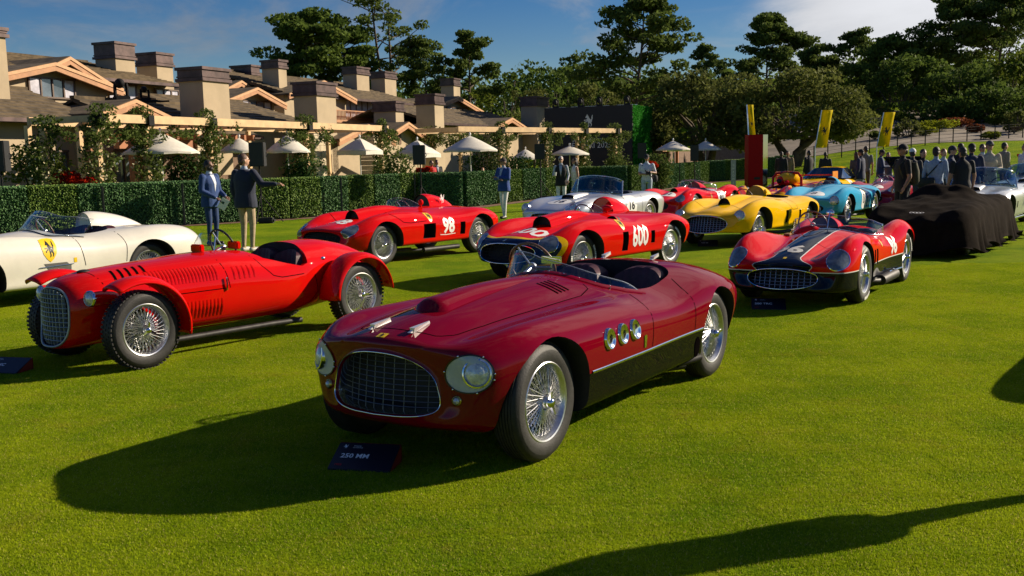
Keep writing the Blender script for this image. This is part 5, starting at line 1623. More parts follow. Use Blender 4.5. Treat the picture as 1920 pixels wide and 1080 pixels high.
def latch_fin(body, surf, x, y, L=.16, m=None):
    """arrow-shaped hood catch"""
    c, nn = surf.top(x, y)
    b = MB()
    vs = [(0, -.008, 0), (0, .008, 0), (.0, .018, .028), (0, -.018, .028), (-L, -.003, .02), (-L, .003, .02), (-L * .95, .003, .045), (-L * .95, -.003, .045)]
    b.add(vs, [(0, 3, 2, 1), (0, 1, 5, 4), (1, 2, 6, 5), (2, 3, 7, 6), (3, 0, 4, 7), (4, 5, 6, 7)], Matrix.Translation(c))
    b.add([(.0, -.006, 0), (0, .006, 0), (.03, .012, .006), (.03, -.012, .006), (-.03, 0, .03)], [(0, 1, 2, 3), (0, 3, 4), (1, 0, 4), (2, 1, 4), (3, 2, 4)], Matrix.Translation(c))
    return b.build('hood_catch', mat('bright catch metal', (.82, .82, .82), rough=.35, metal=.6), body)

def two_tone(col, low, zf):
    """body colour above, second colour below a line"""
    def f(nt, oc):
        x, y, z = xyz(nt, oc)
        g = zf(x, y, z)
        return mixc(nt, g, col, low)
    return f

MAIN_SPEC = dict(wb=2.469, arf=.368, arr=.362, afx=-.015, mouth=(.63, .500, .352, .166, 2.3, -.02), mbot=4.4, mtaper=.13, chrome_mouth=True, msweep=.09, track=.617,
    st=[(.605, .730, .32, .705, .47, .665, .60, .52, .46, .29, .14),
        (.50, .762, .37, .712, .545, .724, .675, .54, .54, .24, .18),
        (.30, .808, .40, .726, .58, .768, .725, .56, .62, .20, .09),
        (.05, .846, .42, .742, .595, .790, .765, .57, .69, .19, 0),
        (-.45, .888, .43, .762, .60, .788, .785, .56, .72, .19, 0),
        (-.95, .911, .44, .778, .61, .768, .775, .54, .72, .19, 0),
        (-1.35, .905, .43, .80, .60, .735, .765, .53, .72, .19, 0),
        (-1.75, .880, .42, .80, .58, .722, .765, .53, .72, .19, 0),
        (-2.05, .895, .40, .86, .57, .772, .775, .54, .72, .19, 0),
        (-2.40, .890, .36, .872, .55, .825, .79, .56, .70, .20, 0),
        (-2.75, .850, .34, .832, .52, .797, .765, .57, .66, .23, 0),
        (-3.02, .785, .30, .765, .47, .735, .69, .56, .58, .28, 0),
        (-3.20, .690, .24, .675, .38, .655, .55, .52, .46, .34, 0),
        (-3.27, .57, .12, .565, .19, .55, .26, .49, .22, .42, 0)],
    cockpit=[(-1.22, 0), (-1.23, .2), (-1.30, .38), (-1.45, .47), (-1.7, .505), (-1.95, .51), (-2.12, .49), (-2.22, .40), (-2.27, .2), (-2.28, 0),
             (-2.27, -.2), (-2.22, -.40), (-2.12, -.49), (-1.95, -.51), (-1.7, -.505), (-1.45, -.47), (-1.30, -.38), (-1.23, -.2)])

def build_main():
    S = MAIN_SPEC
    root = new_car('roadster', 'dark red open roadster with three round side vents, nearest the camera', (-.408, 5.883), -122.8)
    line = lambda x, y, z: (z - .428 - (x + 1.2).abs() * .004).lt(0) * x.lt(-.2) * x.gt(-2.4)
    pm = paint('deep red paint', (.16, .001, .009), two_tone((.16, .001, .009), (.004, .004, .004), line), coat=.58)
    red = paint('deep red paint plain', (.16, .001, .009), coat=.58)
    body, sf = make_body(root, S, pm)
    four_wheels(root, S, .336, 'road')
    grille(body, S, (9, 10), mat('grey grille bar', (.15, .16, .18), rough=.4, metal=.8), recess=-.075, sc=.95, wr=.0023, rim=.0035)
    hood_bulge(body, sf, .17, 1.15, .125, .060, red, nose=.07, wt=.7, tail=1.8)
    # lower chrome strips
    ribbon([(-.40, .435), (-1.2, .428), (-2.10, .434)], .02, 'chrome_strip', M_CHROME, body, sf, 'left', off=.002, h=.008)
    ribbon([(-.40, .435), (-1.2, .428), (-2.10, .434)], .02, 'chrome_strip', M_CHROME, body, sf, 'right', off=.002, h=.008)
    # round side vents
    for x in (-.609, -.796, -.975):
        for sg in (1, -1):
            c, nn = sf.side(x, .60, sg)
            q = nn.to_track_quat('Z', 'Y').to_matrix().to_4x4(); q.translation = c
            b = MB(); b.lathe([(.0, .003), (.030, .004), (.046, .007), (.053, .013), (.061, .014), (.066, .006), (.067, -.01)], 28, T=q, axis='z')
            b.build('round_vent', M_CHROME, body, smooth=50)
    c, nn = sf.side(-1.13, .50)
    me = poly_mesh([(-.016, -.04), (.016, -.04), (.02, .04), (-.02, .04)], .05); sf.wrap(me, LEFT_T(-1.13, .50), (0, -1, 0), .005); link('coachbuilder_emblem', me, M_CHROME, body)
    # headlamps: faired bucket with lamp inside under clear cover
    for sg in (1, -1):
        d = Vector((-.82, -.52 * sg, -.15)).normalized()
        zax = -d; xax = Vector((0, 0, 1)).cross(zax).normalized(); yax = zax.cross(xax)
        T = Matrix((xax, yax, zax)).transposed().to_4x4(); T.translation = Vector((.50, .530 * sg, .572)) - d * 1.0
        me = disc_mesh(.128, .098, 44, 8, pw=2.1); sf.wrap(me, T, d, .003)
        o = link('headlamp', me, M_BUCKET, body, smooth=180)
        me = disc_mesh(.133, .103, 44, 1, hole=.93, pw=2.1); sf.wrap(me, T, d, .006); link('lamp_trim', me, M_BLACKP, o, smooth=180)
        h = sf.b.ray_cast(T @ Vector((.040 * sg, .004, 0)), d)
        q = (-d).to_track_quat('Z', 'Y').to_matrix().to_4x4(); q.translation = h[0] + d * .016
        b = MB(); b.lathe([(0, .036), (.035, .032), (.056, .022), (.068, .010)], 28, T=q, axis='z'); b.build('lens', M_LENS, o, smooth=180)
        b = MB(); b.lathe([(.066, .006), (.070, .022), (.078, .020), (.083, -.004), (.082, -.03)], 32, T=q, axis='z'); b.build('lamp_rim', M_CHROME, o, smooth=60)
        r = MB()
        for i in range(0, 44, 7): r.ell(Vector(me.vertices[44 + i].co), (.006, .006, .006), 6, 4)
        r.build('screw', M_CHROME, o, smooth=180)['kind'] = 'stuff'
        # small side lamp below
        h = sf.b.ray_cast(Vector((2, .45 * sg, .425)), Vector((-1, 0, 0)))
        q = Vector((1, .3 * sg, 0)).to_track_quat('Z', 'Y').to_matrix().to_4x4(); q.translation = h[0]
        b = MB(); b.lathe([(0, .022), (.014, .018), (.019, .006)], 18, T=q, axis='z'); o2 = b.build('side_lamp', M_LENS, body, smooth=180)
        b = MB(); b.lathe([(.018, .004), (.022, .012), (.028, .008), (.030, -.01)], 20, T=q, axis='z'); b.build('lamp_rim', mat('brass rim', (.55, .45, .15), rough=.25, metal=1.), o2, smooth=60)
    # hood outline, catches, louvres, badge
    ribbon([(-1.16, .30), (-1.12, .36), (-.95, .40), (-.4, .385), (.1, .36), (.33, .33), (.42, .27), (.455, .12), (.46, 0), (.455, -.12), (.42, -.27), (.33, -.33), (.1, -.36), (-.4, -.385), (-.95, -.40), (-1.12, -.36), (-1.16, -.30)],
           .007, 'hood_seam', M_SEAM, body, sf, 'top', off=.001)
    for y in (-.14, .14): latch_fin(body, sf, .47, y)
    for y in (-.20, .22): latch_fin(body, sf, -2.42, y, L=.12)
    for k in range(4):
        for sg in (1, -1):
            ribbon([(-.80 - k * .045, sg * .16), (-.80 - k * .045, sg * .32)], .014, 'louvre', M_SEAM, body, sf, 'top', off=.003)
    me = poly_mesh([(-.03, -.022), (.03, -.022), (.03, .022), (-.03, .022)], .05); sf.wrap(me, HOOD_T(.552), (0, 0, -1), .004); link('nose_badge', me, M_YEL, body)
    me = poly_mesh([(x * .034, y * .034) for x, y in HORSE], .05); sf.wrap(me, HOOD_T(.552), (0, 0, -1), .006); link('horse_emblem', me, M_BLACKP, body)
    # doors
    for side in ('left', 'right'):
        ribbon([(-1.38, .76), (-1.32, .70), (-1.27, .60), (-1.25, .445)], .007, 'door_seam', M_SEAM, body, sf, side)
        ribbon([(-2.06, .79), (-2.0, .72), (-1.97, .62), (-1.955, .445)], .007, 'door_seam', M_SEAM, body, sf, side)
    # screen
    screen(root, sf, [(-1.55, .53), (-1.42, .475), (-1.28, .36), (-1.20, .2), (-1.17, 0), (-1.185, -.2), (-1.25, -.36), (-1.38, -.46), (-1.50, -.50)],
           [.012, .05, .06, .065, .08, .15, .20, .19, .06], rake=.10, edge='black')
    b = MB()
    for a, bb in (((-1.60, .555), (-1.42, .50)), ((-1.42, .50), (-1.27, .385)), ((-1.27, .385), (-1.18, .21)), ((-1.18, .21), (-1.15, 0)), ((-1.15, 0), (-1.165, -.21)), ((-1.165, -.21), (-1.23, -.37)), ((-1.23, -.37), (-1.36, -.47))):
        pass
    ribbon([(-1.58, .545), (-1.42, .49), (-1.275, .375), (-1.19, .21), (-1.16, 0), (-1.175, -.21), (-1.24, -.37), (-1.37, -.47), (-1.5, -.51)], .05, 'screen_strip', red, body, sf, 'top', off=.002, h=.016)
    steering(root, (-1.50, -.30, .905), .185, .36)
    b = MB(); b.tube([(-1.26, .0, .92), (-1.26, 0, .975)], .006, 6); b.box((-1.262, 0, .985), (.02, .15, .05)); b.build('rear_view_mirror', M_CHROME, root, smooth=40)
    seat(root, -2.0, .26, .40, .44, .45); seat(root, -2.0, -.26, .40, .44, .45)
    b = MB(); b.box((-1.32, 0, .70), (.04, .86, .22)); b.build('dashboard', M_BLKLEATHER, root)
    exhaust(root, [(-.6, .35, .17), (-1.9, .5, .15), (-2.1, .62, .15)], .03)
    me = disc_mesh(.045, .075, 24, 2); sf.wrap(me, LEFT_T(-2.02, .31), (0, -1, 0), .004); link('exhaust_outlet', me, M_SEAM, body)
    b = MB(); c, nn = sf.side(-2.0, .27); b.tube([(-1.9, c.y - .10, .20), (-2.10, c.y - .01, .22)], .028, 12); b.build('exhaust_tip', M_EXH, root, smooth=50)
    return root
# ------------------------------------------------------------------ the other cars
RACER = dict(wb=2.45, smooth=2, arf=.385, arr=.38, track=.62, mouth=(.82, .46, .46, .125, 2.3, -.05), msweep=.10,
    st=[(.79, .612, .26, .600, .52, .565, .62, .46, .50, .29, .10),
        (.66, .665, .30, .640, .575, .640, .72, .50, .60, .27, .12),
        (.42, .705, .35, .640, .595, .735, .79, .53, .68, .26, .06),
        (.15, .745, .37, .668, .605, .818, .815, .55, .74, .26, 0),
        (-.2, .785, .39, .705, .61, .858, .82, .56, .75, .27, 0),
        (-.6, .84, .41, .755, .62, .855, .82, .56, .75, .27, 0),
        (-1.1, .885, .43, .810, .63, .800, .81, .55, .75, .27, 0),
        (-1.6, .875, .42, .83, .63, .762, .80, .54, .75, .27, 0),
        (-2.0, .865, .40, .83, .61, .775, .81, .55, .75, .27, 0),
        (-2.45, .850, .37, .825, .59, .820, .83, .57, .72, .28, 0),
        (-2.8, .80, .35, .785, .56, .795, .79, .57, .68, .30, 0),
        (-3.05, .72, .31, .71, .49, .72, .69, .55, .58, .34, 0),
        (-3.22, .61, .22, .60, .35, .60, .50, .51, .42, .38, 0),
        (-3.28, .52, .1, .52, .16, .515, .22, .48, .2, .43, 0)],
    cockpit=[(-1.28, -.12), (-1.26, -.28), (-1.32, -.43), (-1.5, -.48), (-1.75, -.48), (-1.95, -.44), (-2.0, -.28), (-1.98, -.14), (-1.7, -.10)])
FULLPIT = [(-1.22, 0), (-1.24, .25), (-1.36, .42), (-1.6, .475), (-1.85, .47), (-2.0, .40), (-2.06, .2), (-2.07, 0), (-2.06, -.2), (-2.0, -.40), (-1.85, -.47), (-1.6, -.475), (-1.36, -.42), (-1.24, -.25)]

def mod(spec, **k):
    d = dict(spec); d.update(k); return d
def shift(st, dz=0., sx=1., sy=1., sz=1.):
    return [(r[0] * sx, r[1] * sz + dz, r[2] * sy, r[3] * sz + dz, r[4] * sy, r[5] * sz + dz, r[6] * sy, r[7] * sz + dz, r[8] * sy, r[9] + dz * .3, r[10]) for r in st]
def rivets(body, pts, m=M_CHROME, r=.006):
    b = MB()
    for p in pts: b.ell(p, (r, r, r), 5, 4)
    b.build('rivet', m, body, smooth=180)['kind'] = 'stuff'

RED = lambda: paint('racing red paint', (.60, .005, .003))
def common_seams(body, sf, doors=True):
    if doors:
        ribbon([(-1.18, .80), (-1.22, .68), (-1.30, .62), (-1.75, .62), (-1.84, .68), (-1.87, .80)], .009, 'door_seam', M_SEAM, body, sf, 'left', off=.002)

def build_98():
    S = mod(RACER, vents=[(-1.176, -.865, .37, .62, .60, 1), (-1.96, -1.83, .38, .60, .60, 1)])
    root = new_car('racing_car', 'red sports racer numbered 98 with hood scoop and tall headrest fin', (-2.64, 16.99), -127.8)
    pm = RED(); body, sf = make_body(root, S, pm)
    four_wheels(root, S, .335, 'road', wide=1.1)
    grille(body, S, (15, 6), M_DARK, recess=-.05, rim=False, wr=.005)
    lamp_cover(body, sf, .575, .590, .100, .135, (-.80, -.10, -.59), rot=-.5)
    hood_bulge(body, sf, .02, 1.10, .17, .13, pm, open_front=True, wt=.9, tail=2.6)
    number(body, sf, '98', HOOD_T(.30, 0, 0), (0, 0, -1), .40, bold=.012)
    number(body, sf, '98', LEFT_T(-1.52, .545), (0, -1, 0), .36, bold=.012, sx=.85)
    badge(body, sf, SHOULDER_T(-1.06, .755), SHOULDER_D, .15)
    ribbon([(-.1, .86), (-.25, .78), (-.38, .68), (-.55, .66), (-.95, .67)], .010, 'panel_seam', M_SEAM, body, sf, 'left', off=.002)
    ribbon([(-.02, .62), (.0, .4), (0, .25)], .010, 'panel_seam', M_SEAM, body, sf, 'top', off=.002)
    ribbon([(-.02, -.62), (.0, -.4), (0, -.25)], .010, 'panel_seam', M_SEAM, body, sf, 'top', off=.002)
    rivets(body, [sf.side(-1.30 - .0 * k, .40 + .05 * k, 1, .002)[0] for k in range(7)] + [sf.side(-1.74, .42 + .05 * k, 1, .002)[0] for k in range(6)] + [sf.top(.45, -.4 + .08 * k, .002)[0] for k in range(11)])
    ribbon([(-1.30, .41), (-1.46, .40), (-1.70, .41)], .012, 'side_script', M_WHITE, body, sf, 'left', off=.003)
    screen(root, sf, [(-1.42, .18), (-1.28, .02), (-1.16, -.14), (-1.13, -.3), (-1.20, -.46), (-1.42, -.54)], [.05, .13, .17, .17, .13, .03], rake=.07)
    h = headrest(body, sf, -2.0, -.29, .95, .215, .235, pm, face=M_BLKLEATHER)
    b = MB(); c = (-2.30, -.085, 1.0)
    me = poly_mesh([(x * .16, y * .16) for x, y in HORSE], .03)
    for v in me.vertices: v.co = Vector((-2.32 - v.co.x, -.092 + .012 + .02, .985 + v.co.y))
    link('fin_emblem', me, M_WHITE, h)
    b = MB(); b.ell((-1.55, .12, .95), (.05, .05, .055)); b.tube([(-1.55, .12, .85), (-1.55, .12, .93)], .018, 8); b.build('side_mirror', pm, body, smooth=180)
    steering(root, (-1.52, -.29, .82), .18, .4); seat(root, -1.86, -.29, .38, .40, .42)
    exhaust(root, [(-.45, .5, .19), (-.9, .62, .17), (-1.1, .66, .165)], .03); exhaust(root, [(-1.0, .66, .165), (-1.1, .67, .165), (-1.75, .70, .165), (-1.85, .72, .165)], .045)
    exhaust(root, [(-.4, .45, .2), (-.75, .60, .20)], .03)

def build_600():
    S = mod(RACER, wb=2.30, mouth=(.84, .44, .47, .13, 2.3, -.05), vents=[(-.98, -.83, .36, .63, .6, 1), (-1.70, -1.60, .42, .60, .6, 1)])
    S['st'] = shift(RACER['st'], sx=.955, sz=.985)
    root = new_car('racing_car', 'red sports racer numbered 600 with dark blue and yellow nose', (.42, 14.05), -129.5)
    def f(nt, oc):
        x, y, z = xyz(nt, oc)
        e = x + (y * y) * .42 + (z - .6) * .25
        blue = e.gt(.70); yel = e.gt(.645)
        return mixc(nt, blue, mixc(nt, yel, (.60, .005, .003), (.82, .47, .004)), (.006, .018, .06))
    pm = paint('red paint with blue and yellow nose', (.5, .01, .006), f); red = RED()
    body, sf = make_body(root, S, pm)
    four_wheels(root, S, .335, 'road', wide=1.1, white=True)
    grille(body, S, (11, 5), M_DARK, recess=-.05, rim=True)
    lamp_cover(body, sf, .585, .575, .110, .125, (-.88, -.10, -.45))
    hood_bulge(body, sf, -.02, 1.05, .165, .13, red, open_front=True, wt=.9, tail=2.6, flat=.45)
    number(body, sf, '600', HOOD_T(.33), (0, 0, -1), .40, italic=.1, bold=.012)
    number(body, sf, '600', LEFT_T(-1.30, .53), (0, -1, 0), .40, bold=.012, sx=.72)
    badge(body, sf, SHOULDER_T(-.86, .755), SHOULDER_D, .14)
    screen(root, sf, [(-1.32, .14), (-1.20, .0), (-1.08, -.14), (-1.06, -.3), (-1.12, -.46), (-1.36, -.54)], [.05, .13, .16, .16, .12, .03], rake=.06)
    headrest(body, sf, -1.92, -.29, .80, .215, .24, red, face=RED())
    b = MB(); b.ell((-1.42, .14, .93), (.06, .10, .045)); b.tube([(-1.42, .14, .84), (-1.42, .14, .92)], .018, 8); b.build('side_mirror', red, body, smooth=180)
    hood_bulge(body, sf, -.93, .25, .10, .045, red, open_front=True, y0=.55, name='side_scoop')
    steering(root, (-1.46, -.29, .81), .18, .4); seat(root, -1.8, -.29, .38, .40, .42)
    b = MB(); b.tube([(.80, -.03, .60), (.76, .02, .625)], .008, 6); b.build('nose_emblem', M_CHROME, body)

def build_yellow():
    S = mod(RACER, wb=2.30, mouth=(.86, .43, .43, .155, 2.2, -.04), vents=[(-1.10, -.98, .36, .60, .6, 1), (-1.72, -1.63, .42, .58, .6, 1)])
    S['st'] = shift(RACER['st'], sx=.955, sz=.99)
    S['cockpit'] = FULLPIT
    root = new_car('racing_car', 'yellow sports racer with wide oval grille and rounded headrest', (4.0, 18.98), -128)
    pm = paint('bright yellow paint', (.82, .47, .004)); body, sf = make_body(root, S, pm)
    four_wheels(root, S, .335, 'road', wide=1.05)
    grille(body, S, (13, 7), recess=-.06, rim=True)
    round_lamp(body, sf, .60, .58, .095, (-.93, -.14, -.35), out=.01)
    hood_bulge(body, sf, .0, 1.0, .13, .115, pm, open_front=True, wt=1.0, tail=2.2)
    headrest(body, sf, -1.95, -.27, .75, .21, .20, pm, face=mat('yellow pad', (.5, .28, .03), rough=.6))
    b = MB(); b.ell((-1.5, .15, .93), (.05, .035, .05)); b.tube([(-1.5, .15, .84), (-1.5, .15, .9)], .025, 8); b.build('side_mirror', pm, body, smooth=180)
    ribbon([(-1.18, .80), (-1.24, .66), (-1.30, .60), (-1.56, .60), (-1.60, .80)], .008, 'door_seam', M_SEAM, body, sf, 'left', off=.002)
    ribbon([(.05, .62), (.02, .3), (.02, .12)], .008, 'hood_seam', M_SEAM, body, sf, 'top', off=.002)
    ribbon([(.05, -.62), (.02, -.3), (.02, -.12)], .008, 'hood_seam', M_SEAM, body, sf, 'top', off=.002)
    steering(root, (-1.45, -.27, .82), .18, .4); seat(root, -1.85, .26, .38, .4, .4, M_BLKLEATHER); seat(root, -1.85, -.27, .38, .4, .4, M_BLKLEATHER)
    exhaust(root, [(-.5, .5, .2), (-1.0, .66, .18), (-1.6, .70, .17)], .04)

PONTOON = dict(wb=2.10, smooth=2, arf=.355, arr=.35, track=.60, archx=1.03, mouth=(.86, .335, .385, .108, 2.25, -.03), msweep=.09,
    st=[(.835, .485, .24, .475, .47, .462, .60, .38, .50, .20, .10),
        (.70, .540, .27, .520, .54, .560, .675, .42, .58, .17, .10),
        (.48, .590, .30, .530, .560, .690, .71, .46, .64, .16, .04),
        (.22, .640, .30, .560, .560, .768, .72, .50, .67, .16, 0),
        (-.10, .690, .31, .600, .560, .780, .72, .51, .68, .16, 0),
        (-.42, .725, .34, .640, .565, .742, .70, .49, .66, .17, 0),
        (-.78, .752, .37, .685, .575, .675, .68, .46, .64, .17, 0),
        (-1.15, .745, .38, .69, .58, .640, .68, .45, .64, .17, 0),
        (-1.48, .735, .34, .69, .57, .680, .70, .47, .66, .17, 0),
        (-1.80, .73, .31, .65, .55, .775, .73, .51, .68, .17, 0),
        (-2.12, .72, .30, .64, .54, .812, .74, .53, .67, .18, 0),
        (-2.45, .68, .29, .63, .52, .775, .71, .53, .62, .22, 0),
        (-2.72, .62, .26, .61, .45, .66, .61, .50, .52, .28, 0),
        (-2.90, .52, .18, .51, .30, .53, .42, .45, .36, .34, 0),
        (-2.96, .45, .08, .45, .13, .45, .18, .42, .16, .38, 0)],
    cockpit=[(-1.06, 0), (-1.08, .25), (-1.16, .42), (-1.32, .47), (-1.5, .46), (-1.66, .40), (-1.72, .2), (-1.73, 0), (-1.72, -.2), (-1.66, -.40), (-1.5, -.46), (-1.32, -.47), (-1.16, -.42), (-1.08, -.25)], floor=.26)

def build_trc():
    S = mod(PONTOON, vents=[(-.44, -.36, .40, .56, .5, 1), (-.60, -.50, .38, .56, .5, 1)])
    root = new_car('racing_car', 'red pontoon-fender racer numbered 96 with black centre stripe', (3.35, 11.55), -123)
    def f(nt, oc):
        x, y, z = xyz(nt, oc)
        ya = y.abs()
        # stripe half width: straight over the hood, flaring to the whole nose
        w = .145 + (x - .60).mx(0) * (x - .60).mx(0) * 4.5 + (x - .80).mx(0) * 5.
        low = .40 - (x + .3).mn(0).abs() * .0
        d = (ya - w).mn(z - low)
        back = x.gt(-1.1)
        d2 = d * back + (1 - back) * (z - low)
        blk = d2.lt(0); wht = d2.lt(.011)
        return mixc(nt, blk, mixc(nt, wht, (.60, .005, .003), (.75, .74, .7)), (.006, .007, .012))
    pm = paint('red paint with black stripe', (.5, .01, .006), f); red = RED()
    body, sf = make_body(root, S, pm)
    four_wheels(root, S, .325, 'road', wide=1.05, white=True)
    grille(body, S, (11, 5), recess=-.05, rim=True)
    lamp_cover(body, sf, .555, .520, .106, .126, (-.94, -.04, -.34))
    number(body, sf, '96', HOOD_T(.36, -.07, 0), (0, 0, -1), .36, bold=.014, m=mat('pale grey number', (.55, .54, .5), rough=.5))
    number(body, sf, '96', LEFT_T(-1.36, .525), (0, -1, 0), .27, bold=.012, sx=.9)
    me = poly_mesh([(x * .05, y * .07) for x, y in SHIELD], .05); sf.wrap(me, LEFT_T(-.86, .60), (0, -1, 0), .004); link('shield_badge', me, M_YEL, body)
    me = poly_mesh([(-.018, -.024), (.018, -.024), (.018, .024), (-.018, .024)], .05); sf.wrap(me, HOOD_T(.68), (0, 0, -1), .004); link('nose_badge', me, M_YEL, body)
    screen(root, sf, [(-1.36, .56), (-1.10, .46), (-.99, .25), (-.96, 0), (-.99, -.25), (-1.10, -.46), (-1.36, -.56)], [.12, .18, .17, .16, .17, .18, .12], rake=.05, inward=.01)
    # racing screen braces and mirror
    b = MB(); b.tube([(-1.0, -.02, .75), (-1.10, -.02, .94)], .006, 6); b.ell((-1.13, -.02, .93), (.02, .05, .045)); b.build('rear_view_mirror', M_CHROME, root, smooth=60)
    headrest(body, sf, -1.70, -.26, .80, .20, .20, red, face=M_LEATHER)
    hood_bulge(body, sf, -.88, .20, .17, .07, red, y0=-.27, nose=.5, name='cowl_fairing', tail=3, wt=1.)
    steering(root, (-1.22, -.26, .78), .18, .4); seat(root, -1.52, .25, .28, .40, .42); seat(root, -1.52, -.25, .28, .40, .42)
    exhaust(root, [(-.42, .50, .19), (-.70, .66, .17), (-.82, .68, .17)], .032)
    exhaust(root, [(-.78, .68, .17), (-.84, .69, .175), (-1.32, .70, .185), (-1.40, .70, .185)], .062)
    b = MB(); b.tube([(-1.25, .72, .26), (-1.28, .70, .19), (-1.45, .72, .22)], .010, 6); b.tube([(-1.10, .70, .24), (-1.65, .73, .235)], .010, 6); b.build('exhaust_bracket', M_CHROME, root, smooth=50)
    for y in (-.42,):
        b = MB(); c, nn = sf.top(-.72, y); b.box((c.x, y, c.z + .012), (.14, .05, .02)); b.build('hood_strap', mat('tan strap', (.35, .2, .06), rough=.7), body)
    ribbon([(-.02, .36), (.0, .14)], .006, 'hood_seam', M_SEAM, body, sf, 'top', off=.002)

def build_81():
    S = mod(PONTOON, wb=2.35, mouth=(.92, .39, .32, .12, 2.4, -.03))
    S['st'] = shift(PONTOON['st'], sx=1.1, sy=1.05, sz=1.05)
    S['cockpit'] = [(x * 1.1, y) for x, y in PONTOON['cockpit']]
    root = new_car('racing_car', 'red racer numbered 81 with round white hood disc and high windscreen', (4.3, 27.0), -126)
    pm = RED(); body, sf = make_body(root, S, pm); four_wheels(root, S)
    lamp_cover(body, sf, .585, .56, .10, .115, (-.92, -.04, -.38), cx=.66)
    number(body, sf, '81', HOOD_T(.25), (0, 0, -1), .26, m=M_BLACKP, roundel=(.22, .22), bold=.012)
    number(body, sf, '81', LEFT_T(-1.55, .55), (0, -1, 0), .24, m=M_BLACKP, roundel=(.20, .20), bold=.012)
    badge(body, sf, LEFT_T(-.95, .58), (0, -1, 0), .08)
    screen(root, sf, [(-1.50, .58), (-1.20, .48), (-1.09, .25), (-1.06, 0), (-1.09, -.25), (-1.20, -.48), (-1.50, -.58)], [.14, .20, .21, .21, .21, .20, .14], rake=.10, frame=True)
    hood_bulge(body, sf, -.12, .85, .12, .09, pm, open_front=True, wt=1., tail=2.2)
    headrest(body, sf, -1.88, -.27, .9, .21, .24, pm, face=pm)
    steering(root, (-1.38, -.27, .84), .18, .4); seat(root, -1.66, .25, .3, .4, .42); seat(root, -1.66, -.25, .3, .4, .42)
    b = MB(); b.box((-.75, .70, .62), (.75, .06, .012)); b.build('side_vane', pm, body)

def build_blue():
    S = mod(RACER, wb=2.30, mouth=(.78, .40, .34, .10, 2.3, -.03), vents=[(-1.42, -1.36, .36, .60, .6, 1)])
    S['st'] = shift(RACER['st'], sx=.95, sy=.95, sz=1.02)
    root = new_car('racing_car', 'sky blue racer numbered 8 with white number discs', (7.22, 23.81), -124.2)
    pm = paint('sky blue paint', (.05, .36, .58)); body, sf = make_body(root, S, pm); four_wheels(root, S, y=.58)
    round_lamp(body, sf, .56, .575, .105, (-.95, -.10, -.30), out=.015)
    round_lamp(body, sf, .20, .385, .07, (-1, 0, 0), out=.04, both=True, name='driving_lamp')
    number(body, sf, '8', HOOD_T(.30, 0, .1), (0, 0, -1), .30, m=M_BLACKP, roundel=(.24, .24), bold=.0)
    number(body, sf, '8', LEFT_T(-1.06, .55), (0, -1, 0), .34, m=M_BLACKP, roundel=(.17, .23), bold=.0, pw=3.)
    me = poly_mesh([(-.02, -.04), (.10, -.02), (.10, .10), (.0, .12)], .05); sf.wrap(me, LEFT_T(-1.24, .72), (0, -1, 0), .008); link('shield_badge', me, M_YEL, body)
    h = headrest(body, sf, -1.85, -.27, .72, .19, .20, pm, face=mat('dark maroon pad', (.08, .01, .015), rough=.6))
    screen(root, sf, [(-1.30, .12), (-1.16, -.02), (-1.06, -.16), (-1.04, -.28), (-1.10, -.42), (-1.3, -.5)], [.03, .07, .09, .09, .07, .02], rake=.05)
    b = MB(); b.ell((-1.40, .0, .94), (.05, .05, .05)); b.tube([(-1.40, .0, .84), (-1.4, .0, .93)], .02, 8); b.build('side_mirror', pm, body, smooth=180)
    steering(root, (-1.40, -.27, .82), .18, .4); seat(root, -1.72, -.27, .38, .4, .4)
    exhaust(root, [(-.4, .45, .2), (-.9, .60, .18), (-1.5, .64, .17)], .03)

def build_magenta():
    S = mod(PONTOON, wb=2.25, mouth=(.86, .37, .34, .12, 2.3, -.03))
    S['st'] = shift(PONTOON['st'], sx=1.06, sy=1.04, sz=1.08)
    S['cockpit'] = [(x * 1.06, y) for x, y in PONTOON['cockpit']]
    root = new_car('racing_car', 'dark crimson racer numbered 1 behind the sky blue car', (10.4, 28.7), -126)
    pm = paint('dark crimson paint', (.26, .008, .03)); body, sf = make_body(root, S, pm); four_wheels(root, S)
    round_lamp(body, sf, .56, .555, .10, (-.95, -.05, -.35), out=.01)
    round_lamp(body, sf, .20, .37, .06, (-1, 0, 0), out=.04, name='driving_lamp')
    number(body, sf, '1', HOOD_T(.22, 0, .2), (0, 0, -1), .28, m=M_BLACKP, roundel=(.20, .20), bold=.01)
    screen(root, sf, [(-1.40, .56), (-1.14, .46), (-1.03, .25), (-1.0, 0), (-1.03, -.25), (-1.14, -.46), (-1.4, -.56)], [.12, .17, .16, .15, .16, .17, .12], rake=.06)
    hood_bulge(body, sf, -.1, .7, .10, .06, M_GLASS, wt=1., name='clear_hood_bubble', nose=.3, tail=3.)
    headrest(body, sf, -1.80, -.27, .8, .20, .22, pm, face=pm)
    steering(root, (-1.3, -.27, .84), .18, .4); seat(root, -1.6, -.25, .3, .4, .4); seat(root, -1.6, .25, .3, .4, .4)

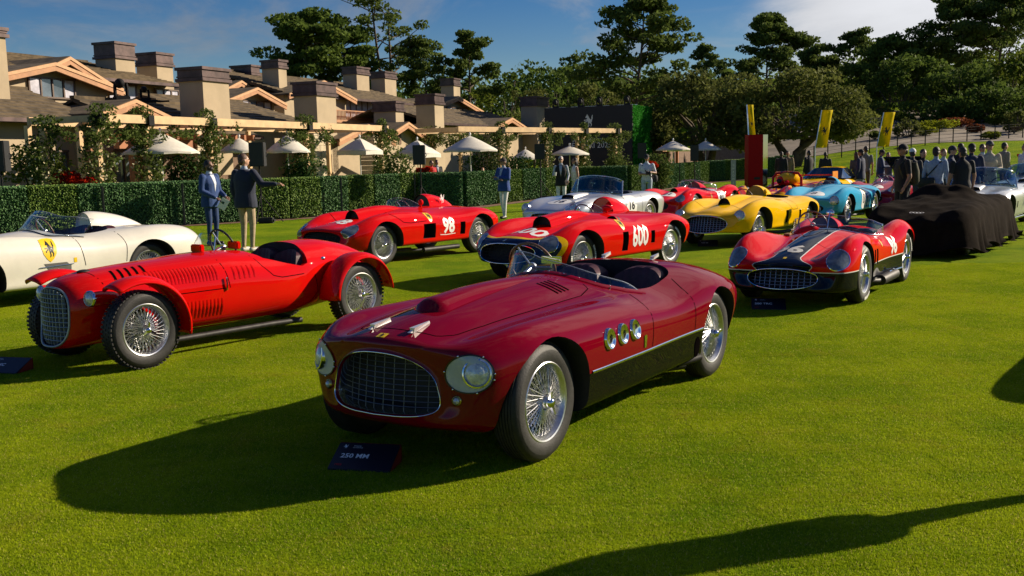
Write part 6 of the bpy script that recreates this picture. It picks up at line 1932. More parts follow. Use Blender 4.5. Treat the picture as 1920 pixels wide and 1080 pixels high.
GT = dict(wb=2.50, arf=.39, arr=.39, track=.66, mouth=(.80, .44, .40, .085, 2.6, -.02), msweep=.05,
    st=[(.77, .575, .30, .568, .54, .565, .66, .45, .55, .27, .09),
        (.62, .640, .32, .625, .60, .650, .75, .50, .64, .23, .07),
        (.35, .715, .34, .695, .64, .765, .81, .53, .72, .21, .02),
        (.0, .785, .36, .76, .65, .820, .835, .56, .76, .20, 0),
        (-.5, .85, .40, .825, .66, .828, .835, .57, .76, .20, 0),
        (-1.0, .885, .42, .86, .66, .815, .83, .57, .76, .20, 0),
        (-1.5, .875, .42, .85, .66, .81, .825, .56, .76, .20, 0),
        (-2.0, .87, .42, .855, .66, .825, .83, .57, .76, .20, 0),
        (-2.45, .88, .40, .87, .65, .862, .84, .59, .74, .21, 0),
        (-2.9, .86, .38, .85, .61, .845, .80, .60, .70, .24, 0),
        (-3.3, .80, .34, .79, .54, .79, .70, .59, .62, .28, 0),
        (-3.55, .69, .27, .68, .42, .68, .56, .56, .5, .34, 0),
        (-3.62, .6, .15, .6, .22, .6, .3, .54, .26, .42, 0)],
    cockpit=[(-1.15, 0), (-1.18, .35), (-1.30, .50), (-1.6, .55), (-1.95, .55), (-2.12, .46), (-2.16, 0), (-2.12, -.46), (-1.95, -.55), (-1.6, -.55), (-1.30, -.50), (-1.18, -.35)])

def build_silver(label, o, head, num, plate, seed, lampcover=False, frame=True, col=(.62, .63, .64)):
    S = mod(GT, vents=[(-.62, -.50, .42, .56, .65, 1)])
    root = new_car('open_grand_tourer', label, o, head)
    pm = mat('silver grey paint', col, rough=.32, metal=.45, coat=.8, var=.03)
    body, sf = make_body(root, S, pm); four_wheels(root, S, .335, y=.66)
    grille(body, S, (13, 4), recess=-.05, rim=True)
    if lampcover: lamp_cover(body, sf, .60, .60, .105, .15, (-.72, -.05, -.69))
    else: round_lamp(body, sf, .61, .615, .10, (-.97, -.05, -.22), out=.02)
    if not lampcover: round_lamp(body, sf, .22, .43, .075, (-1, 0, 0), out=-.01, name='driving_lamp')
    hood_bulge(body, sf, -.12, .85, .17, .075, pm, open_front=True, wt=.9, tail=2.2, flat=.3)
    if num == '16':
        number(body, sf, '16', HOOD_T(.22), (0, 0, -1), .28, m=M_BLACKP, roundel=(.29, .20), bold=.008, italic=.1)
        number(body, sf, '16', LEFT_T(-1.5, .58), (0, -1, 0), .28, m=M_BLACKP, roundel=(.24, .22), bold=.008, pw=8.)
    elif num:
        number(body, sf, num, HOOD_T(.18, -.05), (0, 0, -1), .50, m=mat('dark blue number', (.02, .05, .12), rough=.4), bold=.004)
        number(body, sf, num, LEFT_T(-1.42, .55), (0, -1, 0), .44, m=mat('dark blue number', (.02, .05, .12), rough=.4), bold=.004)
    screen(root, sf, [(-1.28, .70), (-1.10, .58), (-.98, .30), (-.95, 0), (-.98, -.30), (-1.10, -.58), (-1.28, -.70)], [.34, .37, .38, .385, .38, .37, .34], rake=.11, frame=True, inward=.06, m=glass('blue tinted screen', (.45, .58, .68), .93))
    steering(root, (-1.42, .33, .86), .19, .4, True); seat(root, -1.95, .3, .42, .46, .46, M_BLKLEATHER); seat(root, -1.95, -.3, .42, .46, .46, M_BLKLEATHER)
    b = MB(); b.tube([(-1.08, .05, 1.0), (-1.08, .05, 1.08)], .006, 6); b.box((-1.1, .05, 1.1), (.02, .14, .045)); b.build('rear_view_mirror', M_CHROME, root, smooth=40)
    if lampcover:
        b = MB(); b.tube([(-1.35, .80, .83), (-1.35, .86, .92)], .008, 6); b.ell((-1.35, .88, .95), (.03, .06, .05)); b.build('side_mirror', M_CHROME, body, smooth=60)
        b = MB(); b.tube([(-.6, .74, .19), (-1.9, .76, .18)], .03, 8); b.build('side_pipe', M_CHROME, root, smooth=50)
    ribbon([(-1.22, .82), (-1.25, .6), (-1.24, .34)], .008, 'door_seam', M_SEAM, body, sf, 'left', off=.002)
    ribbon([(-2.05, .82), (-2.0, .6), (-2.0, .34)], .008, 'door_seam', M_SEAM, body, sf, 'left', off=.002)

def build_white():
    S = mod(RACER, wb=2.40, afx=0., arf=.39)
    S['st'] = [(x, zc * 1.02, yv, zv * 1.02, yf, zf * 1.04, ws, zw * 1.02, wb, zb - .06, sw) for x, zc, yv, zv, yf, zf, ws, zw, wb, zb, sw in RACER['st']]
    S['st'] = [(r if r[0] > -1.9 else (r[0] * 1.06, r[1] + .02, r[2], r[3] + .03, r[4], r[5] + .04, *r[6:])) for r in S['st']]
    S['cockpit'] = FULLPIT
    root = new_car('racing_car', 'cream white open racer with plum seats at the left edge', (-6.95, 12.3), -127)
    pm = mat('cream white paint', (.72, .68, .58), rough=.35, coat=.7, var=.03); body, sf = make_body(root, S, pm)
    four_wheels(root, S, .335, 'road')
    grille(body, S, (13, 6))
    lamp_cover(body, sf, .585, .60, .11, .12, (-.86, -.12, -.50))
    badge(body, sf, LEFT_T(-.95, .70), (0, -1, 0), .20)
    number(body, sf, '', LEFT_T(-.9, .5), (0, -1, 0), .2)
    me = poly_mesh([(x * .10, y * .10) for x, y in HORSE], .03); sf.wrap(me, HOOD_T(-.85, .36, 1.4), (0, 0, -1), .004); link('horse_emblem', me, M_BLACKP, body)
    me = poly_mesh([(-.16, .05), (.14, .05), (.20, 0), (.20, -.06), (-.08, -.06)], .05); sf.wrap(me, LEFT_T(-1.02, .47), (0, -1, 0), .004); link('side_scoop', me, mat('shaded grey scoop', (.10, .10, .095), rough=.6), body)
    ribbon([(-.80, .475), (-1.25, .49)], .012, 'scoop_bar', M_CHROME, body, sf, 'left', off=.006, h=.01)
    me = poly_mesh([(-.02, -.03), (.02, -.03), (.02, .03), (-.02, .03)], .05); sf.wrap(me, LEFT_T(-1.28, .535), (0, -1, 0), .004); link('side_badge', me, M_YEL, body)
    screen(root, sf, [(-1.52, .62), (-1.28, .55), (-1.12, .30), (-1.08, 0), (-1.12, -.30), (-1.28, -.55), (-1.52, -.62)], [.22, .235, .24, .24, .24, .235, .22], rake=.17, frame=False, edge='black', inward=.03)
    h = headrest(body, sf, -2.05, -.28, .95, .20, .20, pm, face=pm)
    steering(root, (-1.50, -.28, .86), .19, .4); seat(root, -1.88, .26, .40, .42, .50); seat(root, -1.88, -.26, .40, .42, .50)
    ribbon([(-1.36, .84), (-1.38, .66), (-1.42, .45)], .008, 'door_seam', M_SEAM, body, sf, 'left', off=.002)
    ribbon([(-1.98, .84), (-2.02, .66), (-2.0, .45)], .008, 'door_seam', M_SEAM, body, sf, 'left', off=.002)

def build_coupe():
    S = dict(GT); S['cockpit'] = None; S['wb'] = 2.4
    S['st'] = shift(GT['st'], sz=.9)
    root = new_car('coupe', 'yellow mid-engined coupe with black and white door number', (10.35, 34.4), -126)
    pm = paint('bright yellow paint', (.82, .47, .004)); body, sf = make_body(root, S, pm); four_wheels(root, S, .33, y=.66)
    # cabin: glasshouse and roof
    sec = [(-.75, .62, .78, .82), (-1.25, .50, .77, 1.15), (-1.75, .48, .77, 1.17), (-2.15, .50, .77, 1.05), (-2.9, .45, .74, .80)]
    b = MB(); vs = []; fs = []
    for x, hw, zb, zt in sec:
        for y, z in ((-hw - .16, zb), (-hw, zt - .03), (-hw * .6, zt), (hw * .6, zt), (hw, zt - .03), (hw + .16, zb)): vs.append((x, y, max(z, zb)))
    for i in range(4):
        for j in range(5): fs.append((i * 6 + j, i * 6 + j + 1, (i + 1) * 6 + j + 1, (i + 1) * 6 + j))
    b.add(vs, fs); b.mi = [1 if (i in (0,) or (i in (1,) and j in (0, 4)) or (i == 2 and j in (0, 4))) else 0 for i in range(4) for j in range(5)]
    b.build('cabin', [pm, mat('dark window glass', (.02, .03, .035), rough=.05, coat=1.)], body, smooth=30)
    number(body, sf, '22', LEFT_T(-1.2, .56), (0, -1, 0), .22, m=M_BLACKP, roundel=(.2, .2), pw=6.)
    round_lamp(body, sf, .60, .56, .10, (-.9, -.05, -.4))
    b = MB(); b.box((-2.2, .70, .80), (.4, .12, .10)); b.build('air_intake', M_DARK, body, bevel=.03)
    return root

def build_proto():
    root = new_car('sports_prototype', 'red and yellow closed-wheel sports prototype with roll hoop and rear wing', (7.9, 31.2), -126)
    def f(nt, oc):
        x, y, z = xyz(nt, oc)
        n = noise(nt, oc, 2.2, 2)
        a = ((x * 1.7 + y.abs() * 1.2 + n * 1.2).fn('FRACT')).gt(.66)
        b = (x * .9 - y.abs() * 1.1 + n).fn('FRACT').gt(.86)
        return mixc(nt, b, mixc(nt, a, (.45, .01, .008), (.70, .30, .01)), (.12, .015, .05))
    pm = paint('red and yellow livery', (.5, .02, .01), f)
    S = dict(wb=2.6, arf=.37, arr=.37, track=.74, mouth=(1.05, .22, .55, .06, 5., 0.), msweep=.02, floor=.2,
        st=[(1.02, .33, .3, .325, .6, .36, .86, .24, .84, .10, .02), (.7, .40, .3, .38, .68, .58, .92, .35, .9, .06, .01), (.1, .50, .3, .46, .70, .73, .95, .4, .93, .05, 0), (-.5, .58, .34, .52, .70, .62, .95, .36, .93, .05, 0),
            (-1.2, .66, .36, .60, .72, .50, .95, .32, .93, .05, 0), (-1.9, .72, .36, .66, .72, .60, .95, .36, .93, .05, 0), (-2.5, .72, .3, .66, .72, .76, .96, .42, .93, .06, 0), (-3.0, .62, .3, .6, .72, .70, .95, .42, .93, .1, 0), (-3.4, .5, .3, .49, .6, .5, .9, .38, .88, .25, 0), (-3.5, .42, .3, .42, .5, .42, .7, .36, .6, .3, 0)],
        cockpit=[(-.65, 0), (-.75, .3), (-1.2, .36), (-1.55, .33), (-1.6, 0), (-1.55, -.33), (-1.2, -.36), (-.75, -.3)])
    body, sf = make_body(root, S, pm); four_wheels(root, S, .33, 'alloy', y=.80, wide=1.6)
    b = MB(); b.tube([(-1.62, -.48, .5), (-1.64, -.46, .9), (-1.66, -.36, 1.03), (-1.66, 0, 1.06), (-1.66, .36, 1.03), (-1.64, .46, .9), (-1.62, .48, .5)], .045, 10); b.build('roll_hoop', pm, body, smooth=60)
    b = MB(); b.ell((-1.85, 0, .85), (.5, .36, .24), 18, 12); b.build('air_box', paint('bright yellow paint', (.82, .47, .004)), body, smooth=180)
    b = MB(); b.ell((-1.45, -.12, .80), (.16, .14, .15)); b.ell((-1.30, .12, .74), (.10, .09, .09)); b.build('headrest_pod', RED(), body, smooth=180)
    b = MB(); b.ell((-1.30, -.13, .80), (.05, .09, .07)); b.build('mirror_pod', M_DARK, body, smooth=180)
    w = MB(); w.box((-3.35, 0, .93), (.40, 1.9, .035)); w.build('rear_wing', RED(), body)
    for s in (-1, 1):
        e = MB(); e.box((-3.38, s * .96, .86), (.5, .025, .38)); e.build('wing_end_plate', mat('orange plate', (.75, .25, .01), rough=.4), body)
    number(body, sf, '3', HOOD_T(.55), (0, 0, -1), .26, m=M_BLACKP, roundel=(.24, .18), pw=8.)

def build_open_hood():
    S = mod(GT); root = new_car('open_hood_car', 'dark blue car with its front lid raised, behind the crowd', (13.4, 34.4), -128)
    pm = paint('midnight blue paint', (.01, .02, .05)); body, sf = make_body(root, S, pm); four_wheels(root, S, .335, y=.66)
    T = Matrix.Translation((-.9, 0, .90)) @ Matrix.Rotation(math.radians(-22), 4, 'Y')
    b = MB(); b.box((.75, 0, .0), (1.5, 1.25, .04), T); b.build('raised_lid', pm, body, bevel=.012)
    S2 = mod(GT); root = new_car('open_hood_car', 'bright red car with its front lid raised at the right edge', (17.2, 33.0), -128)
    body, sf = make_body(root, S2, RED()); four_wheels(root, S2, .335, y=.66)
    b = MB(); b.box((.75, 0, .0), (1.5, 1.25, .04), T); b.build('raised_lid', RED(), body, bevel=.012)

def build_corsa():
    """narrow-bodied racer with separate cycle wings"""
    root = new_car('cycle_wing_racer', 'bright red narrow racer with separate cycle wings and tall grille', (-3.59, 8.77), -126.9)
    pm = RED()
    S = dict(wb=2.51, mouth=(.47, .455, .215, .245, 3.0, -.03), msweep=.05)
    st = []
    for x, zt, hw, zb, n in ((.45, .725, .25, .19, 3.), (.36, .765, .30, .18, 2.8), (.18, .800, .345, .18, 2.7), (-.1, .825, .375, .18, 2.7), (-.6, .850, .43, .17, 2.8), (-1.1, .872, .475, .17, 2.8), (-1.35, .862, .49, .17, 2.7), (-1.7, .845, .50, .17, 2.6), (-2.05, .890, .48, .18, 2.5), (-2.35, .895, .44, .20, 2.3), (-2.7, .84, .38, .23, 2.2), (-3.0, .74, .31, .29, 2.1), (-3.2, .62, .22, .36, 2.), (-3.28, .53, .1, .43, 2.)):
        zc = (zt + zb) / 2; h = (zt - zb) / 2
        st.append((x, zc, h, hw, n))
    rows = [(.47, .455, .245, .215, 3.0), (.468, .455, .26, .228, 3.0)] + st
    R = []
    for x, zc, h, hw, n in rows:
        P = []
        for a in MOUTH_ANG:
            a = math.radians(a); c, s = math.cos(a), math.sin(a)
            y = hw * math.copysign(abs(c)**(2 / n), c) if abs(c) > 1e-6 else 0; z = h * math.copysign(abs(s)**(2 / n), s)
            P.append((x + (-.03 * s if x > .3 else 0) - (.05 * (y / hw)**2 if x > .2 else 0), y, zc + z))
        R.append(P)
    R = np.array(R); k = len(R); dist = [0.]
    for i in range(1, k): dist.append(dist[-1] + max(.02, np.mean(np.linalg.norm(R[i] - R[i - 1], axis=1))))
    q = np.linspace(0, dist[-1], 64)
    flat = pchip(np.array(dist), R.reshape(k, -1), q).reshape(64, 10, 3)
    G = np.array([catmull(flat[i], 5) for i in range(64)])
    inner = np.array(catmull(R[0] * np.array([1, .95, 1]) + np.array([-.06, 0, 0]), 5))
    G = np.concatenate([[inner], G]); G[:, 0, 1] = 0; G[:, -1, 1] = 0
    full = np.concatenate([G, (G * np.array([1, -1, 1]))[:, -2:0:-1]], axis=1); nu, nf = full.shape[:2]
    V = full.reshape(-1, 3).tolist(); F = [(i * nf + j, (i + 1) * nf + j, (i + 1) * nf + (j + 1) % nf, i * nf + (j + 1) % nf) for i in range(nu - 1) for j in range(nf)]
    F += [tuple(range(nf)), tuple((nu - 1) * nf + j for j in range(nf - 1, -1, -1))]
    sf = Surf(V, F)
    me = bpy.data.meshes.new('body'); me.from_pydata(V, [], F); me.update(); me.materials.append(pm); me.materials.append(M_CARPET)
    mi = [0] * len(F)
    for j in range(nf): mi[j] = 1
    mi[-2] = 1; me.polygons.foreach_set('material_index', mi)
    b = bmesh.new(); b.from_mesh(me); bmesh.ops.recalc_face_normals(b, faces=b.faces[:]); b.to_mesh(me); b.free()
    o = bpy.data.objects.new('body', me); COL.objects.link(o)
    # cockpit: scooped towards the door, cut as a prism that widens upward
    cut = MB(); pts = [(-1.42, 0), (-1.44, .25), (-1.50, .36), (-1.7, .43), (-1.92, .43), (-2.00, .36), (-2.04, .2), (-2.05, 0), (-2.04, -.2), (-2.00, -.36), (-1.92, -.43), (-1.7, -.43), (-1.5, -.36), (-1.44, -.25)]
    cut.prism(pts, 1.2, Matrix.Translation((0, 0, .34)))
    cm = cut.mesh('cutter'); cm.materials.append(M_CARPET)
    c2 = MB(); c2.prism([(-1.40, .95), (-1.55, .82), (-1.72, .72), (-1.90, .675), (-1.98, .70), (-2.01, .80), (-2.02, .95)], 3., Matrix.Translation((0, 1.5, 0)) @ Matrix.Rotation(math.pi / 2, 4, 'X'))
    cm2 = c2.mesh('cutter'); cm2.materials.append(pm)
    cos = []
    for m_ in (cm2, cm):
        bb = bmesh.new(); bb.from_mesh(m_); bmesh.ops.recalc_face_normals(bb, faces=bb.faces[:]); bb.to_mesh(m_); bb.free()
        co = bpy.data.objects.new('cutter', m_); cos.append(co)
        md = o.modifiers.new('cut', 'BOOLEAN'); md.operation = 'DIFFERENCE'; md.object = co; md.solver = 'EXACT'; md.material_mode = 'TRANSFER'
    ev = evaluated(o, *cos); o.modifiers.clear(); o.data = ev
    for co in cos: bpy.data.objects.remove(co)
    ev.polygons.foreach_set('use_smooth', [True] * len(ev.polygons)); ev.set_sharp_from_angle(angle=math.radians(38)); o.parent = root
    body = o
    # grille
    g = MB()
    for i in range(9):
        y = .205 * (-1 + 2 * (i + 1) / 10); zz = .235 * max(0, 1 - abs(y / .21)**3)**(1 / 3)
        g.box((.462 - .05 * (y / .215)**2, y, .455), (.03, .008, 2 * zz))
    for i in range(11):
        z = .235 * (-1 + 2 * (i + 1) / 12); yy = .205 * max(0, 1 - abs(z / .24)**3)**(1 / 3)
        g.tube([(.475 - .05 * (y / .215)**2, y, .455 + z) for y in np.linspace(-yy, yy, 9)], .0045, 5)
    mg = mat('pale grey grille metal', (.30, .33, .36), rough=.35, metal=.5, var=.15)
    g.build('grille', mg, body)
    r = MB(); ring = []
    for i in range(49):
        t = 2 * math.pi * i / 48; c, s = math.cos(t), math.sin(t)
        y = .215 * math.copysign(abs(c)**(2 / 3.), c); z = .245 * math.copysign(abs(s)**(2 / 3.), s); ring.append((.472 - .05 * (y / .215)**2 - .03 * s, y, .455 + z))
    r.tube(ring, .010, 8, cap=False); r.build('grille_surround', mg, body, smooth=60)
    # headlamps on the flanks
    for sg in (1, -1):
        q = Vector((1, .12 * sg, .05)).to_track_quat('Z', 'Y').to_matrix().to_4x4(); q.translation = Vector((.33, .385 * sg, .615))
        b = MB(); b.lathe([(0, .03), (.03, .026), (.052, .012), (.058, 0)], 24, T=q, axis='z'); l = b.build('headlamp', M_LENS, body, smooth=180)
        b = MB(); b.lathe([(.056, .0), (.060, .012), (.068, .008), (.070, -.015)], 24, T=q, axis='z'); b.build('lamp_rim', M_CHROME, l, smooth=60)
        b = MB(); b.lathe([(.070, -.012), (.070, -.05), (.066, -.12), (.055, -.22), (.03, -.30), (.0, -.33)], 24, T=q, axis='z'); b.build('lamp_shell', pm, l, smooth=60)
    # cycle wings
    def wing(wx, a0, a1, r0, wid, yc, sg, flare=0.):
        b = MB(); n, k = 30, 9; vs = []; fs = []
        for i in range(n + 1):
            t = i / n; a = a0 + (a1 - a0) * t; rr = r0 + flare * (1 - t)**3
            for j in range(k):
                s = -1 + 2 * j / (k - 1)
                rad = rr - .05 * abs(s)**3
                vs.append((wx + rad * math.cos(a), yc * sg + s * wid, .33 + rad * math.sin(a)))
        for i in range(n):
            for j in range(k - 1): fs.append((i * k + j, i * k + j + 1, (i + 1) * k + j + 1, (i + 1) * k + j))
        b.add(vs, fs); w = b.build('cycle_wing', [pm, M_DARK], body, smooth=180)
        sm = w.modifiers.new('thickness', 'SOLIDIFY'); sm.thickness = .018; sm.offset = 0
        st = MB(); st.tube([(wx + .05, (yc - .12) * sg, .60), (wx + .0, .36 * sg, .55)], .012, 6); st.tube([(wx - .30, (yc - .1) * sg, .45), (wx - .35, .38 * sg, .42)], .012, 6); st.build('wing_stay', M_DARK, w)
    for sg in (1, -1):
        wing(.0, math.radians(52), math.radians(192), .425, .125, .615, sg, flare=.06)
        wing(-2.51, math.radians(-2), math.radians(176), .43, .15, .60, sg)
    for x in (0, -2.51):
        for sg in (1, -1): wheel(root, x, sg * .585, .330, 'knob', wide=.95)
    # suspension
    b = MB()
    for sg in (1, -1):
        b.tube([(0, .2 * sg, .26), (0, .55 * sg, .30)], .03, 8); b.tube([(.05, .2 * sg, .42), (0, .52 * sg, .42)], .02, 8); b.tube([(-2.51, .2 * sg, .33), (-2.51, .55 * sg, .33)], .04, 8)
    b.build('suspension_arm', M_DARK, root, smooth=60)
    # louvres in groups: each slot is raised
    def louvres(x0, x1, n, z0, z1, mode='left'):
        for i in range(n):
            x = x0 + (x1 - x0) * i / (n - 1)
            for sd, sg in (('left', 1), ('right', -1)):
                if sg < 0: continue
                c0, n0 = sf.side(x, z0, sg); c1, n1 = sf.side(x, z1, sg); cm_, nm = sf.side(x, (z0 + z1) / 2, sg)
                b = MB(); vs = []; fs = []
                m = 5
                for k in range(m):
                    t = k / (m - 1); c, nn = sf.side(x, z0 + (z1 - z0) * t, sg)
                    e = .012 * math.sin(math.pi * min(1, max(0, .08 + t * .84)))
                    vs += [c + Vector((.010, 0, 0)) + nn * .001, c + Vector((-.004, 0, 0)) + nn * e, c + Vector((-.010, 0, 0)) + nn * (e * .9), c + Vector((-.011, 0, 0)) + nn * .0005]
                for k in range(m - 1):
                    a = k * 4
                    for j in range(3): fs.append((a + j, a + j + 1, a + 4 + j + 1, a + 4 + j))
                b.add(vs, fs); b.mi = [0, 0, 1] * (m - 1)
                b.build('louvre', [pm, M_SEAM], body, smooth=60)
    louvres(-.25, -.90, 20, .645, .775); louvres(-1.08, -1.30, 5, .63, .745); louvres(-.55, -.93, 11, .32, .475)
    for i in range(5):
        ribbon([(.0 - i * .07, .17), (.02 - i * .07, .29)], .022, 'top_louvre', M_SEAM, body, sf, 'top', off=.003)
    for y in (1, -1):
        sd = 'left' if y > 0 else 'right'
        ribbon([(.16, .80), (.14, .70), (.12, .60)], .008, 'hood_seam', M_SEAM, body, sf, sd, off=.001)
        ribbon([(-.1, .555), (-.98, .56)], .008, 'hood_seam', M_SEAM, body, sf, sd, off=.001)
        ribbon([(-.98, .85), (-1.0, .70), (-1.02, .56)], .008, 'hood_seam', M_SEAM, body, sf, sd, off=.001)
        ribbon([(-1.36, .85), (-1.42, .72), (-1.52, .62), (-1.62, .595), (-1.9, .60)], .008, 'door_seam', M_SEAM, body, sf, sd, off=.001)
        ribbon([(-2.05, .58), (-2.10, .40), (-2.0, .24)], .008, 'panel_seam', M_SEAM, body, sf, sd, off=.001)
        ribbon([(-.42, .225), (-2.05, .21)], .016, 'chrome_strip', M_CHROME, body, sf, sd, off=.003, h=.006)
        c, nn = sf.side(-.98, .60, y); b = MB(); b.tube([c + nn * .012 + Vector((0, 0, .06)), c + nn * .018, c + nn * .012 + Vector((0, 0, -.06))], .008, 6); b.build('hood_catch', M_CHROME, body, smooth=50)
    ribbon([(.16, .2), (.165, 0), (.16, -.2)], .008, 'hood_seam', M_SEAM, body, sf, 'top', off=.001)
    b = MB(); c, nn = sf.top(.14, 0); b.ell((c.x, 0, c.z), (.06, .05, .018)); b.build('filler_cap', M_DARK, body, smooth=180)
    # aero screen, scuttle, mirrors, seat
    b = MB(); vs = []; fs = []; n = 14
    for i in range(n + 1):
        a = math.pi * i / n
        for t in (0, .5, 1): vs.append((-1.20 - .05 * t * math.sin(a) - .05 * abs(math.cos(a)), -.20 + .19 * math.cos(a), .865 + .17 * t * math.sin(a)))
    for i in range(n):
        for j in range(2): fs.append((i * 3 + j, (i + 1) * 3 + j, (i + 1) * 3 + j + 1, i * 3 + j + 1))
    b.add(vs, fs); s = b.build('aero_screen', M_GLASS, root, smooth=180); s.modifiers.new('thickness', 'SOLIDIFY').thickness = .004
    b = MB(); b.tube([(-1.22, -.01, .86), (-1.25, -.01, 1.0)], .006, 6); b.tube([(-1.22, -.02, .86), (-1.26, .02, .90)], .006, 6); b.build('screen_bracket', M_CHROME, root)
    for x, y in ((-1.04, -.02), (-1.45, .0)):
        b = MB(); b.box((x, y, .905), (.05, .16, .075)); b.build('scuttle_mirror', pm, body, bevel=.01)
    steering(root, (-1.46, -.18, .88), .185, .35, False)
    seat(root, -1.91, .20, .38, .38, .44, lean=.10); seat(root, -1.91, -.20, .38, .38, .44, lean=.10)
    b = MB(); b.tube([(-.4, .40, .155), (-1.5, .44, .15), (-1.85, .47, .145)], .027, 10); b.build('exhaust_pipe', M_EXH, root, smooth=50)
    # fuel cap on the tail side
    c, nn = sf.side(-2.22, .72); b = MB(); b.ell(c, (.03, .02, .02)); b.tube([c, c + Vector((-.03, .01, -.10))], .006, 6); b.build('body_catch', M_CHROME, body, smooth=180)

def build_covered():
    """car under a dark cover: cloth dropped over the body shape"""
    root = tag(empty('covered_car', (6.75, 16.5, 0), math.radians(-126)), 'car hidden under a dark brown fabric cover', 'covered car')
    S = mod(GT, wb=2.4); V, F, mi = body_mesh(S); sf = Surf(V, F)
    nx, ny = 110, 74
    x0, x1 = .93, -3.66; W = .95
    rnd = random.Random(5)
    qx = np.linspace(0, 1, nx); qy = np.linspace(0, 1, ny); ez = lambda q: .45 * q + .55 * (q * q * (3 - 2 * q))
    xs = x0 + (x1 - x0) * ez(ez(qx)); ys = -W + 2 * W * ez(ez(qy))
    H = np.zeros((nx, ny))
    for i, x in enumerate(xs):
        for j, y in enumerate(ys):
            h = sf.t.ray_cast(Vector((x, y, 3)), Vector((0, 0, -1)))
            H[i, j] = h[0].z if h[0] is not None else .0
            # screen and headrest under the cloth
            H[i, j] = max(H[i, j], 1.12 - 2.6 * abs(x + 1.25) - .25 * (y / .6)**4 if abs(y) < .62 else 0)
            H[i, j] = max(H[i, j], 1.04 - .9 * abs(x + 2.05) - 2.5 * (y + .3)**2 * 2)
    # drape: cloth spans hollows, falls steeply at the edges
    D = H.copy()
    for _ in range(50):
        A = D.copy()
        A[1:-1, 1:-1] = .25 * (D[:-2, 1:-1] + D[2:, 1:-1] + D[1:-1, :-2] + D[1:-1, 2:])
        D = np.maximum(H, A)
    for i, x in enumerate(xs):
        for j, y in enumerate(ys):
            ex = min(1., (x0 - x) / .10, (x - x1) / .10); ey = min(1., (W - abs(y)) / .09)
            e = max(0, min(ex, ey))
            fold = (1 - 2 * abs(math.sin(x * 4.5 + 1.2 * math.sin(y * 3)))) * .6 + (1 - 2 * abs(math.sin(x * 9 + y * 5 + math.sin(y * 7)))) * .4 + math.sin((x + y) * 15) * .2
            fold2 = (1 - 2 * abs(math.sin(y * 8 + 2 * math.sin(x * 3)))) * .5 + (1 - 2 * abs(math.sin(y * 5 - x * 6))) * .45
            D[i, j] = D[i, j] * (e**.35 if e < 1 else 1) if D[i, j] > 0 else 0
            amp = .020 + .05 * (1 - e)
            D[i, j] += (fold * amp * .7 + fold2 * amp * .8) * smoothstep(0, .3, D[i, j])
    vs = []; fs = []
    for i, x in enumerate(xs):
        for j, y in enumerate(ys):
            lo = smoothstep(.7, .05, D[i, j])
            fy = y + math.copysign(1, y) * lo * .045 * math.sin(x * 16 + math.sin(x * 5) * 2) * (abs(y) / W)**4
            fx = x + lo * .05 * math.sin(y * 15) * (1 if x > 0 else -1) * (min(1, abs(x + 1.4) / 2.3))**6
            vs.append((fx, fy, max(.12 + .07 * math.sin(x * 5 + y * 4), D[i, j])))
    for i in range(nx - 1):
        for j in range(ny - 1): fs.append((i * ny + j, (i + 1) * ny + j, (i + 1) * ny + j + 1, i * ny + j + 1))
    b = MB(); b.add(vs, fs)
    cl = b.build('fabric_cover', mat('dark brown cover cloth', (.014, .010, .0075), rough=.95, var=.2, sheen=.0, bumps=.35, bscale=22, spec=.03), root, smooth=180)
    sf2 = Surf(vs, fs)
    for k in range(4):
        me = disc_mesh(.034, .042, 20, 1, hole=.72); sf2.wrap(me, HOOD_T(.42, -.10 + .052 * k, 0), (0, 0, -1), .006); link('ring_emblem', me, M_WHITE, cl)
    wheel(root, 0, .60, .33)
    wheel(root, 0, -.60, .33)

def build_cars():
    build_main(); build_corsa(); build_98(); build_600(); build_trc(); build_yellow(); build_blue(); build_81(); build_magenta(); build_white()
    build_silver('silver open tourer numbered 16 with tinted framed windscreen', (1.2, 22.2), -126, '16', None, 1)
    build_silver('silver open tourer numbered 7 with faired headlamps beside the covered car', (9.75, 21.5), -125, '7', None, 2, lampcover=True, col=(.66, .65, .61))
    build_silver('unnumbered pale blue-grey open tourer at the right edge of the row', (13.3, 26.3), -125, None, None, 3, col=(.45, .52, .58))
    S = mod(GT); root = new_car('open_grand_tourer', 'car parked just outside the right picture edge, casting a rounded shadow', (5.5, 7.05), -125); body, sf = make_body(root, S, paint('deep red paint plain', (.21, .002, .01))); four_wheels(root, S, .335, y=.66)
    build_covered(); build_proto(); build_coupe(); build_open_hood()
build_cars()
# ================================================================== PEOPLE
def capsule(mb, a, b, ra, rb, n=10, sy=1.):
    a = Vector(a); b = Vector(b); d = (b - a); L = d.length; d.normalize()
    up = Vector((0, 1, 0)) if abs(d.y) < .9 else Vector((1, 0, 0))
    x = d.cross(up).normalized(); y = x.cross(d)
    vs = [a - d * ra]; prof = [(-.7, .7), (0, 1.)]
    rings = []
    for t, k in prof: rings.append((a + d * (t * ra), ra * k))
    for t, k in ((0, 1.), (.7, .7)): rings.append((b + d * (t * rb), rb * k))
    for c, r in rings:
        for i in range(n):
            q = 2 * math.pi * i / n; vs.append(c + x * (r * math.cos(q)) + y * (r * sy * math.sin(q)))
    vs.append(b + d * rb); fs = []
    for i in range(n): fs.append((0, 1 + (i + 1) % n, 1 + i))
    for k in range(3):
        for i in range(n): fs.append((1 + k * n + i, 1 + k * n + (i + 1) % n, 1 + (k + 1) * n + (i + 1) % n, 1 + (k + 1) * n + i))
    for i in range(n): fs.append((1 + 3 * n + i, 1 + 3 * n + (i + 1) % n, len(vs) - 1))
    mb.add(vs, fs)
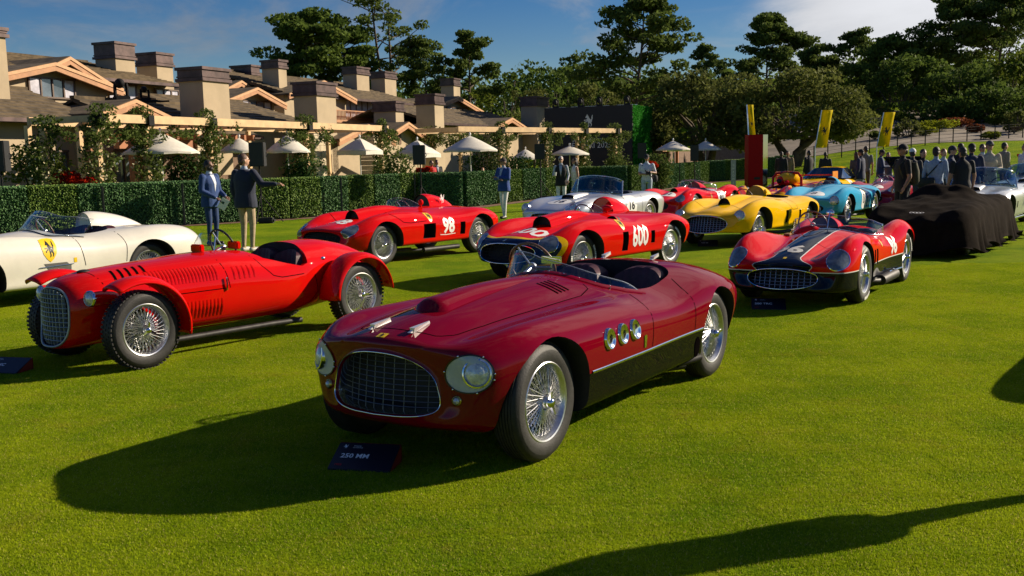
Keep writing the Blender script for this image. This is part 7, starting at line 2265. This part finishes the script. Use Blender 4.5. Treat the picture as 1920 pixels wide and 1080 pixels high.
def loft(mb, rings, n=16):
    vs = []; fs = []
    for cx, cy, z, rx, ry in rings:
        for i in range(n):
            q = 2 * math.pi * i / n; c, s = math.cos(q), math.sin(q)
            vs.append((cx + rx * math.copysign(abs(c)**.85, c), cy + ry * math.copysign(abs(s)**.85, s), z))
    m = len(rings)
    for k in range(m - 1):
        for i in range(n): fs.append((k * n + i, k * n + (i + 1) % n, (k + 1) * n + (i + 1) % n, (k + 1) * n + i))
    fs.append(tuple(range(n - 1, -1, -1))); fs.append(tuple((m - 1) * n + i for i in range(n)))
    mb.add(vs, fs)
def remesh(mb, vox, name, smooth_it=3):
    me = mb.mesh(name); o = bpy.data.objects.new(name, me)
    b = bmesh.new(); b.from_mesh(me); bmesh.ops.recalc_face_normals(b, faces=b.faces[:]); b.to_mesh(me); b.free()
    r = o.modifiers.new('r', 'REMESH'); r.mode = 'VOXEL'; r.voxel_size = vox
    s = o.modifiers.new('s', 'SMOOTH'); s.iterations = smooth_it; s.factor = .5
    ev = evaluated(o); bpy.data.objects.remove(o); ev.name = name
    ev.polygons.foreach_set('use_smooth', [True] * len(ev.polygons)); ev.materials.clear()
    return ev
def seg_dist(P, a, b):
    a = np.array(a); b = np.array(b); d = b - a; t = np.clip(((P - a) @ d) / max(1e-9, d @ d), 0, 1)
    return np.linalg.norm(P - (a + t[:, None] * d), axis=1)

SKINS = {'light': (.52, .30, .20), 'tan': (.36, .19, .115), 'brown': (.20, .10, .06)}
def person(label, loc, rz, H=1.78, skin='light', top=(.1, .1, .1), legs=(.05, .05, .06), shoes=(.03, .02, .015), hair=(.03, .02, .015), sleeve='long', jacket=None, shirt=None, arms=None, cap=None, glasses=False,
           long_hair=False, beard=False, vox=.018, stance=.10, stride=0., head_turn=0., head_tilt=0., dress=None, group='visitors on the lawn', bag=None, build=1., vest=None, shorts=False, name='person'):
    k = H / 1.78
    root = tag(empty(name, loc, rz), label, 'person', group); root.scale = (k, k, k)
    bw = build
    # joints (facing -y, left of the figure at +x)
    hipL, hipR = (.095, 0, .93), (-.095, 0, .93)
    footL, footR = (stance, -stride * .5 - .02, .07), (-stance, stride * .5 - .02, .07)
    kneeL, kneeR = ((hipL[0] + footL[0]) / 2 + .005, (footL[1]) / 2 - .025, .50), ((hipR[0] + footR[0]) / 2 - .005, footR[1] / 2 - .025, .50)
    sL, sR = (.185 * bw, .0, 1.435), (-.185 * bw, 0, 1.435)
    A = dict(L=((.235 * bw, .02, 1.15), (.245 * bw, -.06, .90)), R=((-.235 * bw, .02, 1.15), (-.245 * bw, -.06, .90)))
    if arms: A.update(arms)
    prims = []           # (kind, a, b) used to colour the skin surface
    m = MB()
    loft(m, [(0, .005, .86, .165 * bw, .115 * bw), (0, .01, .95, .172 * bw, .125 * bw), (0, 0, 1.06, .152 * bw, .112 * bw), (0, -.005, 1.18, .160 * bw, .118 * bw), (0, -.01, 1.30, .178 * bw, .122 * bw), (0, 0, 1.40, .172 * bw, .105), (0, .005, 1.46, .12, .08), (0, .005, 1.50, .065, .062)])
    for h, kn, f in ((hipL, kneeL, footL), (hipR, kneeR, footR)):
        capsule(m, h, kn, .088 * bw, .060); capsule(m, kn, (f[0], f[1] + .02, f[2] + .03), .058, .040)
        capsule(m, (f[0], f[1] + .05, .045), (f[0] * 1.25, f[1] - .13, .040), .045, .040)
    for s, key in ((sL, 'L'), (sR, 'R')):
        e, w = A[key]; capsule(m, s, e, .056 * bw, .044); capsule(m, e, w, .043, .028)
    capsule(m, (0, .008, 1.46), (0, -.008, 1.58), .056, .052)
    ht = Matrix.Translation((0, -.01, 1.565)) @ Matrix.Rotation(head_turn, 4, 'Z') @ Matrix.Rotation(head_tilt, 4, 'X')
    # head: skull, jaw, nose, ears
    hm = MB(); hm.ell((0, .010, .105), (.074, .095, .105), 16, 12, ht); hm.ell((0, -.028, .055), (.056, .062, .070), 14, 10, ht); hm.ell((0, -.092, .085), (.014, .022, .022), 8, 6, ht)
    hm.ell((.076, .012, .085), (.012, .020, .030), 8, 6, ht); hm.ell((-.076, .012, .085), (.012, .020, .030), 8, 6, ht); hm.ell((0, -.075, .118), (.052, .016, .012), 8, 6, ht)
    m.add(hm.v, hm.f)
    # hands: palm
    hands = []
    for key in ('L', 'R'):
        e, w = Vector(A[key][0]), Vector(A[key][1]); d = (w - e).normalized(); sgn = 1 if key == 'L' else -1
        capsule(m, w, w + d * .075, .026, .034, sy=.6); hands.append((w, d, sgn))
    me = remesh(m, vox, 'body')
    # five fingers on each hand, appended to the same mesh
    f = MB()
    for w, d, sgn in hands:
        up = Vector((0, 0, 1)) if abs(d.z) < .8 else Vector((0, 1, 0))
        sx = d.cross(up).normalized(); dn = sx.cross(d).normalized()
        if dn.z > 0 and abs(d.z) < .8: dn = -dn
        if abs(d.z) >= .8: dn = Vector((-sgn * .8, .3, 0))
        base = w + d * .085
        for q, L in ((-.030, .058), (-.010, .070), (.010, .066), (.029, .052)):
            p0 = base + sx * q; p1 = p0 + d * L * .5 + dn * .006; p2 = p1 + d * L * .42 + dn * .026
            capsule(f, p0, p1, .0095, .0088, 7); capsule(f, p1, p2, .0088, .0078, 7)
        p0 = w + d * .03 + sx * (.030 * (1 if sx.y < 0 else -1)); p1 = p0 + d * .035 + sx * (.022 * (1 if sx.y < 0 else -1)); capsule(f, p0, p1, .012, .010, 7); capsule(f, p1, p1 + d * .03 + dn * .01, .010, .0085, 7)
    n0 = len(me.vertices); V0 = np.zeros(n0 * 3); me.vertices.foreach_get('co', V0)
    F0 = [tuple(p.vertices) for p in me.polygons]; nb = len(F0)
    allv = V0.reshape(-1, 3).tolist() + [tuple(v) for v in f.v]; allf = F0 + [tuple(i + n0 for i in q) for q in f.f]
    me2 = bpy.data.meshes.new('body'); me2.from_pydata(allv, [], allf); me2.update(); bpy.data.meshes.remove(me)
    C = np.array([p.center for p in me2.polygons])
    # colour regions
    dist = {}
    def add(kind, a, b, r): dist.setdefault(kind, []).append(seg_dist(C, a, b) - r)
    add('top', (0, 0, 1.0), (0, 0, 1.42), .15); add('legs', (-.06, 0, .90), (.06, 0, .90), .12)
    for h, kn, ft in ((hipL, kneeL, footL), (hipR, kneeR, footR)):
        add('legs', h, kn, .075)
        a_ = (ft[0], ft[1] + .02, ft[2] + .03)
        if shorts: add('skin', (Vector(kn) * .9 + Vector(a_) * .1), a_, .05)
        else: add('legs', kn, a_, .05)
        add('shoes', (ft[0], ft[1] + .05, .03), (ft[0] * 1.25, ft[1] - .13, .03), .045)
    for s, key in ((sL, 'L'), (sR, 'R')):
        e, w = A[key]
        if sleeve == 'none': add('skin', s, e, .05); add('skin', e, w, .04)
        elif sleeve == 'short':
            mid = Vector(s).lerp(Vector(e), .72); add('top', s, mid, .05); add('skin', mid, e, .045); add('skin', e, w, .04)
        else: add('top', s, e, .05); add('top', e, w, .04)
        d = (Vector(w) - Vector(e)).normalized(); add('skin', Vector(w) + d * .012, Vector(w) + d * .1, .03)
    add('skin', (0, 0, 1.50), (0, -.01, 1.60), .052); add('skin', tuple(ht @ Vector((0, 0, .08))), tuple(ht @ Vector((0, 0, .13))), .09)
    kinds = list(dist); D = np.array([np.min(dist[q], axis=0) for q in kinds]); pick = D.argmin(0)
    pick[nb:] = kinds.index('skin')
    sk = mat('skin ' + skin, SKINS[skin], rough=.5, var=.08, vscale=20)
    def cloth(c, tagname): return mat('cloth %s %.3f %.3f %.3f' % (tagname, *c), c, rough=.85, var=.16, vscale=18, bumps=.25, bscale=55, sheen=.1)
    cm = {'skin': sk, 'top': cloth(shirt or top, 'top'), 'legs': cloth(legs, 'legs'), 'shoes': mat('shoe %.2f %.2f' % shoes[:2], shoes, rough=.5)}
    for q in kinds: me2.materials.append(cm[q])
    me2.polygons.foreach_set('material_index', pick.astype(np.int32)); me2.polygons.foreach_set('use_smooth', [True] * len(me2.polygons))
    link('body', me2, None, root)
    # face details
    fm = MB()
    for s in (1, -1): fm.ell((s * .030, -.074, .108), (.013, .008, .008), 8, 6, ht)
    fm.build('eyes', M_BLACKP, root, smooth=180)
    fm = MB(); fm.ell((0, -.083, .042), (.024, .008, .007), 8, 6, ht); fm.build('mouth', mat('lips', (.25, .08, .06), rough=.5), root, smooth=180)
    if glasses:
        fm = MB(); fm.ell((.032, -.083, .108), (.028, .010, .020), 10, 6, ht); fm.ell((-.032, -.083, .108), (.028, .010, .020), 10, 6, ht); fm.box((0, -.086, .112), (.03, .006, .006), ht); fm.box((.072, -.03, .112), (.004, .10, .006), ht); fm.box((-.072, -.03, .112), (.004, .10, .006), ht)
        fm.build('sunglasses', M_BLACKP, root, smooth=60)
    hmts = mat('hair %.2f %.2f' % hair[:2], hair, rough=.6, var=.3, vscale=60, bumps=.4, bscale=150)
    if beard:
        fm = MB(); fm.ell((0, -.040, .035), (.058, .060, .052), 14, 10, ht); fm.ell((.05, -.02, .06), (.018, .04, .05), 8, 6, ht); fm.ell((-.05, -.02, .06), (.018, .04, .05), 8, 6, ht); fm.build('beard', hmts, root, smooth=180)
    if hair:
        fm = MB(); fm.ell((0, .022, .122), (.080, .092, .100), 16, 12, ht, zmin=-.25); fm.ell((0, .062, .075), (.070, .045, .070), 12, 8, ht)
        if long_hair: fm.ell((0, .075, -.02), (.085, .045, .17), 14, 10, ht); fm.ell((.05, .03, .02), (.04, .05, .12), 10, 8, ht); fm.ell((-.05, .03, .02), (.04, .05, .12), 10, 8, ht)
        fm.build('hair', hmts, root, smooth=180)
    if cap is not None:
        cmn = mat('cap %.2f %.2f %.2f' % cap, cap, rough=.8)
        fm = MB(); fm.ell((0, .012, .128), (.086, .102, .098), 18, 12, ht, zmin=.0); o = fm.build('cap', cmn, root, smooth=60)
        fm = MB(); fm.ell((0, -.105, .130), (.070, .075, .010), 16, 6, ht); fm.build('brim', cmn, o, smooth=180)
    # jacket: an outer garment over torso and sleeves
    J = jacket or vest
    if J:
        g = MB()
        loft(g, [(0, .0, .80, .205 * bw, .150 * bw), (0, .0, .92, .200 * bw, .150 * bw), (0, 0, 1.06, .178 * bw, .135 * bw), (0, -.005, 1.18, .186 * bw, .138 * bw), (0, -.01, 1.30, .202 * bw, .142 * bw), (0, 0, 1.40, .192 * bw, .122), (0, .008, 1.465, .135, .092), (0, .012, 1.50, .085, .075)])
        if jacket:
            for s, key in ((sL, 'L'), (sR, 'R')):
                e, w = A[key]; w2 = Vector(w) - (Vector(w) - Vector(e)).normalized() * .02
                capsule(g, s, e, .070 * bw, .060); capsule(g, e, w2, .058, .046)
        gm = remesh(g, max(.014, vox), 'jacket', 3); gm.materials.append(cloth(J, 'jacket'))
        jo = link('jacket' if jacket else 'vest', gm, None, root)
        if shirt:
            bv = BVHTree.FromPolygons([v.co for v in gm.vertices], [tuple(p.vertices) for p in gm.polygons])
            pts = [(-.055, 1.50), (.055, 1.50), (.032, 1.30), (.0, 1.12), (-.032, 1.30)]
            pm_ = poly_mesh(pts, .03)
            for v in pm_.vertices:
                h = bv.ray_cast(Vector((v.co.x, -1, v.co.y)), Vector((0, 1, 0))); v.co = (h[0] + Vector((0, -.004, 0))) if h[0] else Vector((v.co.x, -.1, v.co.y))
            link('shirt_front', pm_, cloth(shirt, 'shirt'), root)
            fm = MB(); fm.lathe([(.060, 1.485), (.066, 1.50), (.061, 1.53)], 18, axis='z'); fm.build('collar', cloth(shirt, 'shirt'), root, smooth=60)
    if dress:
        g = MB(); loft(g, [(0, 0, .98, .175, .125), (0, 0, 1.08, .160, .118), (0, 0, 1.2, .166, .124), (0, -.008, 1.33, .175, .126)]); gm = remesh(g, .02, 'dress', 2); gm.materials.append(cloth(dress, 'dress')); link('halter_top', gm, None, root)
    if bag:
        kind, colr = bag; bm_ = mat('bag %.2f %.2f' % colr[:2], colr, rough=.8, var=.25, vscale=15, bumps=.3, bscale=40)
        if kind == 'backpack':
            b = MB(); loft(b, [(0, .20, 1.0, .14, .07), (0, .22, 1.05, .16, .10), (0, .22, 1.25, .15, .10), (0, .20, 1.42, .12, .07)]); bo = b.build('backpack', bm_, root, smooth=60)
            b = MB()
            for s in (1, -1): b.tube([(s * .10, .14, 1.44), (s * .11, .0, 1.485), (s * .12, -.135, 1.36), (s * .14, -.06, 1.12), (s * .13, .13, 1.05)], .018, 6)
            b.build('strap', bm_, bo)
            b = MB(); b.box((0, .32, 1.12), (.2, .05, .16)); b.build('pocket', bm_, bo, bevel=.02)
        else:
            b = MB(); loft(b, [(.16, .16, .86, .15, .07), (.16, .18, .92, .19, .11), (.16, .18, 1.04, .19, .11), (.16, .16, 1.10, .15, .06)]); bo = b.build('shoulder_bag', bm_, root, smooth=60)
            b = MB(); b.tube([(.2, .17, 1.08), (.05, .14, 1.25), (-.12, .06, 1.46), (-.13, -.06, 1.42), (.0, -.15, 1.2), (.2, -.05, 1.0)], .016, 6); b.build('strap', bm_, bo)
    return root

def facing(dx, dy): return math.atan2(dx, -dy)          # rotation that turns -y towards (dx, dy)
def gpt(px, Y):
    p = at_depth(px, 400, Y); return (p.x, p.y, ground_z(p.x, p.y))
NAVY = (.008, .013, .035); BLUE = (.012, .045, .16); BLACK = (.008, .008, .010); KHAKI = (.38, .29, .18)
def build_people():
    person('bearded man in a bright blue suit holding papers, left of the pair', gpt(396, 21.6), facing(.9, -.45), 1.80, 'brown', BLUE, (.010, .035, .12), jacket=BLUE, shirt=(.62, .66, .74), hair=(.012, .008, .006), beard=True, vox=.011, head_turn=.1,
           arms=dict(L=((.25, -.02, 1.14), (.17, -.26, 1.02)), R=((-.25, .0, 1.14), (-.13, -.27, 1.00))), build=1.06, name='person')
    # papers he holds
    b = MB(); b.box((0, 0, 0), (.17, .004, .24)); pp = b.build('paper', mat('white paper', (.75, .75, .74), rough=.7, var=.03), loc=Vector(gpt(396, 21.6)) + Vector((.34, -.24, .88)), rot=(.2, .55, .25)); tag(pp, 'white printed sheet held by the man in the blue suit', 'paper')
    b = MB(); b.box((-.02, -.004, .02), (.05, .002, .05)); b.build('printed_mark', mat('dark green print', (.01, .06, .05), rough=.6), pp)
    person('man in navy blazer and khaki trousers pointing to the right, seen from behind', gpt(462, 19.8), facing(.45, .9), 1.90, 'light', NAVY, KHAKI, jacket=NAVY, shirt=(.45, .5, .6), hair=(.09, .045, .025), vox=.011, build=1.10, head_turn=-.5, shoes=(.45, .42, .38),
           arms=dict(R=((-.36, -.05, 1.22), (-.62, -.12, 1.22)), L=((.26, .03, 1.15), (.26, -.05, .90))))
    person('man in royal blue jacket and white trousers with folded arms by the hedge', gpt(946, 28.9), facing(-.6, -.75), 1.72, 'tan', BLUE, (.70, .69, .68), jacket=(.012, .05, .22), shirt=(.4, .45, .55), hair=(.02, .015, .012), cap=(.05, .035, .03), glasses=True, vox=.013, stride=.10, stance=.05,
           arms=dict(L=((.24, -.08, 1.17), (-.04, -.24, 1.22)), R=((-.24, -.08, 1.17), (.04, -.22, 1.16))), head_turn=-.3)
    person('grey-haired man in dark vest and white trousers holding a cup', gpt(1053, 33.), facing(-.1, -1), 1.74, 'light', (.40, .42, .46), (.70, .70, .70), vest=BLACK, shirt=(.40, .43, .5), hair=(.45, .44, .42), glasses=True, vox=.014,
           arms=dict(L=((.25, .0, 1.15), (.22, -.15, .98)), R=((-.25, -.02, 1.14), (-.20, -.26, 1.16))))
    c = MB(); c.lathe([(.030, 0), (.038, .11), (.034, .11), (.028, .006), (0, .006)], 16, axis='z'); q = Vector(gpt(1053, 33.)) + Vector((-.20, -.36, 1.12)); o = c.build('paper_cup', M_WHITE, loc=q, smooth=50); tag(o, 'white paper cup in the grey-haired man\'s hand', 'cup')
    person('woman with long dark hair in a pale halter top beside the grey-haired man', gpt(1079, 33.3), facing(-.9, -.35), 1.68, 'tan', (.55, .60, .58), (.45, .50, .50), hair=(.025, .015, .01), long_hair=True, glasses=True, sleeve='none', dress=(.60, .66, .62), build=.86, vox=.014,
           arms=dict(L=((.20, .02, 1.16), (.21, -.02, .92)), R=((-.20, -.05, 1.16), (-.12, -.25, 1.04))))
    person('photographer in white shirt looking down at his camera', gpt(1213, 32.5), facing(-.2, -1), 1.74, 'tan', (.60, .63, .68), (.35, .42, .52), hair=(.02, .015, .012), cap=(.02, .02, .022), glasses=True, sleeve='short', vox=.014, head_tilt=.35, build=1.05, bag=('side', (.012, .012, .014)),
           arms=dict(L=((.29, -.02, 1.16), (.10, -.26, 1.20)), R=((-.24, -.02, 1.14), (-.06, -.27, 1.14))))
    b = MB(); b.box((0, 0, 0), (.14, .08, .10)); q = Vector(gpt(1213, 32.5)) + Vector((0, -.36, 1.15)); cm_ = b.build('camera_body', M_BLACKP, loc=q, bevel=.01); tag(cm_, 'black camera held by the photographer in white', 'camera')
    b = MB(); b.lathe([(0, -.14), (.035, -.14), (.04, -.04), (0, -.04)], 16); b.build('lens', M_BLACKP, cm_, smooth=40)
    # behind the hedge
    person('person in red jacket behind the hedge near the second speaker', gpt(812, 42), facing(.6, -.6), 1.70, 'light', (.5, .01, .01), jacket=(.45, .008, .01), vox=.02, hair=(.1, .05, .03), group='people behind the hedge')
    person('person in dark blazer behind the hedge beside the one in red', gpt(822, 43), facing(.4, -.8), 1.72, 'tan', NAVY, jacket=BLACK, shirt=(.6, .6, .62), vox=.02, group='people behind the hedge')
    person('red-haired person seated low behind the middle hedge', (*gpt(907, 45)[:2], -.28), facing(.2, -.9), 1.62, 'light', (.4, .38, .4), vox=.02, hair=(.25, .09, .03), group='people behind the hedge')
    # crowd on the right
    person('man in black cap and tee with olive backpack, hands in pockets', gpt(1690, 20.2), facing(-.85, -.1), 1.80, 'tan', BLACK, (.012, .012, .014), cap=BLACK, glasses=True, sleeve='short', bag=('backpack', (.05, .048, .02)), vox=.013, build=1.08,
           arms=dict(L=((.25, .02, 1.14), (.22, -.06, .96)), R=((-.25, .02, 1.14), (-.22, -.06, .96))))
    person('person in white cap and dark top behind the backpack', gpt(1708, 25), facing(.3, .9), 1.72, 'light', (.03, .03, .035), cap=(.7, .7, .7), vox=.018)
    person('dark-haired man in black facing the camera between backpack and blue shirt', gpt(1728, 25.5), facing(.1, -1), 1.70, 'tan', BLACK, hair=(.012, .01, .01), vox=.018, sleeve='short')
    person('person in pale blue denim shirt with a green shoulder bag', gpt(1752, 22.3), facing(.5, .8), 1.74, 'tan', (.25, .34, .46), (.015, .015, .02), hair=(.015, .012, .012), bag=('side', (.015, .022, .014)), vox=.015, build=1.05)
    person('man in dark cap and navy polo leaning towards the cars', gpt(1780, 24.5), facing(.8, -.3), 1.76, 'light', (.02, .03, .07), cap=(.03, .03, .04), vox=.018, sleeve='short', head_tilt=.2)
    person('broad man in black tee seen from behind, nearest the silver tourer', gpt(1801, 21.5), facing(-.1, 1), 1.72, 'tan', BLACK, (.02, .02, .025), hair=(.02, .016, .014), sleeve='short', vox=.015, build=1.18)
    person('man in navy jacket and black cap beside the man in beige', gpt(1818, 24.), facing(.1, 1), 1.80, 'tan', NAVY, jacket=(.012, .018, .05), cap=BLACK, vox=.016, build=1.1)
    person('person in pale blue shirt and sunglasses half hidden in the crowd', gpt(1838, 28), facing(0, -1), 1.80, 'tan', (.4, .48, .6), glasses=True, hair=(.05, .03, .02), vox=.02)
    person('man in beige sweater and dark cap facing the cars', gpt(1851, 24.5), facing(-.1, -1), 1.86, 'tan', (.48, .40, .30), (.42, .36, .28), cap=(.05, .05, .06), glasses=True, vox=.015, build=1.08,
           arms=dict(L=((.26, -.02, 1.15), (.06, -.24, 1.12)), R=((-.26, .0, 1.15), (-.22, -.12, .95))))
    person('man in grey tweed jacket behind the red raised lid', gpt(1879, 33), facing(.9, .1), 1.86, 'light', (.3, .26, .2), jacket=(.26, .22, .17), hair=(.03, .025, .02), vox=.02)
    person('person in white shirt cut by the right picture edge', gpt(1917, 30), facing(-.9, -.2), 1.80, 'tan', (.6, .62, .66), hair=(.03, .02, .015), vox=.02)
    person('person with red hair between blue shirt and navy polo', gpt(1766, 28), facing(.2, -.9), 1.70, 'light', (.4, .42, .45), hair=(.25, .10, .03), vox=.02)
    person('person in black holding up a phone in the crowd', gpt(1797, 29), facing(-.1, 1), 1.84, 'tan', BLACK, hair=(.02, .015, .01), vox=.02, arms=dict(R=((-.28, -.1, 1.25), (-.2, -.25, 1.58))))
    person('man in navy blazer and dark cap beside the yellow coupe', gpt(1612, 33), facing(-.7, .6), 1.74, 'tan', NAVY, (.25, .3, .38), jacket=(.014, .022, .06), cap=BLACK, vox=.018)
    person('person in grey tee behind the man in the navy blazer', gpt(1621, 37), facing(.1, 1), 1.86, 'light', (.16, .17, .15), hair=(.03, .02, .015), vox=.02, sleeve='short')
    person('woman with brown hair beside the man in the navy blazer', gpt(1603, 36), facing(-.2, 1), 1.66, 'light', (.10, .08, .07), hair=(.06, .03, .02), long_hair=True, vox=.02)
    person('man in blue jacket looking down at a phone', gpt(1649, 36), facing(.8, -.2), 1.72, 'tan', (.03, .05, .11), (.12, .14, .18), jacket=(.03, .05, .11), cap=BLACK, vox=.018, head_tilt=.35, arms=dict(L=((.23, -.06, 1.15), (.08, -.28, 1.18)), R=((-.23, -.06, 1.15), (-.06, -.28, 1.16))))
    person('dark-haired woman in patterned top beside the man with a phone', gpt(1663, 36.5), facing(-.3, -.9), 1.62, 'tan', (.16, .12, .12), (.35, .33, .3), hair=(.015, .01, .01), long_hair=True, vox=.018)
    person('man in black jacket left of the yellow coupe, seen from behind', gpt(1546, 42), facing(.2, 1), 1.68, 'tan', BLACK, jacket=(.012, .012, .014), hair=(.03, .02, .015), vox=.02)
    person('man in black jacket under the left leaning banner', gpt(1515, 43), facing(-.5, .8), 1.76, 'tan', BLACK, jacket=(.010, .010, .012), hair=(.02, .014, .01), vox=.02)
    person('person in black at the oak, left of the pair', gpt(1464, 44), facing(.3, 1), 1.74, 'tan', BLACK, jacket=(.012, .011, .012), hair=(.02, .014, .01), vox=.02)
    person('person in tan jacket at the oak, right of the pair', gpt(1476, 45), facing(-.3, -1), 1.76, 'tan', (.30, .22, .12), jacket=(.22, .16, .08), hair=(.04, .03, .02), vox=.02)
    # standing just outside the picture on the right: only the shadow is seen
    person('visitor standing just outside the right picture edge, casting a long shadow', (3.15, 4.92, 0), facing(-.3, .95), 1.80, 'tan', (.05, .06, .1), jacket=(.05, .06, .1), vox=.02, build=1.25, stance=.12, arms=dict(L=((.29, .0, 1.15), (.29, -.03, .92)), R=((-.29, .0, 1.15), (-.29, -.03, .92))))
build_people()
bpy.data.scenes.remove(SCRATCH)
